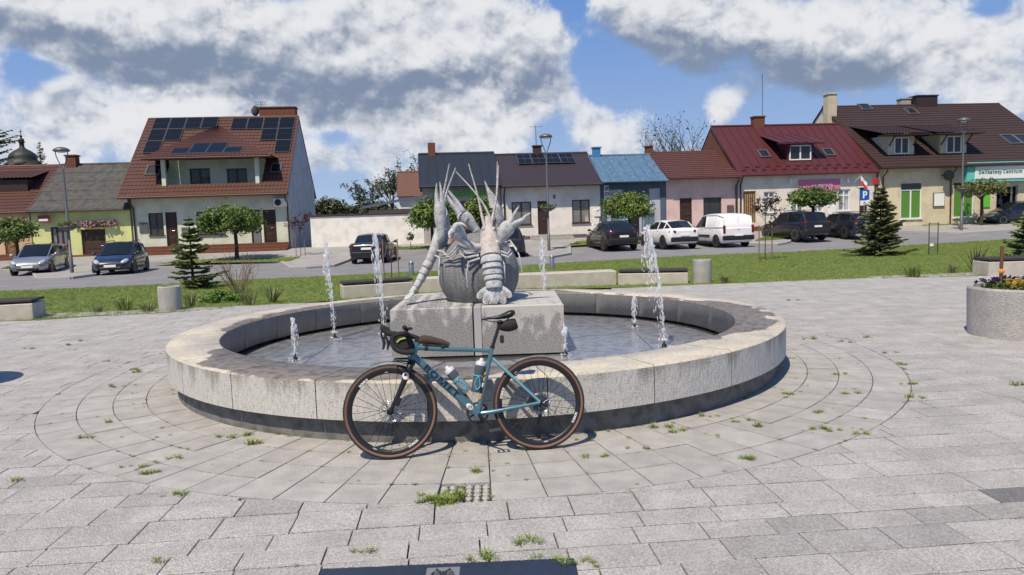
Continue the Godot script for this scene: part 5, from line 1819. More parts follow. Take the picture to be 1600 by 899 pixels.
	for x in [dx0, dx1]:
		quad(st, Vector3(x, dy0, pa.z), Vector3(x, dy0, pb.z - 0.3), Vector3(x, dy1, pb.z - 0.3), Vector3(x, dy0 + 0.001, pa.z))
	quad(st, Vector3(dx0, dy0, pa.z), Vector3(dx1, dy0, pa.z), Vector3(dx1, dy0, -1.9), Vector3(dx0, dy0, -1.9))
	for x in [dx0 + 0.2, dx1 - 0.2]: box(st, Vector3(x, (dy0 + dy1) / 2, pa.z + 0.05), Vector3(0.24, dy1 - dy0 + 0.1, 0.24), 0.01)
	obj("balcony", st, wl, h)
	var ap := Vector3(-0.37, 8.25, -4.79)
	var ez := pa.z + 0.65
	var el := Vector3(dx0 - 0.85, dy1 - 0.02, ez)
	var er := Vector3(dx1 + 0.75, dy1 - 0.02, ez)
	slope(h, "dormer_roof", el, er, ap + Vector3(0.02, 0, 0), ap, "tile", M.roof_red)
	slope(h, "dormer_roof", Vector3(el.x, el.y, pb.z - 0.4), el, ap, ap + Vector3(-0.02, 0, -0.02), "flat", M.roof_red)
	slope(h, "dormer_roof", er, Vector3(er.x, er.y, pb.z - 0.4), ap + Vector3(0.02, 0, -0.02), ap, "flat", M.roof_red)
	st = shape()
	tube(st, [el + Vector3(0, -0.04, 0.05), er + Vector3(0, -0.04, 0.05)], 0.06, 8)
	box(st, (el + er) / 2 + Vector3(0, -0.06, -0.5), Vector3(er.x - el.x - 0.1, 0.05, 1.1))
	obj("gutter", st, M.roof_red, h)
	# solar panels on both sides of the dormer, and four on the dormer itself
	var b := roof_basis(e)
	var tl := Vector3(-4.52, 8.88, -5.53)
	var tr := Vector3(4.63, 8.76, -5.39)
	for i in 4: for j in 3:
		if j == 1 and i > 1 or j == 2 and i > 0: continue
		solar(h, tl + b * Vector3(0.52 + i * 1.03, -0.72 - j * 1.32, 0), 1.0, 1.29, e, 1, 2)
		solar(h, tr + b * Vector3(-0.52 - i * 1.03, -0.72 - j * 1.32, 0), 1.0, 1.29, e, 1, 2)
	var de := [el.y, ap.y, 0.0, 2.0 * (el.z - ap.z)]
	for q in [[-1.5, 0.9, 0.95], [-0.5, 1.35, 1.75], [0.5, 1.35, 1.75], [1.5, 0.9, 0.95]]:
		solar(h, (el + er) / 2 + roof_basis(de) * Vector3(q[0] * 1.03 - 0.15, q[1], -0.04), 1.0, q[2], de, 1, 2)
	roof_window(h, Vector3(-3.44, 5.14, -1.19), 0.8, 0.95, e)
	roof_window(h, Vector3(3.91, 5.06, -1.10), 0.6, 0.85, e)
	chimney(h, Vector3(3.34, 8.92, -6.20), Vector3(2.4, 0.6, 0.9), M.brick)
	aerial(h, Vector3(2.23, 8.91, -6.00), 1.1)
	st = shape()
	ball(st, Vector3(1.83, 9.39, -6.00), Vector3(0.3, 0.36, 0.08), Basis(Vector3.UP, 0.6))
	tube(st, [Vector3(1.80, 8.92, -6.00), Vector3(1.83, 9.30, -6.00)], 0.03, 6)
	obj("satellite_dish", st, M.grey_metal, h)
	st = shape()
	box(st, Vector3(4.26, 2.93, 0.00) + Vector3(0, 0, 0.18), Vector3(0.78, 0.52, 0.3), 0.03)
	var ac := obj("air_conditioner", st, M.white, h)
	st = shape()
	lathe(st, [Vector2(0, 0.02), Vector2(0.2, 0.02), Vector2(0.2, 0)], 20, Transform3D(Basis(Vector3.RIGHT, PI / 2), Vector3(4.15, 2.93, 0.00) + Vector3(0, 0, 0.33)), false)
	obj("fan_grille", st, M.black, ac)
	for q in [Vector3(-1.45, 1.30, 0.00), Vector3(-3.88, 1.66, 0.00)]:
		st = shape()
		box(st, q + Vector3(0, 0, 0.03), Vector3(0.5, 0.6, 0.06), 0.01)
		obj("notice_board", st, M.grey_metal, h)

	# w: white yard wall
	h = thing("yard_wall", "weathered white plaster yard wall with a brown cap beside the solar house", "wall", Vector3(-9.13, 0.25, -46.77), TURN)
	st = shape()
	var wr: Rect2 = Rect2(-3.27, -0.30, 6.99, 2.29)
	box(st, Vector3(wr.get_center().x, wr.end.y / 2 - 0.1, -0.15), Vector3(wr.size.x, wr.end.y + 0.2, 0.3), 0.02)
	obj("wall", st, over(mat(lin(0.88, 0.86, 0.80), 0.95, T.wall_stain, 0.2), T.wall_grain, 0.5), h)
	st = shape()
	box(st, Vector3(wr.get_center().x, wr.end.y + 0.05, -0.15), Vector3(wr.size.x + 0.1, 0.09, 0.46), 0.02)
	obj("cap", st, M.wood, h)

	# d: shop with navy roof
	e = [3.63, 5.99, 0.50, 8.00]
	h = thing("townhouse", "grey-beige shop with a dark navy roof and green lettering behind the sculpture", "house", Vector3(-2.96, 0.25, -47.47), TURN)
	wl = plaster(0.36, 0.34, 0.31)
	x0 = -2.51
	x1 = 2.44
	holes = [Rect2(-1.70, 1.34, 0.74, 1.47), Rect2(-0.26, 0.73, 0.69, 1.96), Rect2(0.80, 1.25, 1.17, 1.50)]
	shell(h, x0, x1, e, wl, wl, "seam", roofing(0.016, 0.021, 0.032, 0.5), holes, [], 0.15, 0.05)
	window_unit(h, holes[0], M.grey_metal)
	door_unit(h, holes[1], M.grey_metal, false)
	window_unit(h, holes[2], M.grey_metal)
	chimney(h, Vector3(-1.75, 6.00, -4.00), Vector3(0.5, 0.75, 0.5), M.brick, false)
	var green := mat(lin(0.10, 0.52, 0.03), 0.5)
	lettering("żabka", 0.42, 0.06, green, h, Transform3D(Basis(), Vector3(0.33, 3.16, 0.00) + Vector3(0, 0, 0.06)), false, "sign_lettering")
	lettering("cafe", 0.36, 0.06, green, h, Transform3D(Basis(), Vector3(1.38, 3.19, 0.00) + Vector3(0, 0, 0.06)), false, "sign_lettering")
	st = shape()
	box(st, Vector3(-1.61, 3.17, 0.00) + Vector3(0, 0, 0.05), Vector3(0.35, 0.7, 0.08), 0.01)
	obj("green_sign", st, green, h)

	# e: white house with eight panels
	e = [3.50, 5.82, 0.60, 8.00]
	h = thing("townhouse", "off-white low house with plum-brown roof carrying eight solar panels", "house", Vector3(2.78, 0.25, -48.12), TURN)
	wl = plaster(0.66, 0.63, 0.59)
	x0 = -3.27
	x1 = 3.14
	holes = [Rect2(-2.65, 1.04, 1.27, 1.47), Rect2(1.27, 1.03, 1.18, 1.50), Rect2(-0.98, 0.37, 0.66, 2.15)]
	shell(h, x0, x1, e, wl, wl, "flat", roofing(0.034, 0.024, 0.028, 0.5), holes, [], 0.05, 0.08)
	window_unit(h, holes[0], M.brown_pvc, [0.5], [], -0.1, null, blind)
	window_unit(h, holes[1], M.brown_pvc, [0.5], [], -0.1, null, blind)
	door_unit(h, holes[2], M.wood)
	steps(h, -1.45, 1.19, 0.36, 1.1, 2, M.concrete_grey)
	st = shape()
	box(st, Vector3(x0 + 0.9, 0.12, 0.04), Vector3(1.7, 0.4, 0.07), 0.01)
	box(st, Vector3(x1 - 1.0, 0.12, 0.04), Vector3(1.9, 0.4, 0.07), 0.01)
	obj("plinth", st, M.grey_metal, h)
	tl = Vector3(-1.88, 5.72, -3.79)
	for i in 4: for j in 2: solar(h, tl + roof_basis(e) * Vector3(0.55 + i * 0.97, -0.42 - j * 0.82, 0), 0.95, 0.8, e, 2, 2)
	chimney(h, Vector3(-0.28, 5.83, -4.00), Vector3(0.55, 0.5, 0.5), mat(lin(0.05, 0.025, 0.02), 0.8))
	aerial(h, Vector3(-0.30, 6.20, -4.20), 1.6, 1)
	downpipe(h, x0 + 0.15, e, M.brown_pvc)
	st = shape()
	box(st, Vector3(0.13, 2.77, 0.00) + Vector3(0, 0, 0.02), Vector3(0.14, 0.24, 0.02), 0.005)
	obj("number_plate", st, M.grey_metal, h)
	for q in [Vector3(2.91, 1.64, 0.00), Vector3(2.81, 1.06, 0.00), Vector3(2.72, 0.69, 0.00)]:
		st = shape()
		box(st, q + Vector3(0, 0, 0.08), Vector3(0.42, 0.46, 0.16), 0.02)
		obj("meter_box", st, M.pvc, h)

	# f: narrow blue-roofed shop
	e = [3.61, 5.55, 0.50, 7.00]
	h = thing("townhouse", "narrow grey shop with a bright blue metal roof and dark blue trim", "house", Vector3(7.61, 0.25, -48.67), TURN)
	wl = plaster(0.40, 0.41, 0.46)
	var navy := plaster(0.07, 0.10, 0.145)
	x0 = -1.69
	x1 = 2.64
	holes = [Rect2(-1.03, 0.37, 1.04, 1.11), Rect2(0.21, 0.00, 0.65, 1.69), Rect2(1.02, 0.13, 0.88, 1.36)]
	shell(h, x0, x1, e, wl, wl, "seam", over(mat(lin(0.11, 0.21, 0.34), 0.55, T.blotch2, 0.25), T.mottle, 0.8), holes, [], 0.0, 0.05)
	var bluep := mat(lin(0.05, 0.2, 0.42), 0.4)
	window_unit(h, holes[0], bluep)
	door_unit(h, holes[1], M.black, false)
	window_unit(h, holes[2], bluep)
	st = shape()
	box(st, Vector3(x0 + 0.18, e[0] / 2, 0.03), Vector3(0.36, e[0] + 0.1, 0.06), 0.006)
	box(st, Vector3(x1 - 0.18, e[0] / 2, 0.03), Vector3(0.36, e[0] + 0.1, 0.06), 0.006)
	box(st, Vector3((x0 + x1) / 2, e[0] - 0.25, 0.028), Vector3(x1 - x0 - 0.74, 0.5, 0.056), 0.006)
	box(st, Vector3((x0 + x1) / 2 + 0.2, e[0] - 0.95, 0.026), Vector3(1.7, 0.9, 0.052), 0.006)
	obj("blue_trim", st, navy, h)
	chimney(h, Vector3(-1.09, 5.58, -3.50), Vector3(0.5, 0.5, 0.5), bluep)
	st = shape()
	box(st, Vector3(-1.32, 2.85, 0.00) + Vector3(0, 0, 0.09), Vector3(0.32, 1.1, 0.05), 0.01)
	sg = obj("hanging_sign", st, M.white, h)
	for k in 3: lettering("NOL"[k], 0.26, 0.02, M.black, sg, Transform3D(Basis(Vector3.BACK, PI / 2), Vector3(-1.30, 2.85, 0.00) + Vector3(0, 0.34 - k * 0.34, 0.12)))
	st = shape()
	box(st, Vector3(-0.18, 1.29, 0.00) + Vector3(0, 0, 0.05), Vector3(0.6, 0.35, 0.03), 0.01)
	obj("poster", st, mat(lin(0.25, 0.45, 0.65), 0.5), h)

	# g: pink house
	e = [3.72, 5.68, 0.60, 7.50]
	h = thing("townhouse", "small pink house with red-brown tiled roof and dark wooden door", "house", Vector3(12.13, 0.25, -49.19), TURN)
	wl = plaster(0.58, 0.43, 0.40)
	x0 = -1.86
	x1 = 3.00
	holes = [Rect2(-0.95, 0.51, 0.83, 1.91), Rect2(0.66, 1.11, 1.24, 1.30)]
	shell(h, x0, x1, e, wl, wl, "tile", roofing(0.09, 0.034, 0.025), holes, [], 0.0, 0.02)
	door_unit(h, holes[0], M.wood)
	window_unit(h, holes[1], M.brown_pvc, [0.4], [], -0.1, mat(lin(0.035, 0.04, 0.042), 0.1))
	chimney(h, Vector3(-1.82, 5.71, -3.80), Vector3(0.45, 0.4, 0.45), M.brick)
	aerial(h, Vector3(-2.00, 5.85, -3.80), 1.3, 2)
	st = shape()
	box(st, Vector3(2.48, 1.60, 0.00) + Vector3(0, 0, 0.06), Vector3(0.44, 0.55, 0.12), 0.02)
	obj("meter_box", st, M.grey_metal, h)
	downpipe(h, x1 - 0.12, e, M.brown_pvc)

	# h: cream house with red metal roof
	e = [3.79, 7.50, 0.35, 9.00]
	h = thing("townhouse", "cream house with dark red metal roof, white dormer window and pink shop sign", "house", Vector3(19.65, 0.25, -50.05), TURN)
	wl = plaster(0.64, 0.60, 0.52)
	var red := roofing(0.075, 0.015, 0.018, 0.5)
	x0 = -4.53
	x1 = 5.22
	holes = [Rect2(-4.16, 0.65, 0.86, 2.10), Rect2(-2.74, 1.29, 0.80, 1.38), Rect2(-0.82, 1.26, 0.86, 1.39), Rect2(0.71, 1.22, 0.78, 1.39), Rect2(2.52, 1.24, 0.84, 1.44), Rect2(4.03, 0.51, 0.58, 2.25)]
	shell(h, x0, x1, e, wl, M.brick, "seam", red, holes, [], 0.05, 0.0)
	door_unit(h, holes[0], mat(lin(0.36, 0.24, 0.12), 0.7))
	for i in range(1, 5): window_unit(h, holes[i], M.pvc, [0.5], [0.72])
	door_unit(h, holes[5], M.wood)
	for i in 6:
		st = shape()
		box(st, Vector3(lerpf(holes[0].position.x, holes[0].end.x, (i + 0.5) / 6), holes[0].get_center().y, -0.02), Vector3(0.025, holes[0].size.y - 0.02, 0.025))
		obj("gate_bar", st, M.brown_pvc, h)
	st = shape()
	box(st, Vector3((x0 + x1) / 2, 0.1, 0.03), Vector3(x1 - x0 - 0.1, 0.6, 0.06), 0.01)
	obj("brick_base", st, M.brick, h)
	var dd := [-0.80, Rect2(-0.57, 4.74, 1.55, 1.02)]
	dormer(h, dd[0], dd[1], 0.12, red, M.pvc, "seam", red, 0.35)
	roof_window(h, Vector3(-2.01, 5.23, -1.54), 0.65, 0.8, e)
	roof_window(h, Vector3(2.65, 5.23, -1.54), 0.65, 0.8, e)
	for i in 26:
		st = shape()
		box(st, roof_point(lerpf(x0 + 0.4, x1 - 0.4, i / 25.0), e[0] + (0.5 if i % 2 else 0.28), e) + Vector3(0, 0.06, 0.03), Vector3(0.3, 0.08, 0.05), 0.0)
		obj("snow_guard", st, red, h)
	chimney(h, Vector3(-1.06, 7.49, -4.50), Vector3(0.8, 0.6, 0.6), M.brick)
	aerial(h, Vector3(-0.70, 8.17, -4.50), 3.0, 0)
	st = shape()
	var ps: Rect2 = Rect2(-0.33, 2.70, 2.94, 0.68)
	box(st, Vector3(ps.get_center().x, ps.get_center().y, 0.04), Vector3(ps.size.x, ps.size.y, 0.06), 0.01)
	sg = obj("shop_sign", st, mat(lin(0.58, 0.16, 0.30), 0.6), h)
	lettering("pracownia urody", 0.13, 0.02, M.white, sg, Transform3D(Basis(), Vector3(ps.get_center().x + 0.2, ps.get_center().y, 0.08)))
	st = shape()
	box(st, Vector3(4.83, 3.15, 0.00) + Vector3(0, 0, 0.5), Vector3(0.34, 0.42, 0.06), 0.01)
	obj("red_sign", st, mat(lin(0.45, 0.02, 0.02), 0.5), h)
	for q in [Vector3(-0.91, 3.33, 0.00), Vector3(3.13, 3.28, 0.00)]:
		st = shape()
		box(st, q + Vector3(0, 0, 0.09), Vector3(0.16, 0.3, 0.16), 0.03)
		obj("wall_lamp", st, M.pvc, h)
	st = shape()
	box(st, Vector3(2.03, 1.33, 0.00) + Vector3(0, 0, 0.06), Vector3(0.55, 0.6, 0.12), 0.02)
	obj("meter_box", st, M.pvc, h)
	downpipe(h, x0 + 0.15, e, M.brown_pvc)
	downpipe(h, x1 - 0.12, e, M.brown_pvc)
	st = shape()
	var fp := Vector3(3.48, 3.00, 0.00)
	tube(st, [fp, fp + Vector3(0.35, 0.55, 0.5)], 0.015, 6)
	var flag := obj("flag_pole", st, M.white, h)
	for k in 2:
		st = shape()
		st.set_smooth_group(0)
		for i in 5:
			var q := func(u: float, v: float) -> Vector3: return fp + Vector3(0.33 + u * 0.42, 0.5 - v * 0.25 - u * 0.42, 0.5 + sin(u * 7.0) * 0.05)
			quad(st, q.call(i / 5.0, k + 1.0), q.call((i + 1) / 5.0, k + 1.0), q.call((i + 1) / 5.0, k), q.call(i / 5.0, k))
		obj("flag_cloth", st, M.white if k == 0 else mat(lin(0.55, 0.03, 0.05), 0.7), flag)

	# i: long cream shop with brown roof
	e = [4.02, 9.09, 0.55, 14.00]
	h = thing("townhouse", "long cream shop house with dark brown roof, two dormers and turquoise sign", "house", Vector3(30.51, 0.25, -51.28), TURN)
	wl = plaster(0.58, 0.51, 0.35)
	var brown := roofing(0.036, 0.018, 0.017, 0.6)
	x0 = -5.56
	x1 = x0 + 14.5
	holes = [Rect2(-3.92, 0.53, 1.54, 2.45), Rect2(-0.05, 0.49, 1.53, 2.43), Rect2(3.15, 0.27, 1.62, 2.34)]
	shell(h, x0, x1, e, wl, plaster(0.60, 0.58, 0.52), "tile", brown, holes, [], 0.12, 0.0)
	var leaf := mat(lin(0.09, 0.23, 0.03), 0.5)
	for i in 2:
		window_unit(h, holes[i], M.pvc, [0.5], [0.8], -0.08, leaf)
		st = shape()
		box(st, Vector3(holes[i].get_center().x, lerpf(holes[i].position.y, holes[i].end.y, 0.9), -0.06), Vector3(holes[i].size.x - 0.1, holes[i].size.y * 0.17, 0.05))
		obj("dark_transom", st, M.window, h)
	# open entrance: a real recess with a dark floor and back wall
	var o: Rect2 = holes[2]
	st = shape()
	st.set_smooth_group(-1)
	box(st, Vector3(o.get_center().x, o.position.y - 0.02, -1.6), Vector3(o.size.x + 0.6, 0.04, 3.0))
	box(st, Vector3(o.get_center().x, o.get_center().y, -3.1), Vector3(o.size.x + 0.6, o.size.y + 0.2, 0.05))
	for s in [-1.0, 1.0]: box(st, Vector3(o.get_center().x + s * (o.size.x / 2 + 0.32), o.get_center().y, -1.63), Vector3(0.05, o.size.y + 0.2, 2.9))
	box(st, Vector3(o.get_center().x, o.end.y + 0.1, -1.63), Vector3(o.size.x + 0.6, 0.05, 2.9))
	obj("entrance_hall", st, M.grey_metal, h)
	st = shape()
	frame_bars(st, o, -0.1, 0.1, 0.08, [0.74], [])
	obj("entrance_frame", st, M.steel, h)
	st = shape()
	var sr: Rect2 = Rect2(0.60, 2.87, 6.50, 1.35)
	box(st, Vector3(sr.get_center().x, sr.get_center().y, 0.24), Vector3(sr.size.x, sr.size.y, 0.4), 0.01)
	sg = obj("shop_sign", st, mat(lin(0.14, 0.53, 0.46), 0.5), h)
	st = shape()
	var wr2: Rect2 = Rect2(1.15, 3.05, 3.71, 1.01)
	box(st, Vector3(wr2.get_center().x, wr2.get_center().y, 0.46), Vector3(wr2.size.x, wr2.size.y, 0.06), 0.03)
	obj("sign_panel", st, M.white, sg)
	lettering("Delikatesy Centrum", 0.245, 0.02, mat(lin(0.03, 0.20, 0.10), 0.5), sg, Transform3D(Basis(), Vector3(wr2.get_center().x, wr2.get_center().y - 0.02, 0.5)))
	# dormers with shed roofs
	for q in [[-0.73, Rect2(-4.01, 4.97, 1.10, 1.15)], [-0.72, Rect2(-0.17, 4.95, 1.15, 1.18)]]: dormer(h, q[0], q[1], 0.42, wl, M.pvc, "tile", brown, 0.85)
	roof_window(h, Vector3(-2.35, 8.97, -6.81), 0.8, 0.9, e)
	roof_window(h, Vector3(0.94, 8.50, -6.11), 0.8, 0.9, e)
	roof_window(h, Vector3(5.97, 5.87, -2.21), 0.9, 1.3, e)
	roof_window(h, Vector3(6.95, 5.85, -2.17), 0.9, 1.3, e)
	chimney(h, Vector3(-5.63, 8.74, -6.00), Vector3(0.7, 1.1, 0.7), plaster(0.5, 0.44, 0.33))
	chimney(h, Vector3(1.30, 9.28, -7.50), Vector3(0.8, 0.35, 0.6), M.concrete_grey)
	chimney(h, Vector3(2.70, 9.06, -7.20), Vector3(1.7, 0.7, 1.0), brown)
	downpipe(h, x0 + 0.3, e, M.brown_pvc)
	downpipe(h, -0.31, e, M.brown_pvc)
	st = shape()
	box(st, Vector3(-1.16, 1.78, 0.00) + Vector3(0, 0, 0.05), Vector3(0.85, 0.95, 0.08), 0.01)
	var nb := obj("notice_board", st, M.grey_metal, h)
	st = shape()
	box(st, Vector3(-1.16, 1.78, 0.00) + Vector3(0, 0, 0.095), Vector3(0.75, 0.85, 0.01))
	obj("notice_sheet", st, M.white, nb)
	st = shape()
	lathe(st, [Vector2(0, 0.06), Vector2(0.36, 0.06), Vector2(0.36, -0.06), Vector2(0, -0.06)], 24, Transform3D(Basis(Vector3.RIGHT, PI / 2), Vector3(-0.79, 3.39, 0.00) + Vector3(0, 0, 0.5)), false)
	tube(st, [Vector3(-0.96, 3.40, 0.00), Vector3(-0.96, 3.40, 0.00) + Vector3(0, 0, 0.45)], 0.03, 6)
	obj("round_sign", st, M.black, h)
	st = shape()
	box(st, Vector3(2.41, 1.71, 0.00) + Vector3(0, 0, 0.04), Vector3(0.5, 1.15, 0.05), 0.01)
	obj("green_sign", st, mat(lin(0.13, 0.5, 0.04), 0.5), h)

	# behind the street
	h = thing("barn", "low dark shed roof rising behind the white yard wall", "shed", street(-0.6, 53.0) + Vector3(0, 0, 0), TURN)
	st = shape()
	box(st, Vector3(0.2, 1.2, -3.0), Vector3(7.0, 2.4, 5.0), 0.02)
	obj("wall", st, plaster(0.3, 0.29, 0.26), h)
	slope(h, "roof", Vector3(-4.0, 2.4, 0.4), Vector3(4.2, 3.7, 0.4), Vector3(4.2, 4.1, -6.0), Vector3(-4.0, 2.8, -6.0), "flat", roofing(0.03, 0.03, 0.03), [])
	h = thing("townhouse", "small gabled house with brown roof far behind the yard wall", "house", street(2.0, 72.0), TURN)
	shell(h, -4.4, 5.5, [3.9, 6.4, 0.4, 8.0], plaster(0.65, 0.63, 0.58), plaster(0.65, 0.63, 0.58), "flat", roofing(0.13, 0.06, 0.04), [], [], 0.1, 0.1)
	# church tower with its onion dome
	h = thing("church_tower", "distant baroque church tower with dark onion dome and cross", "church", Vector3(-75.786, 12.302, -118))
	h.scale = Vector3.ONE * 0.56
	st = shape()
	lathe(st, [Vector2(4.6, -8), Vector2(4.6, 0.0), Vector2(5.0, 0.1), Vector2(5.0, 0.5)], 8, Transform3D(), false)
	obj("tower_wall", st, plaster(0.30, 0.12, 0.08), h)
	st = shape()
	lathe(st, [Vector2(4.9, 0.5), Vector2(3.9, 1.2), Vector2(3.5, 2.0), Vector2(3.55, 2.7), Vector2(3.2, 3.4), Vector2(2.2, 4.2), Vector2(1.0, 4.9), Vector2(0.65, 5.3), Vector2(0.6, 6.4), Vector2(0.85, 6.6), Vector2(0.5, 7.6), Vector2(0.15, 8.0), Vector2(0.0, 8.1)], 16)
	obj("dome", st, mat(lin(0.03, 0.032, 0.03), 0.6, T.blotch, 0.4), h)
	st = shape()
	ball(st, Vector3(0, 8.3, 0), Vector3.ONE * 0.35)
	tube(st, [Vector3(0, 8.3, 0), Vector3(0, 10.2, 0)], 0.09, 6)
	tube(st, [Vector3(-0.5, 9.6, 0), Vector3(0.5, 9.6, 0)], 0.08, 6)
	obj("cross", st, M.black, h)


# ---------------------------------------------------------------- parked cars (x forward, y up, z to the right-hand side)
func loft_rows(st: SurfaceTool, rows: Array) -> void:
	for i in rows.size() - 1:
		for k in rows[i].size() - 1:
			quad(st, rows[i][k], rows[i][k + 1], rows[i + 1][k + 1], rows[i + 1][k])

func car_wheel(parent: Node, c: Vector3, r: float, side: float, rim_m: Material) -> void:
	var xf := Transform3D(Basis(Vector3.RIGHT, PI / 2 * side), c)
	var st := shape()
	lathe(st, [Vector2(r * 0.66, 0.1), Vector2(r * 0.92, 0.1), Vector2(r, 0.07), Vector2(r, -0.09), Vector2(r * 0.9, -0.1), Vector2(0, -0.1)], 24, xf)
	var w := obj("wheel", st, M.rubber, parent)
	st = shape()
	lathe(st, [Vector2(0.0, 0.085), Vector2(r * 0.16, 0.085), Vector2(r * 0.2, 0.06), Vector2(r * 0.2, 0.04)], 16, xf)
	lathe(st, [Vector2(r * 0.6, 0.06), Vector2(r * 0.68, 0.102), Vector2(r * 0.72, 0.1)], 24, xf)
	for k in 5:
		var a := TAU * k / 5
		bar(st, xf * Vector3(sin(a) * r * 0.15, 0.06, cos(a) * r * 0.15), xf * Vector3(sin(a) * r * 0.66, 0.075, cos(a) * r * 0.66), 0.07, 0.03, xf.basis.y, 0.006)
	obj("hubcap", st, rim_m, w)

# body: stations from tail to nose [x, underside, shoulder height, half width]; cabin: [x, base, top, half width at base, half width at top]
func make_car(called: String, label: String, category: String, where: Vector3, heading: Vector3, kind: String, m: Material, trim: Material, rim_m: Material) -> Node3D:
	var t := thing(called, label, category, where, atan2(-heading.z, heading.x), "cars parked before the houses")
	var body := []
	var cabin := []
	var wr := 0.32
	var ax := [-1.28, 1.32]
	match kind:
		"hatch":
			body = [[-1.98, 0.42, 0.86, 0.66], [-1.93, 0.28, 0.95, 0.8], [-1.6, 0.2, 0.98, 0.86], [-0.6, 0.18, 0.95, 0.87], [0.7, 0.18, 0.92, 0.87], [1.3, 0.19, 0.85, 0.86], [1.8, 0.22, 0.72, 0.8], [2.02, 0.26, 0.62, 0.68], [2.1, 0.34, 0.52, 0.55]]
			cabin = [[-1.93, 0.93, 0.95, 0.74, 0.6], [-1.5, 0.95, 1.4, 0.78, 0.6], [-0.6, 0.95, 1.48, 0.8, 0.62], [0.2, 0.92, 1.45, 0.79, 0.6], [1.2, 0.88, 0.9, 0.74, 0.62]]
		"sedan":
			body = [[-2.2, 0.45, 0.86, 0.7], [-2.15, 0.3, 0.98, 0.82], [-1.8, 0.22, 1.02, 0.87], [-0.6, 0.2, 0.97, 0.88], [0.7, 0.2, 0.94, 0.88], [1.4, 0.2, 0.88, 0.86], [2.0, 0.24, 0.76, 0.78], [2.2, 0.3, 0.6, 0.62]]
			cabin = [[-1.85, 0.99, 1.01, 0.72, 0.58], [-1.1, 0.97, 1.38, 0.77, 0.58], [-0.5, 0.96, 1.44, 0.79, 0.6], [0.25, 0.93, 1.41, 0.78, 0.58], [1.15, 0.9, 0.92, 0.73, 0.62]]
		"coupe_suv":
			wr = 0.35
			body = [[-2.12, 0.5, 0.95, 0.72], [-2.06, 0.34, 1.1, 0.84], [-1.7, 0.24, 1.12, 0.91], [-0.6, 0.23, 1.06, 0.91], [0.7, 0.23, 1.03, 0.91], [1.4, 0.24, 0.98, 0.9], [1.9, 0.28, 0.88, 0.82], [2.12, 0.36, 0.68, 0.66]]
			cabin = [[-1.98, 1.08, 1.1, 0.76, 0.62], [-1.25, 1.07, 1.48, 0.81, 0.6], [-0.5, 1.05, 1.56, 0.83, 0.62], [0.2, 1.03, 1.52, 0.82, 0.6], [1.15, 1.0, 1.02, 0.77, 0.64]]
		"suv":
			wr = 0.36
			body = [[-2.22, 0.5, 1.0, 0.76], [-2.16, 0.32, 1.06, 0.87], [-1.8, 0.25, 1.08, 0.92], [-0.6, 0.24, 1.04, 0.93], [0.8, 0.24, 1.02, 0.93], [1.5, 0.25, 0.98, 0.91], [2.1, 0.3, 0.86, 0.82], [2.28, 0.38, 0.68, 0.66]]
			cabin = [[-2.1, 1.04, 1.08, 0.82, 0.68], [-1.82, 1.05, 1.6, 0.84, 0.66], [-0.6, 1.03, 1.68, 0.86, 0.68], [0.25, 1.01, 1.63, 0.85, 0.66], [1.15, 0.98, 1.0, 0.8, 0.68]]
			ax = [-1.38, 1.42]
		"estate":
			wr = 0.34
			body = [[-2.36, 0.48, 0.94, 0.74], [-2.3, 0.3, 1.0, 0.86], [-1.9, 0.22, 1.02, 0.91], [-0.6, 0.2, 0.97, 0.92], [0.8, 0.2, 0.94, 0.92], [1.6, 0.22, 0.88, 0.9], [2.2, 0.26, 0.76, 0.8], [2.4, 0.34, 0.6, 0.64]]
			cabin = [[-2.25, 0.98, 1.0, 0.78, 0.62], [-1.75, 0.98, 1.38, 0.8, 0.6], [-0.7, 0.96, 1.46, 0.83, 0.62], [0.25, 0.94, 1.42, 0.82, 0.6], [1.3, 0.9, 0.92, 0.77, 0.64]]
			ax = [-1.4, 1.46]
		"van":
			body = [[-2.14, 0.5, 1.0, 0.84], [-2.1, 0.3, 1.08, 0.89], [-1.7, 0.22, 1.1, 0.9], [-0.6, 0.2, 1.1, 0.9], [0.7, 0.2, 1.08, 0.9], [1.4, 0.22, 1.0, 0.88], [1.95, 0.26, 0.84, 0.8], [2.18, 0.34, 0.66, 0.64]]
			cabin = [[-2.11, 1.05, 1.08, 0.86, 0.8], [-2.02, 1.08, 1.7, 0.86, 0.76], [-1.3, 1.08, 1.82, 0.88, 0.76], [-0.1, 1.06, 1.82, 0.87, 0.74], [0.55, 1.06, 1.74, 0.85, 0.7], [1.45, 1.0, 1.02, 0.78, 0.66]]
			ax = [-1.3, 1.38]
	# lower body
	var st := shape()
	st.set_smooth_group(0)
	var rows := []
	for s in body:
		var ring := []
		var half := [Vector2(0, s[1]), Vector2(s[3] * 0.86, s[1]), Vector2(s[3] * 0.97, s[1] + 0.1), Vector2(s[3], lerpf(s[1], s[2], 0.5)), Vector2(s[3] * 0.98, s[2] - 0.12), Vector2(s[3] * 0.93, s[2] - 0.02), Vector2(s[3] * 0.8, s[2] + 0.005), Vector2(0, s[2] + 0.03)]
		for i in half.size(): ring.append(Vector3(s[0], half[i].y, half[i].x))
		for i in range(half.size() - 2, -1, -1): ring.append(Vector3(s[0], half[i].y, -half[i].x))
		rows.append(ring)
	loft_rows(st, rows)
	st.set_smooth_group(-1)
	for e in [0, rows.size() - 1]:
		var r: Array = rows[e]
		for i in range(1, r.size() - 2):
			if e == 0: tri(st, r[0], r[i], r[i + 1])
			else: tri(st, r[0], r[i + 1], r[i])
	var bo := obj("body", st, m, t)
	# cabin: glass all round, painted roof and pillars
	var glass := shape()
	var roof := shape()
	glass.set_smooth_group(-1)
	roof.set_smooth_group(0)
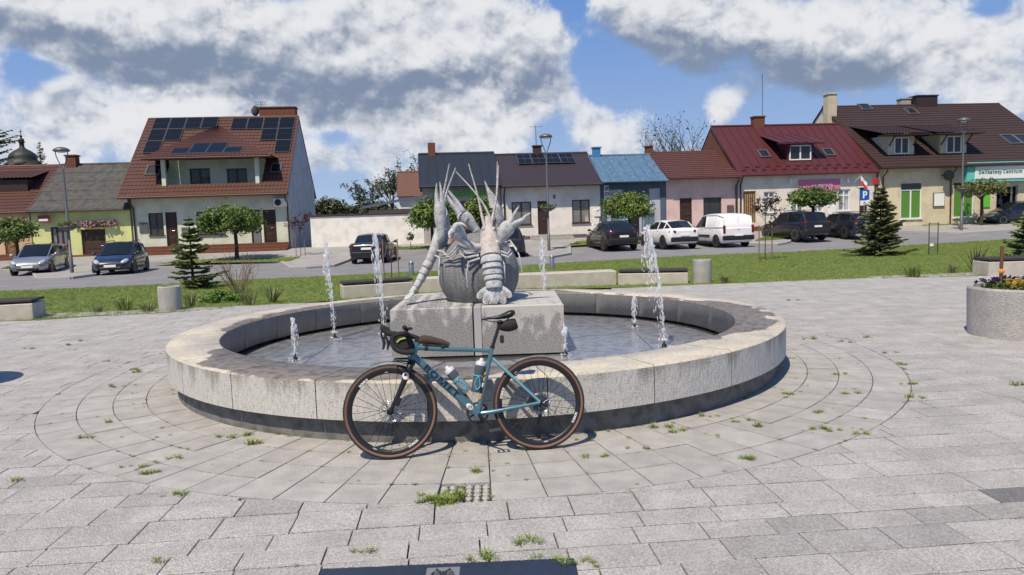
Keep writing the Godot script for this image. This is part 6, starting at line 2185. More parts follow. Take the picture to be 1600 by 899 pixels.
	var ring_of := func(s: Array) -> Array: return [Vector3(s[0], s[1], s[3]), Vector3(s[0], s[2] - 0.07, s[4] + 0.03), Vector3(s[0], s[2] - 0.01, s[4] - 0.06), Vector3(s[0], s[2] + 0.02, 0), Vector3(s[0], s[2] - 0.01, -s[4] + 0.06), Vector3(s[0], s[2] - 0.07, -s[4] - 0.03), Vector3(s[0], s[1], -s[3])]
	var closed := kind == "van"
	for i in cabin.size() - 1:
		var a: Array = ring_of.call(cabin[i])
		var b: Array = ring_of.call(cabin[i + 1])
		for k in 6:
			var end := i == 0 or i == cabin.size() - 2
			var is_glass := (k == 0 or k == 5) or end
			if closed and i < 3: is_glass = false
			quad(glass if is_glass else roof, a[k], a[k + 1], b[k + 1], b[k])
	obj("windows", glass, M.car_glass, t)
	obj("roof", roof, m, t)
	for s in [0, 6]:
		st = shape()
		var sg := 1 if s == 0 else 5
		for i in cabin.size() - 1:
			var a: Array = ring_of.call(cabin[i])
			var b: Array = ring_of.call(cabin[i + 1])
			tube(st, [a[sg], b[sg]], 0.032, 6)
			if i == 1 or i == 2 or (i == 3 and kind == "van"): tube(st, [a[s], a[sg]], 0.034, 6)
			if i > 0 and i < cabin.size() - 1: tube(st, [a[s] + Vector3(0, 0.01, 0), b[s] + Vector3(0, 0.01, 0)], 0.018, 5)
		obj("pillars", st, m, t)
	# wheels in dark arches
	for x in ax:
		for s in [-1.0, 1.0]:
			var w := 0.0
			for i in body.size() - 1:
				if x >= body[i][0] and x <= body[i + 1][0]: w = lerpf(body[i][3], body[i + 1][3], (x - body[i][0]) / (body[i + 1][0] - body[i][0]))
			st = shape()
			lathe(st, [Vector2(0, 0.006), Vector2(wr + 0.055, 0.006), Vector2(wr + 0.055, -0.12)], 22, Transform3D(Basis(Vector3.RIGHT, PI / 2 * s), Vector3(x, wr + 0.02, s * w)), false)
			obj("wheel_arch", st, M.black, t)
			car_wheel(t, Vector3(x, wr, s * (w - 0.085)), wr, s, rim_m)
	var nose: Array = body[-1]
	var tail: Array = body[0]
	# lights, plates, bumpers, mirrors, handles
	for s in [-1.0, 1.0]:
		st = shape()
		if kind == "van": box(st, Vector3(-2.13, 0.98, s * 0.83), Vector3(0.08, 0.42, 0.13), 0.02)
		elif kind == "coupe_suv": box(st, Vector3(-2.04, 0.94, s * 0.68), Vector3(0.12, 0.14, 0.38), 0.03, Basis(Vector3.UP, s * 0.45))
		else: box(st, Vector3(tail[0] + 0.1, tail[2] + 0.0, s * (tail[3] + 0.02)), Vector3(0.14, 0.14, 0.28), 0.03, Basis(Vector3.UP, s * 0.5))
		obj("tail_light", st, M.tail, t)
		st = shape()
		ball(st, Vector3(nose[0] - 0.16, nose[2] + 0.1, s * (nose[3] + 0.04)), Vector3(0.24, 0.085, 0.13), Basis(Vector3.UP, s * 0.55) * Basis(Vector3.BACK, -0.35), 6, 10)
		obj("headlight", st, M.headlight, t)
		st = shape()
		var mx: float = cabin[-1][0] - 0.28
		ball(st, Vector3(mx, cabin[-1][1] + 0.09, s * (cabin[-1][3] + 0.22)), Vector3(0.07, 0.075, 0.11), Basis(), 6, 8)
		tube(st, [Vector3(mx, cabin[-1][1] + 0.03, s * (cabin[-1][3] + 0.02)), Vector3(mx, cabin[-1][1] + 0.07, s * (cabin[-1][3] + 0.16))], 0.025, 6)
		obj("mirror", st, m if kind != "van" else M.black, t)
		for x in [0.35, -0.65]:
			st = shape()
			bar(st, Vector3(x - 0.1, cabin[1][1] - 0.1, s * body[3][3] * 0.985), Vector3(x + 0.08, cabin[1][1] - 0.1, s * body[3][3] * 0.985), 0.03, 0.03)
			obj("door_handle", st, m, t)
		for x in [0.95, -0.1, -0.95]:
			st = shape()
			bar(st, Vector3(x, 0.3, s * (body[3][3] + 0.001)), Vector3(x + 0.02, cabin[1][1] - 0.14, s * body[3][3] * 0.985), 0.008, 0.008)
			obj("door_gap", st, M.black, t)
		st = shape()
		bar(st, Vector3(-0.8, 0.24, s * (body[3][3] - 0.01)), Vector3(0.85, 0.24, s * (body[3][3] - 0.01)), 0.05, 0.12)
		if kind == "van": bar(st, Vector3(-0.6, 0.62, s * (body[3][3] + 0.005)), Vector3(0.85, 0.62, s * (body[3][3] + 0.005)), 0.03, 0.12)
		obj("side_trim", st, trim, t)
	st = shape()
	box(st, Vector3(tail[0] + 0.02, tail[1] + 0.02, 0), Vector3(0.16, 0.26, tail[3] * 2.2), 0.05)
	obj("rear_bumper", st, trim, t)
	st = shape()
	box(st, Vector3(nose[0] - 0.03, nose[1] - 0.02, 0), Vector3(0.14, 0.12, nose[3] * 1.7), 0.04)
	obj("grille", st, M.black, t)
	st = shape()
	box(st, Vector3(nose[0] - 0.06, nose[2] + 0.02, 0), Vector3(0.1, 0.05, nose[3] * 1.0), 0.02)
	obj("badge_bar", st, M.chrome, t)
	for q in [[tail[0] - 0.03, 0.62 if kind in ["van", "estate", "suv", "hatch"] else 0.75], [nose[0] + 0.03, nose[1] + 0.08]]:
		st = shape()
		box(st, Vector3(q[0], q[1] + (0.18 if kind == "suv" and q[0] < 0 else 0.0), 0), Vector3(0.03, 0.11, 0.5), 0.006)
		obj("number_plate", st, M.white, t)
	if kind == "van":
		st = shape()
		bar(st, Vector3(-2.115, 0.4, 0.0), Vector3(-2.06, 1.68, 0.0), 0.012, 0.012)
		bar(st, Vector3(-2.13, 0.93, -0.06), Vector3(-2.13, 0.93, 0.06), 0.02, 0.05)
		obj("rear_door_gap", st, M.grey_metal, t)
	if kind in ["suv", "estate", "hatch"]:
		for s in [-1.0, 1.0]:
			st = shape()
			tube(st, [Vector3(-1.4, cabin[2][2] - 0.02, s * 0.55), Vector3(-1.2, cabin[2][2] + 0.05, s * 0.56), Vector3(0.0, cabin[2][2] + 0.04, s * 0.55), Vector3(0.2, cabin[2][2] - 0.03, s * 0.54)], 0.018, 6)
			obj("roof_rail", st, M.black, t)
	t.position.y += 0.0
	return t

func side_parked(front: Vector3, rear: Vector3, half: float, anchor_front: bool, ax: Array) -> Array:
	# from the places where the two visible wheels stand (left-hand side) to the middle of the car
	var f := Vector3(front.x - rear.x, 0, front.z - rear.z).normalized()
	var left := Vector3.UP.cross(f)
	var p: Vector3 = (front - f * ax[1]) if anchor_front else (rear - f * ax[0])
	p -= left * half
	return [on_ground(p.x, p.z, -0.012), f]

func make_cars() -> void:
	rng.seed = 71
	var silver := paint(lin(0.30, 0.32, 0.36), 0.3)
	silver.metallic = 0.5
	var blue := paint(lin(0.012, 0.018, 0.05), 0.3)
	var black := paint(lin(0.010, 0.010, 0.013), 0.3)
	var night := paint(lin(0.012, 0.016, 0.03), 0.3)
	var white := paint(lin(0.78, 0.78, 0.78), 0.35)
	var red := paint(lin(0.45, 0.015, 0.015), 0.3)
	var q := side_parked(Vector3(-22.665, -0.218, -36.623), Vector3(-24.124, 0.04, -41.414), 0.78, true, [-1.28, 1.32])
	make_car("parked_car", "silver hatchback facing the camera before the lime-yellow house", "car", q[0], q[1], "hatch", silver, silver, M.chrome)
	q = side_parked(Vector3(-17.651, -0.215, -34.734), Vector3(-18.727, -0.161, -39.012), 0.78, true, [-1.28, 1.32])
	make_car("parked_car", "dark blue hatchback facing the camera left of the solar-panel house", "car", q[0], q[1], "hatch", blue, blue, M.steel)
	var p := Vector3(-6.967, -0.216, -36.736)
	make_car("parked_car", "dark saloon seen from behind, alone before the white yard wall", "car", on_ground(p.x, p.z - 1.4, -0.012), Vector3(0.0, 0, -1), "sedan", night, black, M.steel)
	p = Vector3(-2.374, -0.219, -39.26)
	make_car("parked_car", "red car half hidden behind the crayfish sculpture", "car", on_ground(p.x, p.z - 1.4, -0.012), Vector3(-0.1, 0, -1).normalized(), "hatch", red, black, M.steel)
	p = Vector3(-0.208, -0.216, -37.84)
	make_car("parked_car", "navy car showing its rear at the right of the stone ball", "car", on_ground(p.x, p.z - 1.4, -0.012), Vector3(-0.05, 0, -1).normalized(), "hatch", night, black, M.steel)
	q = side_parked(Vector3(4.629, -0.088, -42.768), Vector3(5.103, -0.219, -40.45), 0.82, false, [-1.28, 1.32])
	make_car("parked_car", "black crossover seen from behind, parked before the blue-roofed shop", "car", q[0], q[1], "coupe_suv", black, M.black, M.grey_metal)
	q = side_parked(Vector3(7.775, -0.117, -42.692), Vector3(8.318, -0.219, -40.354), 0.82, false, [-1.28, 1.32])
	make_car("parked_car", "white crossover with dark rear window, beside the white van", "car", q[0], q[1], "coupe_suv", white, M.black, M.grey_metal)
	q = side_parked(Vector3(10.684, -0.116, -43.03), Vector3(11.238, -0.218, -40.501), 0.82, false, [-1.3, 1.38])
	make_car("delivery_van", "white panel van with black rear bumper before the pink house", "van", q[0], q[1], "van", white, M.black, M.steel)
	q = side_parked(Vector3(15.863, -0.03, -44.92), Vector3(16.417, -0.173, -42.839), 0.85, false, [-1.38, 1.42])
	make_car("parked_car", "black boxy off-road car below the pink shop sign", "car", q[0], q[1], "suv", black, M.black, M.chrome)
	q = side_parked(Vector3(19.22, -0.006, -45.653), Vector3(19.637, -0.14, -43.698), 0.84, false, [-1.4, 1.46])
	make_car("parked_car", "dark blue estate car partly behind the right spruce", "car", q[0], q[1], "estate", night, black, M.chrome)
	q = side_parked(Vector3(33.016, 0.174, -49.924), Vector3(36.147, 0.154, -49.986), 0.82, true, [-1.28, 1.32])
	make_car("parked_car", "dark car cut by the right edge before the shop entrance", "car", q[0], q[1], "hatch", night, black, M.chrome)


# ---------------------------------------------------------------- plants
func leaf_face(st: SurfaceTool, p: Vector3, size: float, c: Color, n: Vector3) -> void:
	var x := n.cross(Vector3(rnd(-1, 1), rnd(-1, 1), rnd(-1, 1))).normalized()
	var y := n.cross(x)
	st.set_color(c)
	var a := p - x * size * 0.5
	var b := p + y * size * 0.34 + n * size * 0.08
	var d := p - y * size * 0.34 + n * size * 0.08
	var e := p + x * size * 0.6
	st.add_vertex(a); st.add_vertex(b); st.add_vertex(e)
	st.add_vertex(a); st.add_vertex(e); st.add_vertex(d)

# crown from clumps of leaves spread through an ellipsoid, dense at the skin
func crown(st: SurfaceTool, c: Vector3, r: Vector3, clumps: int, per: int, leaf: float, tones: Array, clump_r: float, low := -0.55) -> void:
	st.set_smooth_group(-1)
	for k in clumps:
		var d := Vector3(rng.randfn(), rng.randfn(), rng.randfn()).normalized()
		if d.y < low: d.y = low + rnd(0, 0.15)
		var q := c + d * r * pow(rng.randf(), 0.3) * rnd(0.82, 1.06)
		var tone: Color = tones[rng.randi() % tones.size()]
		var cr := clump_r * rnd(0.6, 1.3)
		for i in per:
			var o := Vector3(rng.randfn(), rng.randfn() * 0.8, rng.randfn()) * cr * 0.55
			var n := (d * 0.6 + Vector3(rng.randfn(), rng.randfn() + 0.6, rng.randfn()) * 0.7).normalized()
			var v := rnd(0.78, 1.2)
			leaf_face(st, q + o, leaf * rnd(0.7, 1.25), Color(tone.r * v, tone.g * v, tone.b * v), n)

func limbs(st: SurfaceTool, from: Vector3, dir: Vector3, length: float, r: float, depth: int, tips: Array, bend := 0.25) -> void:
	var pts := [from]
	var rr := [r]
	var d := dir
	for k in 3:
		d = (d + Vector3(rnd(-1, 1), rnd(-0.3, 0.6), rnd(-1, 1)) * bend).normalized()
		pts.append(pts[-1] + d * length / 3.0)
		rr.append(r * (1.0 - 0.2 * (k + 1)))
	tube(st, pts, rr, 5 if depth > 1 else 4, false)
	tips.append(pts[-1])
	if depth > 0:
		for k in 3:
			var s := (d + Vector3(rnd(-1, 1), rnd(-0.2, 0.8), rnd(-1, 1)) * 0.8).normalized()
			limbs(st, pts[1 + k], s, length * rnd(0.55, 0.8), r * 0.5, depth - 1, tips, bend)

func globe_tree(label: String, base: Vector3, trunk_h: float, c: Vector3, r: Vector3, clumps: int, leaf: float, tones: Array) -> void:
	var t := thing("globe_tree", label, "tree", base, 0, "trimmed trees along the street")
	var st := shape()
	tube(st, [Vector3(0, -0.1, 0), Vector3(0.02, trunk_h * 0.5, 0), Vector3(0, trunk_h, 0)], [0.12, 0.095, 0.09], 8)
	var tips := []
	for k in 6:
		var a := TAU * k / 6 + rnd(-0.3, 0.3)
		limbs(st, Vector3(0, trunk_h - 0.05 * k, 0), Vector3(cos(a), 0.75, sin(a)).normalized(), r.x * 0.5, 0.05, 1, tips)
	obj("trunk", st, M.bark, t)
	st = shape()
	crown(st, c, r, clumps, 34, leaf, tones, 0.3)
	obj("crown", st, M.leaf, t)

func spruce(label: String, base: Vector3, high: float, wide: float, tones: Array, whorls: int, seed_no: int, dense := 1.0) -> void:
	rng.seed = seed_no
	var t := thing("spruce", label, "tree", base, rnd(0, TAU), "conifers")
	var st := shape()
	tube(st, [Vector3(0, -0.1, 0), Vector3(0, high * 0.6, 0), Vector3(0, high, 0)], [high * 0.022, high * 0.012, 0.006], 7)
	var lf := shape()
	lf.set_smooth_group(-1)
	for w in whorls * 2:
		var v := pow(clampf((w + rnd(-0.4, 0.4)) / (whorls * 2.0), 0.0, 1.0), 0.9)
		var y := high * (0.05 + 0.93 * v)
		var n := 5 if v < 0.8 else 4
		var reach := wide * (1.0 - v) * rnd(0.65, 1.12) + 0.06 * high * 0.3
		for k in n:
			var a := rnd(0, TAU)
			var out := Vector3(cos(a), 0, sin(a))
			var l := reach * rnd(0.6, 1.2)
			var droop := -0.16 + 0.6 * v + rnd(-0.12, 0.12)
			var p0 := Vector3(0, y, 0)
			var p1 := p0 + out * l * 0.55 + Vector3(0, l * droop * 0.4, 0)
			var p2 := p0 + out * l + Vector3(0, l * droop * 0.6 + l * 0.12, 0)
			tube(st, [p0, p1, p2], [0.012 * high / 3.0, 0.008 * high / 3.0, 0.003], 4, false)
			var side := Vector3(-out.z, 0, out.x)
			var twigs := int(l / 0.085 * dense) + 3
			for i in twigs:
				var u := (i + 0.6) / twigs
				var b := p0.lerp(p1, u * 2.0) if u < 0.5 else p1.lerp(p2, u * 2.0 - 1.0)
				for s in [-1.0, 0.0, 1.0]:
					var tl := (0.10 + 0.30 * l * (1.0 - u * 0.75)) * rnd(0.6, 1.1) * (0.75 if s == 0.0 else 1.0)
					var d: Vector3 = (out * 0.75 + side * s * rnd(0.7, 1.0) + Vector3(0, rnd(-0.25, 0.12), 0)).normalized()
					var tone: Color = tones[rng.randi() % tones.size()]
					if u > 0.75: tone = tones[tones.size() - 1].lerp(tone, 0.4)
					var vv := rnd(0.75, 1.2)
					lf.set_color(Color(tone.r * vv, tone.g * vv, tone.b * vv))
					for j in 3:
						var q := b + d * tl * (j / 3.0)
						var e := b + d * tl * ((j + 1.25) / 3.0)
						var wd := 0.028 * rnd(0.7, 1.3) * (1.0 + high * 0.08)
						for ax in [d.cross(Vector3.UP).normalized(), Vector3.UP.lerp(d.cross(Vector3.UP), 0.3).normalized()]:
							tri(lf, q - ax * wd, q + ax * wd, e)
	obj("trunk", st, M.bark, t)
	obj("crown", lf, M.needle, t)

func blades(st: SurfaceTool, n: int, high: float, spread: float, wide: float, tones: Array, upright := 0.5) -> void:
	st.set_smooth_group(-1)
	for k in n:
		var a := rnd(0, TAU)
		var o := Vector3(cos(a), 0, sin(a))
		var tip := o * high * rnd(0.15, 1.0) * (1.0 - upright) * 1.6 + Vector3(0, high * rnd(0.6, 1.05), 0)
		var root := o * spread * rng.randf()
		var mid := root.lerp(root + tip, 0.55) + Vector3(0, high * 0.08, 0)
		var s := Vector3(-o.z, 0, o.x) * wide
		var c: Color = tones[rng.randi() % tones.size()]
		var v := rnd(0.8, 1.2)
		st.set_color(Color(c.r * v, c.g * v, c.b * v))
		quad(st, root - s, root + s, mid + s * 0.9, mid - s * 0.9)
		tri(st, mid - s * 0.9, mid + s * 0.9, root + tip)

func tuft_plant(called: String, label: String, base: Vector3, n: int, high: float, spread: float, wide: float, tones: Array, upright := 0.5) -> void:
	var t := thing(called, label, "plant", base, 0, "clumps on the lawn edge")
	var st := shape()
	blades(st, n, high, spread, wide, tones, upright)
	obj("leaves", st, M.blade, t)

func bare_tree(label: String, base: Vector3, high: float, levels: int, leaves: int, leaf: float, tones: Array, seed_no: int) -> void:
	rng.seed = seed_no
	var t := thing("background_tree", label, "tree", base, 0, "trees behind the houses")
	var st := shape()
	var tips := []
	tube(st, [Vector3(0, -0.2, 0), Vector3(0.1, high * 0.3, 0)], [high * 0.03, high * 0.022], 7)
	for k in 6:
		var a := TAU * k / 6 + rnd(-0.4, 0.4)
		limbs(st, Vector3(0.1, high * (0.22 + 0.03 * k), 0), Vector3(cos(a) * 0.55, 1, sin(a) * 0.55).normalized(), high * 0.42, high * 0.014, levels, tips, 0.22)
	obj("trunk", st, M.bark, t)
	if leaves:
		st = shape()
		st.set_smooth_group(-1)
		for k in leaves:
			var p: Vector3 = tips[rng.randi() % tips.size()] + Vector3(rng.randfn(), rng.randfn(), rng.randfn()) * high * 0.035
			var c: Color = tones[rng.randi() % tones.size()]
			leaf_face(st, p, leaf * rnd(0.7, 1.3), c, Vector3(rng.randfn(), rng.randfn() + 0.5, rng.randfn()).normalized())
		obj("crown", st, M.leaf, t)

func make_plants() -> void:
	rng.seed = 81
	var green := [Color(0.055, 0.105, 0.016), Color(0.09, 0.155, 0.024), Color(0.13, 0.20, 0.034), Color(0.185, 0.245, 0.05)]
	var bright := [Color(0.075, 0.13, 0.018), Color(0.115, 0.18, 0.026), Color(0.165, 0.225, 0.042)]
	var pale := [Color(0.09, 0.12, 0.025), Color(0.13, 0.15, 0.04), Color(0.16, 0.16, 0.05)]
	# trimmed trees: foot of the trunk, trunk height, crown
	globe_tree("leafy tree at the left edge before the beige house", Vector3(-27.474, 0.074, -41.534) + Vector3(0, 0.05, 0), 1.5, Vector3(-0.05, 1.75, 0), Vector3(1.05, 0.72, 1.0), 90, 0.15, green)
	globe_tree("wide flat-topped green tree before the solar-panel house", Vector3(-14.85, -0.101, -40.349) + Vector3(0, 0.05, 0), 1.7, Vector3(-0.15, 2.12, 0), Vector3(1.75, 0.85, 1.6), 230, 0.14, green)
	globe_tree("green tree just left behind the sculpture", Vector3(-4.565, 0.037, -43.595) + Vector3(0, 0.05, 0), 1.5, Vector3(0.3, 1.95, 0), Vector3(1.65, 0.95, 1.5), 200, 0.15, green)
	globe_tree("green tree between sculpture and lamp, mostly behind the claws", Vector3(-1.733, 0.04, -43.957) + Vector3(0, 0.05, 0), 1.6, Vector3(0.1, 2.1, 0), Vector3(1.2, 0.9, 1.1), 120, 0.15, bright)
	globe_tree("round green tree before the blue-roofed shop", Vector3(7.324, 0.094, -45.796) + Vector3(0, 0.05, 0), 1.5, Vector3(0, 2.05, 0), Vector3(1.6, 0.85, 1.5), 210, 0.14, bright)
	globe_tree("small spreading tree below the pink shop sign", Vector3(18.24, -0.05, -44.881) + Vector3(0, 0.05, 0), 1.9, Vector3(0, 2.35, 0), Vector3(1.45, 0.62, 1.3), 110, 0.16, green)
	globe_tree("thin-leaved tree with dark trunk before the turquoise sign", Vector3(31.241, 0.154, -49.419) + Vector3(0, 0.05, 0), 1.9, Vector3(0.1, 2.45, 0), Vector3(1.5, 0.5, 1.3), 60, 0.15, pale)
	var st := shape()
	var t := thing("ball_shrub", "tiny ball-headed shrub on a thin stem before the yard wall", "shrub", Vector3(-5.788, 0.021, -43.209) + Vector3(0, 0.08, 0))
	tube(st, [Vector3.ZERO, Vector3(0, 0.5, 0)], 0.02, 6)
	obj("stem", st, M.bark, t)
	st = shape()
	crown(st, Vector3(0, 0.72, 0), Vector3(0.2, 0.3, 0.2), 26, 22, 0.07, green, 0.08)
	obj("crown", st, M.leaf, t)
	# conifers on the lawn
	var fir := [Color(0.055, 0.09, 0.03), Color(0.08, 0.12, 0.04), Color(0.12, 0.165, 0.05), Color(0.20, 0.25, 0.07)]
	var dull := [Color(0.07, 0.10, 0.055), Color(0.10, 0.14, 0.065), Color(0.16, 0.17, 0.065), Color(0.24, 0.25, 0.10)]
	spruce("young green spruce on the left lawn, behind the stone bin", Vector3(-10.182, -0.159, -23.73), 2.35, 0.95, fir, 10, 91, 0.9)
	spruce("full blue-grey spruce on the right lawn", Vector3(14.5, -0.201, -29.176), 2.75, 1.15, dull, 19, 92, 1.0)
	spruce("dark spruce at the right edge beyond the flower tub", Vector3(15.892, -0.084, -22.57), 1.9, 1.15, fir, 13, 93)
	spruce("tall dark spruce rising at the far left edge", Vector3(-40.436, 3.63, -58), 12.5, 3.2, fir, 26, 94, 0.22)
	spruce("small distant conifer between church dome and lamp", Vector3(-69.315, 10.268, -112), 5.2, 1.3, fir, 14, 95, 0.4)
	rng.seed = 96
	# shrubs and clumps
	t = thing("bare_shrub", "leafless tan shrub of many twigs beside the left spruce", "shrub", Vector3(-7.843, -0.109, -21.245))
	st = shape()
	var tips := []
	for k in 34:
		var a := rnd(0, TAU)
		limbs(st, Vector3(cos(a), 0, sin(a)) * 0.08, Vector3(cos(a) * rnd(0.3, 1.0), 1.1, sin(a) * rnd(0.3, 1.0)).normalized(), rnd(0.5, 1.0), 0.009, 1, tips, 0.15)
	obj("twigs", st, M.twig, t)
	st = shape()
	st.set_smooth_group(-1)
	for k in 160: leaf_face(st, tips[rng.randi() % tips.size()] + Vector3(rnd(-0.04, 0.04), rnd(-0.1, 0.02), rnd(-0.04, 0.04)), 0.035, Color(0.16, 0.16, 0.06), Vector3(rng.randfn(), rng.randfn(), rng.randfn()).normalized())
	obj("buds", st, M.leaf, t)
	t = thing("ground_cover", "bright green low leafy mound beside the left stone bin", "shrub", Vector3(-7.048, -0.047, -17.915))
	st = shape()
	crown(st, Vector3(0, 0.08, -0.2), Vector3(0.62, 0.2, 0.45), 120, 30, 0.05, [Color(0.06, 0.14, 0.015), Color(0.10, 0.20, 0.02), Color(0.14, 0.24, 0.03)], 0.09, -0.1)
	obj("foliage", st, M.leaf, t)
	var spiky := [Color(0.10, 0.13, 0.05), Color(0.16, 0.18, 0.08), Color(0.22, 0.20, 0.10)]
	tuft_plant("spiky_plant", "sword-leaved plant right of the green mound on the left lawn", Vector3(-5.644, -0.035, -17.398), 34, 0.5, 0.05, 0.014, spiky, 0.45)
	tuft_plant("ornamental_grass", "upright pale grass clump between stone bin and green mound", Vector3(-7.461, -0.034, -17.146), 60, 0.42, 0.12, 0.007, spiky, 0.72)
	tuft_plant("ornamental_grass", "dry grass clump left of the left stone bin", Vector3(-7.978, -0.019, -16.224), 60, 0.26, 0.15, 0.008, spiky, 0.5)
	tuft_plant("ornamental_grass", "dark grass clump midway along the left lawn edge", Vector3(-8.667, -0.026, -16.581), 70, 0.38, 0.15, 0.008, green, 0.6)
	tuft_plant("ornamental_grass", "small grass clump farthest left on the lawn edge", Vector3(-9.173, -0.023, -16.354), 40, 0.22, 0.14, 0.007, spiky, 0.5)
	tuft_plant("ornamental_grass", "thin grass clump right of the green mound", Vector3(-6.039, -0.027, -16.937), 60, 0.55, 0.14, 0.006, spiky, 0.72)
	tuft_plant("ornamental_grass", "short grass clump at the right lawn edge", Vector3(9.868, -0.018, -18.197), 70, 0.36, 0.16, 0.008, green, 0.45)
	tuft_plant("spiky_plant", "large sword-leaved plant beside the right stone bench", Vector3(11.848, -0.026, -18.9), 46, 0.75, 0.1, 0.014, spiky, 0.6)
	tuft_plant("ornamental_grass", "thin grass clump between the short clump and sword-leaved plant", Vector3(11.271, -0.029, -18.974), 40, 0.3, 0.12, 0.007, spiky, 0.6)
	tuft_plant("ornamental_grass", "dry grass clump right of the middle stone bin", Vector3(5.301, -0.032, -18.496), 50, 0.26, 0.14, 0.008, spiky, 0.5)
	# young red-leaved trees tied to stakes
	for q in [[Vector3(9.857, -0.201, -28.826), 2.1, "young red-leaved tree between two stakes on the lawn", 1], [Vector3(-11.757, -0.034, -41.709), 2.0, "young dark red tree beside the blue gable wall", 0], [Vector3(-4.114, -0.178, -25.475) , 1.0, "thin leafless sapling between two stakes near the left jets", 2]]:
		t = thing("sapling", q[2], "tree", q[0] + Vector3(0, 0.02, 0), 0, "young trees on stakes")
		st = shape()
		tips = []
		tube(st, [Vector3.ZERO, Vector3(0.02, q[1], 0)], [0.02, 0.012], 6)
		for k in 7:
			var a := rnd(0, TAU)
			limbs(st, Vector3(0, q[1] * (0.65 + 0.05 * k), 0), Vector3(cos(a), 0.7, sin(a)).normalized(), 0.5 * q[1] / 2.0, 0.009, 1, tips)
		obj("trunk", st, M.bark, t)
		if q[3] < 2:
			st = shape()
			st.set_smooth_group(-1)
			for k in 320: leaf_face(st, tips[rng.randi() % tips.size()] + Vector3(rng.randfn(), rng.randfn(), rng.randfn()) * 0.09, 0.11, Color(0.06, 0.018, 0.022) * rnd(0.8, 1.4), Vector3(rng.randfn(), rng.randfn() + 0.5, rng.randfn()).normalized())
			obj("crown", st, M.leaf, t)
		for s in [-0.25, 0.25]:
			st = shape()
			tube(st, [Vector3(s, 0, 0.05), Vector3(s, 1.35, 0.05)], 0.022, 6)
			obj("stake", st, M.twig, t)
	# trees behind the houses
	var far_green := [Color(0.05, 0.065, 0.024), Color(0.07, 0.085, 0.032), Color(0.095, 0.105, 0.045)]
	bare_tree("open-crowned tree behind the yard wall, left of three", Vector3(-17.673, 1.599, -92), 4.6, 2, 1300, 0.22, far_green, 101)
	bare_tree("tallest open-crowned tree behind the yard wall, middle of three", Vector3(-14.509, 1.886, -92), 5.6, 2, 1700, 0.22, far_green, 102)
	bare_tree("thin bare tree against the navy roof's left gable", Vector3(-11.004, 2.16, -88), 6.6, 2, 500, 0.25, far_green, 103)
	bare_tree("leafless tree behind the pink house", Vector3(17.67, 1.849, -76), 8.3, 3, 300, 0.2, far_green, 104)
	bare_tree("second leafless tree left behind the pink house", Vector3(16.821, 1.93, -82), 8.0, 2, 200, 0.2, far_green, 105)
	rng.seed = 106
	for q in [[Vector3(-23.096, 2.16, -95), "dark evergreen thicket right of the blue gable wall", Vector3(2.2, 2.6, 1.5)], [Vector3(-21.278, 2.083, -99), "low dark hedge behind the white yard wall", Vector3(3.2, 1.6, 1.5)], [Vector3(-17.977, 2.395, -101), "rounded dark bush behind the yard wall's middle", Vector3(2.8, 1.7, 1.5)]]:
		t = thing("evergreen_bush", q[1], "shrub", q[0], 0, "dark bushes behind the yard wall")
		st = shape()
		crown(st, Vector3(0, q[2].y * 0.5, 0), q[2] * Vector3(1, 0.55, 1), 130, 24, 0.4, far_green, 0.6, -0.6)
		obj("foliage", st, M.leaf, t)

# ---------------------------------------------------------------- street furniture
func street_lamp(label: String, base: Vector3, high: float) -> void:
	var t := thing("street_lamp", label, "street lamp", base, TURN, "street lamps")
	var st := shape()
	tube(st, [Vector3(0, -0.05, 0), Vector3(0, 0.9, 0), Vector3(0, 0.92, 0), Vector3(0, high - 1.0, 0)], [0.085, 0.08, 0.062, 0.05], 10)
	obj("pole", st, M.pole, t)
	st = shape()
	for s in [-1.0, 1.0]:
		tube(st, spline([Vector3(0, high - 1.02, 0), Vector3(s * 0.07, high - 0.75, 0), Vector3(s * 0.24, high - 0.3, 0), Vector3(s * 0.27, high - 0.05, 0)], 4), 0.024, 6)
	obj("fork", st, M.pole, t)
	st = shape()
	lathe(st, [Vector2(0.0, high - 0.06), Vector2(0.33, high - 0.05), Vector2(0.37, high - 0.02), Vector2(0.33, high + 0.06), Vector2(0.2, high + 0.13), Vector2(0.07, high + 0.16), Vector2(0, high + 0.165)], 24)
	obj("lamp_head", st, M.pole, t)
	st = shape()
	lathe(st, [Vector2(0.0, high - 0.11), Vector2(0.16, high - 0.1), Vector2(0.2, high - 0.06)], 16)
	obj("lens", st, M.lamp_white, t)
	st = shape()
	lathe(st, [Vector2(0.07, high * 0.345), Vector2(0.2, high * 0.35), Vector2(0.42, high * 0.375), Vector2(0.44, high * 0.385), Vector2(0.1, high * 0.385)], 16)
	obj("flower_bowl", st, M.grey_metal, t)
	st = shape()
	crown(st, Vector3(0, high * 0.39, 0), Vector3(0.5, 0.16, 0.5), 40, 18, 0.07, [Color(0.06, 0.11, 0.02), Color(0.1, 0.16, 0.03), Color(0.25, 0.2, 0.03)], 0.1, -0.3)
	obj("bowl_plants", st, M.leaf, t)

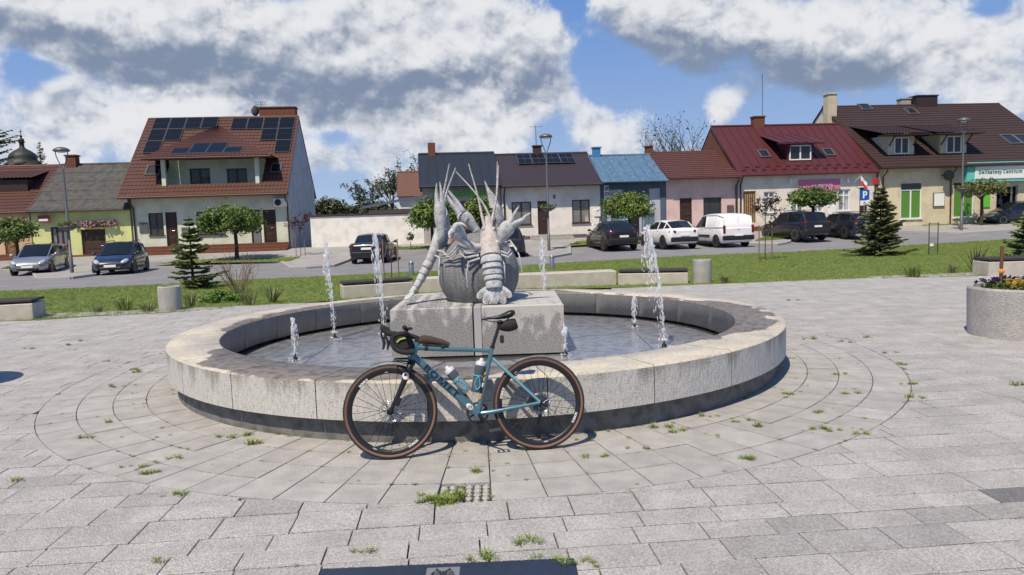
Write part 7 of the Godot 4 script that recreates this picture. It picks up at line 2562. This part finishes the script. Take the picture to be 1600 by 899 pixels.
func stone_bench(label: String, a: Vector3, b: Vector3, high: float, deep: float, seat0: float, seat1: float) -> void:
	# a, b: the two front corners on the ground; the seat of slats runs over the given share of the length
	var d := Vector3(b.x - a.x, 0, b.z - a.z)
	var l := d.length()
	var t := thing("stone_bench", label, "bench", Vector3(a.x, ground_height(a.x, a.z) - 0.02, a.z), atan2(-d.z, d.x), "long stone benches")
	var st := shape()
	if seat1 > seat0:
		var x0 := l * seat0
		var x1 := l * seat1
		box(st, Vector3((x0 + x1) / 2, (high - 0.06) / 2, -deep / 2), Vector3(x1 - x0 - 0.004, high - 0.06, deep), 0.015)
		if x0 > 0.05: box(st, Vector3(x0 / 2, high / 2, -deep / 2), Vector3(x0, high, deep), 0.02)
		if l - x1 > 0.05: box(st, Vector3((l + x1) / 2, high / 2, -deep / 2), Vector3(l - x1, high, deep), 0.02)
	else: box(st, Vector3(l / 2, high / 2, -deep / 2), Vector3(l, high, deep), 0.02)
	obj("block", st, M.concrete, t)
	if seat1 > seat0:
		for k in 4:
			st = shape()
			box(st, Vector3(l * (seat0 + seat1) / 2, high + 0.0, -deep * (k + 0.5) / 4), Vector3(l * (seat1 - seat0) - 0.02, 0.05, deep / 4 - 0.014), 0.006)
			obj("slat", st, M.bench_wood, t)

func make_furniture() -> void:
	rng.seed = 111
	street_lamp("street lamp at the left between the silver and the blue car", Vector3(-20.914, -0.216, -35.408) + Vector3(0, 0.085, 0), 5.75)
	street_lamp("street lamp in the middle before the off-white house", Vector3(2.111, -0.182, -41.065) + Vector3(0, 0.085, 0), 6.2)
	street_lamp("street lamp at the right before the brown-roofed shop", Vector3(28.105, -0.024, -46.402) + Vector3(0, 0.085, 0), 6.75)
	stone_bench("stone bench with dark slats at the left edge of the plaza", Vector3(-11.572, -0.004, -15.008), Vector3(-9.982, -0.008, -15.407), 0.42, 0.75, 0.0, 1.0)
	stone_bench("stone bench with dark slats behind the left jets", Vector3(-4.058, -0.038, -17.768), Vector3(-2.428, -0.046, -18.347), 0.4, 0.6, 0.0, 1.0)
	stone_bench("bare pale stone bench behind the right jets", Vector3(-2.343, -0.052, -18.69), Vector3(2.705, -0.049, -19.108), 0.40, 0.6, 0.0, 0.0)
	stone_bench("stone bench with dark slats next to the middle stone bin", Vector3(2.736, -0.048, -19.093), Vector3(4.454, -0.038, -18.696), 0.38, 0.6, 0.0, 1.0)
	stone_bench("stone bench with dark slats at the right edge behind the flower tub", Vector3(11.457, -0.007, -17.783), Vector3(13.755, -0, -17.696), 0.42, 0.7, 0.0, 1.0)
	for q in [[Vector3(-7.556, -0.02, -16.346), 0.24, 0.56, "round grey stone litter bin on the left lawn edge"], [Vector3(4.814, -0.038, -18.744), 0.23, 0.62, "round grey stone litter bin at the end of the middle bench"]]:
		var t := thing("stone_bin", q[3], "litter bin", q[0] + Vector3(0, -0.01, 0), 0, "stone litter bins")
		var st := shape()
		var r: float = q[1]
		var h: float = q[2]
		lathe(st, [Vector2(r, 0), Vector2(r, h - 0.015), Vector2(r - 0.015, h), Vector2(r * 0.72, h), Vector2(r * 0.7, h - 0.3), Vector2(0, h - 0.3)], 32, Transform3D(), false)
		obj("shell", st, M.concrete_grey, t)
		st = shape()
		lathe(st, [Vector2(r * 0.69, h - 0.02), Vector2(r * 0.67, h - 0.02), Vector2(r * 0.67, h - 0.28)], 24, Transform3D(), false)
		obj("liner", st, M.steel, t)
	# flower tubs
	for q in [[Vector3(6.778, 0, -9.862), "round granite tub of pansies at the right edge", true], [Vector3(-6.547, 0, -9.572) + Vector3(-0.40, 0, 0.9), "round granite tub just beyond the left edge, its shadow in view", false]]:
		var t := thing("flower_tub", q[1], "planter", q[0])
		var st := shape()
		lathe(st, [Vector2(0.6, 0), Vector2(0.612, 0.62), Vector2(0.6, 0.645), Vector2(0.54, 0.645), Vector2(0.53, 0.56), Vector2(0, 0.58)], 48, Transform3D(), false)
		obj("tub", st, M.concrete_grey, t)
		st = shape()
		lathe(st, [Vector2(0.54, 0.585), Vector2(0.3, 0.61), Vector2(0, 0.61)], 24)
		obj("earth", st, M.bark, t)
		st = shape()
		crown(st, Vector3(0, 0.62, 0), Vector3(0.5, 0.1, 0.5), 90, 24, 0.05, [Color(0.04, 0.075, 0.015), Color(0.07, 0.11, 0.02)], 0.06, -0.1)
		obj("leaves", st, M.leaf, t)
		if not q[2]: continue
		var tint := [mat(lin(0.04, 0.015, 0.11), 0.7), mat(lin(0.75, 0.72, 0.72), 0.7), mat(lin(0.75, 0.42, 0.02), 0.7), mat(lin(0.10, 0.05, 0.22), 0.7)]
		for k in 90:
			var a := rnd(0, TAU)
			var rr := 0.55 * sqrt(rng.randf())
			var p := Vector3(cos(a) * rr, 0.68 + rnd(-0.01, 0.09), sin(a) * rr)
			var c: int = 2 if p.x < -0.12 and p.x > -0.42 and p.z > 0.05 else [0, 1, 3, 0, 3][rng.randi() % 5]
			st = shape()
			var b := Basis(Vector3.UP, rnd(-0.8, 0.8)) * Basis(Vector3.RIGHT, rnd(0.2, 1.1))
			for i in 5:
				var g := TAU * i / 5 + PI / 2
				ball(st, p + b * Vector3(cos(g) * 0.017, sin(g) * 0.017, 0), Vector3(0.015, 0.015, 0.004), b, 3, 6)
			var fl := obj("pansy", st, tint[c], t)
			if c == 1:
				st = shape()
				ball(st, p + b * Vector3(0, -0.004, 0.004), Vector3(0.012, 0.012, 0.003), b, 3, 6)
				obj("flower_heart", st, tint[0], fl)
		st = shape()
		var tp := Vector3(-0.33, 0.62, 0.1)
		tube(st, [tp, tp + Vector3(0.01, 0.2, 0)], 0.006, 5)
		obj("tulip_stem", st, mat(lin(0.07, 0.13, 0.03), 0.7), t)
		st = shape()
		for k in 6:
			var a := TAU * k / 6
			ball(st, tp + Vector3(0.01 + cos(a) * 0.02, 0.235, sin(a) * 0.02), Vector3(0.016, 0.04, 0.016), Basis(Vector3(-sin(a), 0, cos(a)), -0.25), 4, 6)
		obj("tulip", st, mat(lin(0.75, 0.28, 0.10), 0.6), t)
		st = shape()
		tube(st, [Vector3(-0.2, 0.55, -0.1), Vector3(-0.19, 1.18, -0.1)], 0.022, 8)
		obj("stick", st, mat(lin(0.14, 0.06, 0.035), 0.8), t)
	# parking sign
	var t := thing("parking_sign", "blue square parking sign with a white P above a wheelchair plate", "sign", Vector3(21.139, -0.098, -44.489) + Vector3(0, 0, 0), TURN)
	var st := shape()
	tube(st, [Vector3(0, 0, -0.04), Vector3(0, 2.9, -0.04)], 0.03, 8)
	obj("post", st, M.steel, t)
	st = shape()
	box(st, Vector3(0, 2.52, 0), Vector3(0.6, 0.6, 0.03), 0.01)
	var pl := obj("sign_plate", st, mat(lin(0.01, 0.09, 0.42), 0.4), t)
	lettering("P", 0.42, 0.01, M.white, pl, Transform3D(Basis(), Vector3(0, 2.52, 0.022)))
	st = shape()
	box(st, Vector3(0, 2.04, 0), Vector3(0.56, 0.3, 0.03), 0.01)
	pl = obj("lower_plate", st, M.white, t)
	st = shape()
	ring_line(st, Vector3(0.0, 2.0, 0.02), 0.07, 0.012, 16, 5)
	tube(st, [Vector3(-0.03, 2.14, 0.02), Vector3(-0.03, 2.05, 0.02), Vector3(0.06, 2.05, 0.02), Vector3(0.1, 1.96, 0.02)], 0.012, 5)
	ball(st, Vector3(-0.03, 2.155, 0.02), Vector3(0.02, 0.02, 0.006))
	obj("wheelchair_mark", st, M.black, pl)
	# low steel posts by the lawn
	for q in [[Vector3(-3.63, -0.2, -26.968), "steel post beside the left tail of the sculpture"], [Vector3(1.532, -0.201, -27.833), "steel post on the lawn right of the stone ball"]]:
		t = thing("steel_post", q[1], "bollard", q[0], 0, "low steel posts on the lawn")
		st = shape()
		tube(st, [Vector3(0, -0.05, 0), Vector3(0, 0.5, 0), Vector3(0, 0.52, 0)], [0.09, 0.09, 0.075], 14)
		obj("post", st, M.steel, t)
		st = shape()
		tube(st, [Vector3(0, 0.42, 0), Vector3(0, 0.45, 0)], 0.094, 14)
		obj("collar", st, M.grey_metal, t)
	# guard of two stakes and mesh on the right lawn
	t = thing("tree_guard", "pair of thin stakes with dark mesh and a white tag on the right lawn", "tree guard", Vector3(16.117, -0.188, -28.351))
	for x in [-0.17, 0.17]:
		st = shape()
		tube(st, [Vector3(x, 0, 0), Vector3(x, 1.25, 0)], 0.018, 6)
		obj("stake", st, M.bark, t)
	st = shape()
	tube(st, [Vector3(-0.17, 1.22, 0), Vector3(0.17, 1.2, 0)], 0.012, 5)
	for k in 9:
		tube(st, [Vector3(-0.17 + 0.0425 * k, 0.03, 0.01), Vector3(-0.17 + 0.0425 * k, 0.7, 0.01)], 0.004, 4)
		tube(st, [Vector3(-0.17, 0.05 + 0.08 * k, 0.01), Vector3(0.17, 0.05 + 0.08 * k, 0.01)], 0.004, 4)
	obj("mesh", st, M.grey_metal, t)
	st = shape()
	box(st, Vector3(-0.08, 0.4, 0.03), Vector3(0.14, 0.1, 0.01))
	obj("tag", st, M.white, t)
	make_person()

# ---------------------------------------------------------------- the person in the shop doorway
func make_person() -> void:
	var where := Vector3(30.51, 0.25, -51.28) + Basis(Vector3.UP, TURN) * Vector3(4.07, 0.28, -0.75)
	var t := thing("person", "person in a pink shirt and dark trousers standing in the shop doorway", "person", where, TURN + 0.5)
	# joints: a, b, radius at a, radius at b
	var bones := [
		[Vector3(-0.10, 0.05, 0.10), Vector3(-0.10, 0.06, -0.04), 0.045, 0.05], [Vector3(0.10, 0.05, 0.18), Vector3(0.10, 0.06, 0.04), 0.045, 0.05],
		[Vector3(-0.10, 0.08, -0.04), Vector3(-0.10, 0.48, 0.0), 0.05, 0.062], [Vector3(-0.10, 0.48, 0.0), Vector3(-0.09, 0.90, 0.0), 0.065, 0.092],
		[Vector3(0.10, 0.08, 0.04), Vector3(0.10, 0.48, 0.05), 0.05, 0.062], [Vector3(0.10, 0.48, 0.05), Vector3(0.09, 0.90, 0.0), 0.065, 0.092],
		[Vector3(-0.05, 0.96, 0), Vector3(0.05, 0.96, 0), 0.12, 0.12], [Vector3(0, 0.98, 0), Vector3(0, 1.28, 0.0), 0.125, 0.14], [Vector3(-0.13, 1.38, 0), Vector3(0.13, 1.38, 0), 0.075, 0.075],
		[Vector3(0, 1.40, 0), Vector3(0, 1.52, 0.02), 0.055, 0.05], [Vector3(0, 1.60, 0.02), Vector3(0, 1.66, 0.015), 0.085, 0.095], [Vector3(0, 1.62, 0.11), Vector3(0, 1.59, 0.115), 0.012, 0.016],
		[Vector3(-0.19, 1.37, 0), Vector3(-0.24, 1.10, -0.02), 0.055, 0.045], [Vector3(-0.24, 1.10, -0.02), Vector3(-0.18, 0.95, 0.18), 0.042, 0.032],
		[Vector3(0.19, 1.37, 0), Vector3(0.25, 1.10, -0.02), 0.055, 0.045], [Vector3(0.25, 1.10, -0.02), Vector3(0.22, 0.9, 0.12), 0.042, 0.032]]
	for s in [-1.0, 1.0]:
		var w := Vector3(-0.18, 0.95, 0.18) if s < 0 else Vector3(0.22, 0.9, 0.12)
		var d := (w - (Vector3(-0.24, 1.10, -0.02) if s < 0 else Vector3(0.25, 1.10, -0.02))).normalized()
		bones.append([w, w + d * 0.075, 0.03, 0.034])
		for k in 4: bones.append([w + d * 0.08 + Vector3((k - 1.5) * 0.019, 0, 0), w + d * (0.15 - 0.008 * absf(k - 1.4)) + Vector3((k - 1.5) * 0.022, -0.015, 0), 0.0115, 0.009])
		bones.append([w + d * 0.03, w + d * 0.08 + Vector3(-s * 0.05, 0, 0.01), 0.013, 0.01])
	var field := func(p: Vector3) -> float:
		var best := 1e9
		for b in bones:
			var ab: Vector3 = b[1] - b[0]
			var u := clampf((p - b[0]).dot(ab) / ab.length_squared(), 0.0, 1.0)
			var q := p.distance_to(b[0] + ab * u) - lerpf(b[2], b[3], u)
			var h := clampf(0.5 + 0.5 * (best - q) / 0.03, 0.0, 1.0)
			best = lerpf(best, q, h) - 0.03 * h * (1.0 - h)
		return best
	var cell := 0.02
	var lo := Vector3(-0.34, -0.02, -0.22)
	var n := Vector3i(34, 90, 26)
	var val := PackedFloat32Array()
	val.resize(n.x * n.y * n.z)
	for y in n.y: for z in n.z: for x in n.x:
		val[(y * n.z + z) * n.x + x] = field.call(lo + Vector3(x, y, z) * cell)
	var vert := {}
	var at := func(c: Vector3i) -> float: return val[(c.y * n.z + c.z) * n.x + c.x]
	for y in n.y - 1: for z in n.z - 1: for x in n.x - 1:
		var c := Vector3i(x, y, z)
		var sum := Vector3.ZERO
		var hits := 0
		for ax in 3:
			for k in 4:
				var o := Vector3i.ZERO
				o[(ax + 1) % 3] = k & 1
				o[(ax + 2) % 3] = k >> 1
				var e := o
				e[ax] = 1
				var v0: float = at.call(c + o)
				var v1: float = at.call(c + e)
				if (v0 < 0) != (v1 < 0):
					sum += Vector3(o).lerp(Vector3(e), v0 / (v0 - v1))
					hits += 1
		if hits: vert[c] = lo + (Vector3(c) + sum / hits) * cell
	var st := shape()
	st.set_smooth_group(0)
	for c in vert:
		for ax in 3:
			var e: Vector3i = c
			e[ax] += 1
			if (at.call(c) < 0) == (at.call(e) < 0): continue
			var u := Vector3i.ZERO
			var w := Vector3i.ZERO
			u[(ax + 1) % 3] = 1
			w[(ax + 2) % 3] = 1
			if not (vert.has(c - u) and vert.has(c - w) and vert.has(c - u - w)): continue
			var q := [vert[c], vert[c - u], vert[c - u - w], vert[c - w]]
			if at.call(c) < 0: q = [q[0], q[3], q[2], q[1]]
			q.reverse()
			for i in [0, 2, 1, 0, 3, 2]:
				var p: Vector3 = q[i]
				var col := Color(0.42, 0.25, 0.18)
				if p.y < 0.09: col = Color(0.02, 0.02, 0.02)
				elif p.y < 0.95 and absf(p.x) < 0.21 and p.z < 0.16: col = Color(0.025, 0.028, 0.04)
				elif p.y < 1.45 and (p.y > 1.1 or absf(p.x) < 0.19): col = Color(0.50, 0.20, 0.23)
				elif p.y > 1.66 or (p.y > 1.6 and p.z < -0.01): col = Color(0.12, 0.10, 0.09)
				st.set_color(col)
				st.add_vertex(p)
	var skin := mat(Color.WHITE, 0.75)
	skin.vertex_color_use_as_albedo = true
	obj("body", st, skin, t)
	for s in [-1.0, 1.0]:
		st = shape()
		ball(st, Vector3(s * 0.032, 1.635, 0.105), Vector3(0.012, 0.009, 0.006), Basis(), 4, 6)
		obj("eye", st, M.black, t)
	st = shape()
	ball(st, Vector3(0, 1.565, 0.098), Vector3(0.024, 0.006, 0.008), Basis(), 4, 6)
	obj("mouth", st, mat(lin(0.3, 0.1, 0.09), 0.6), t)
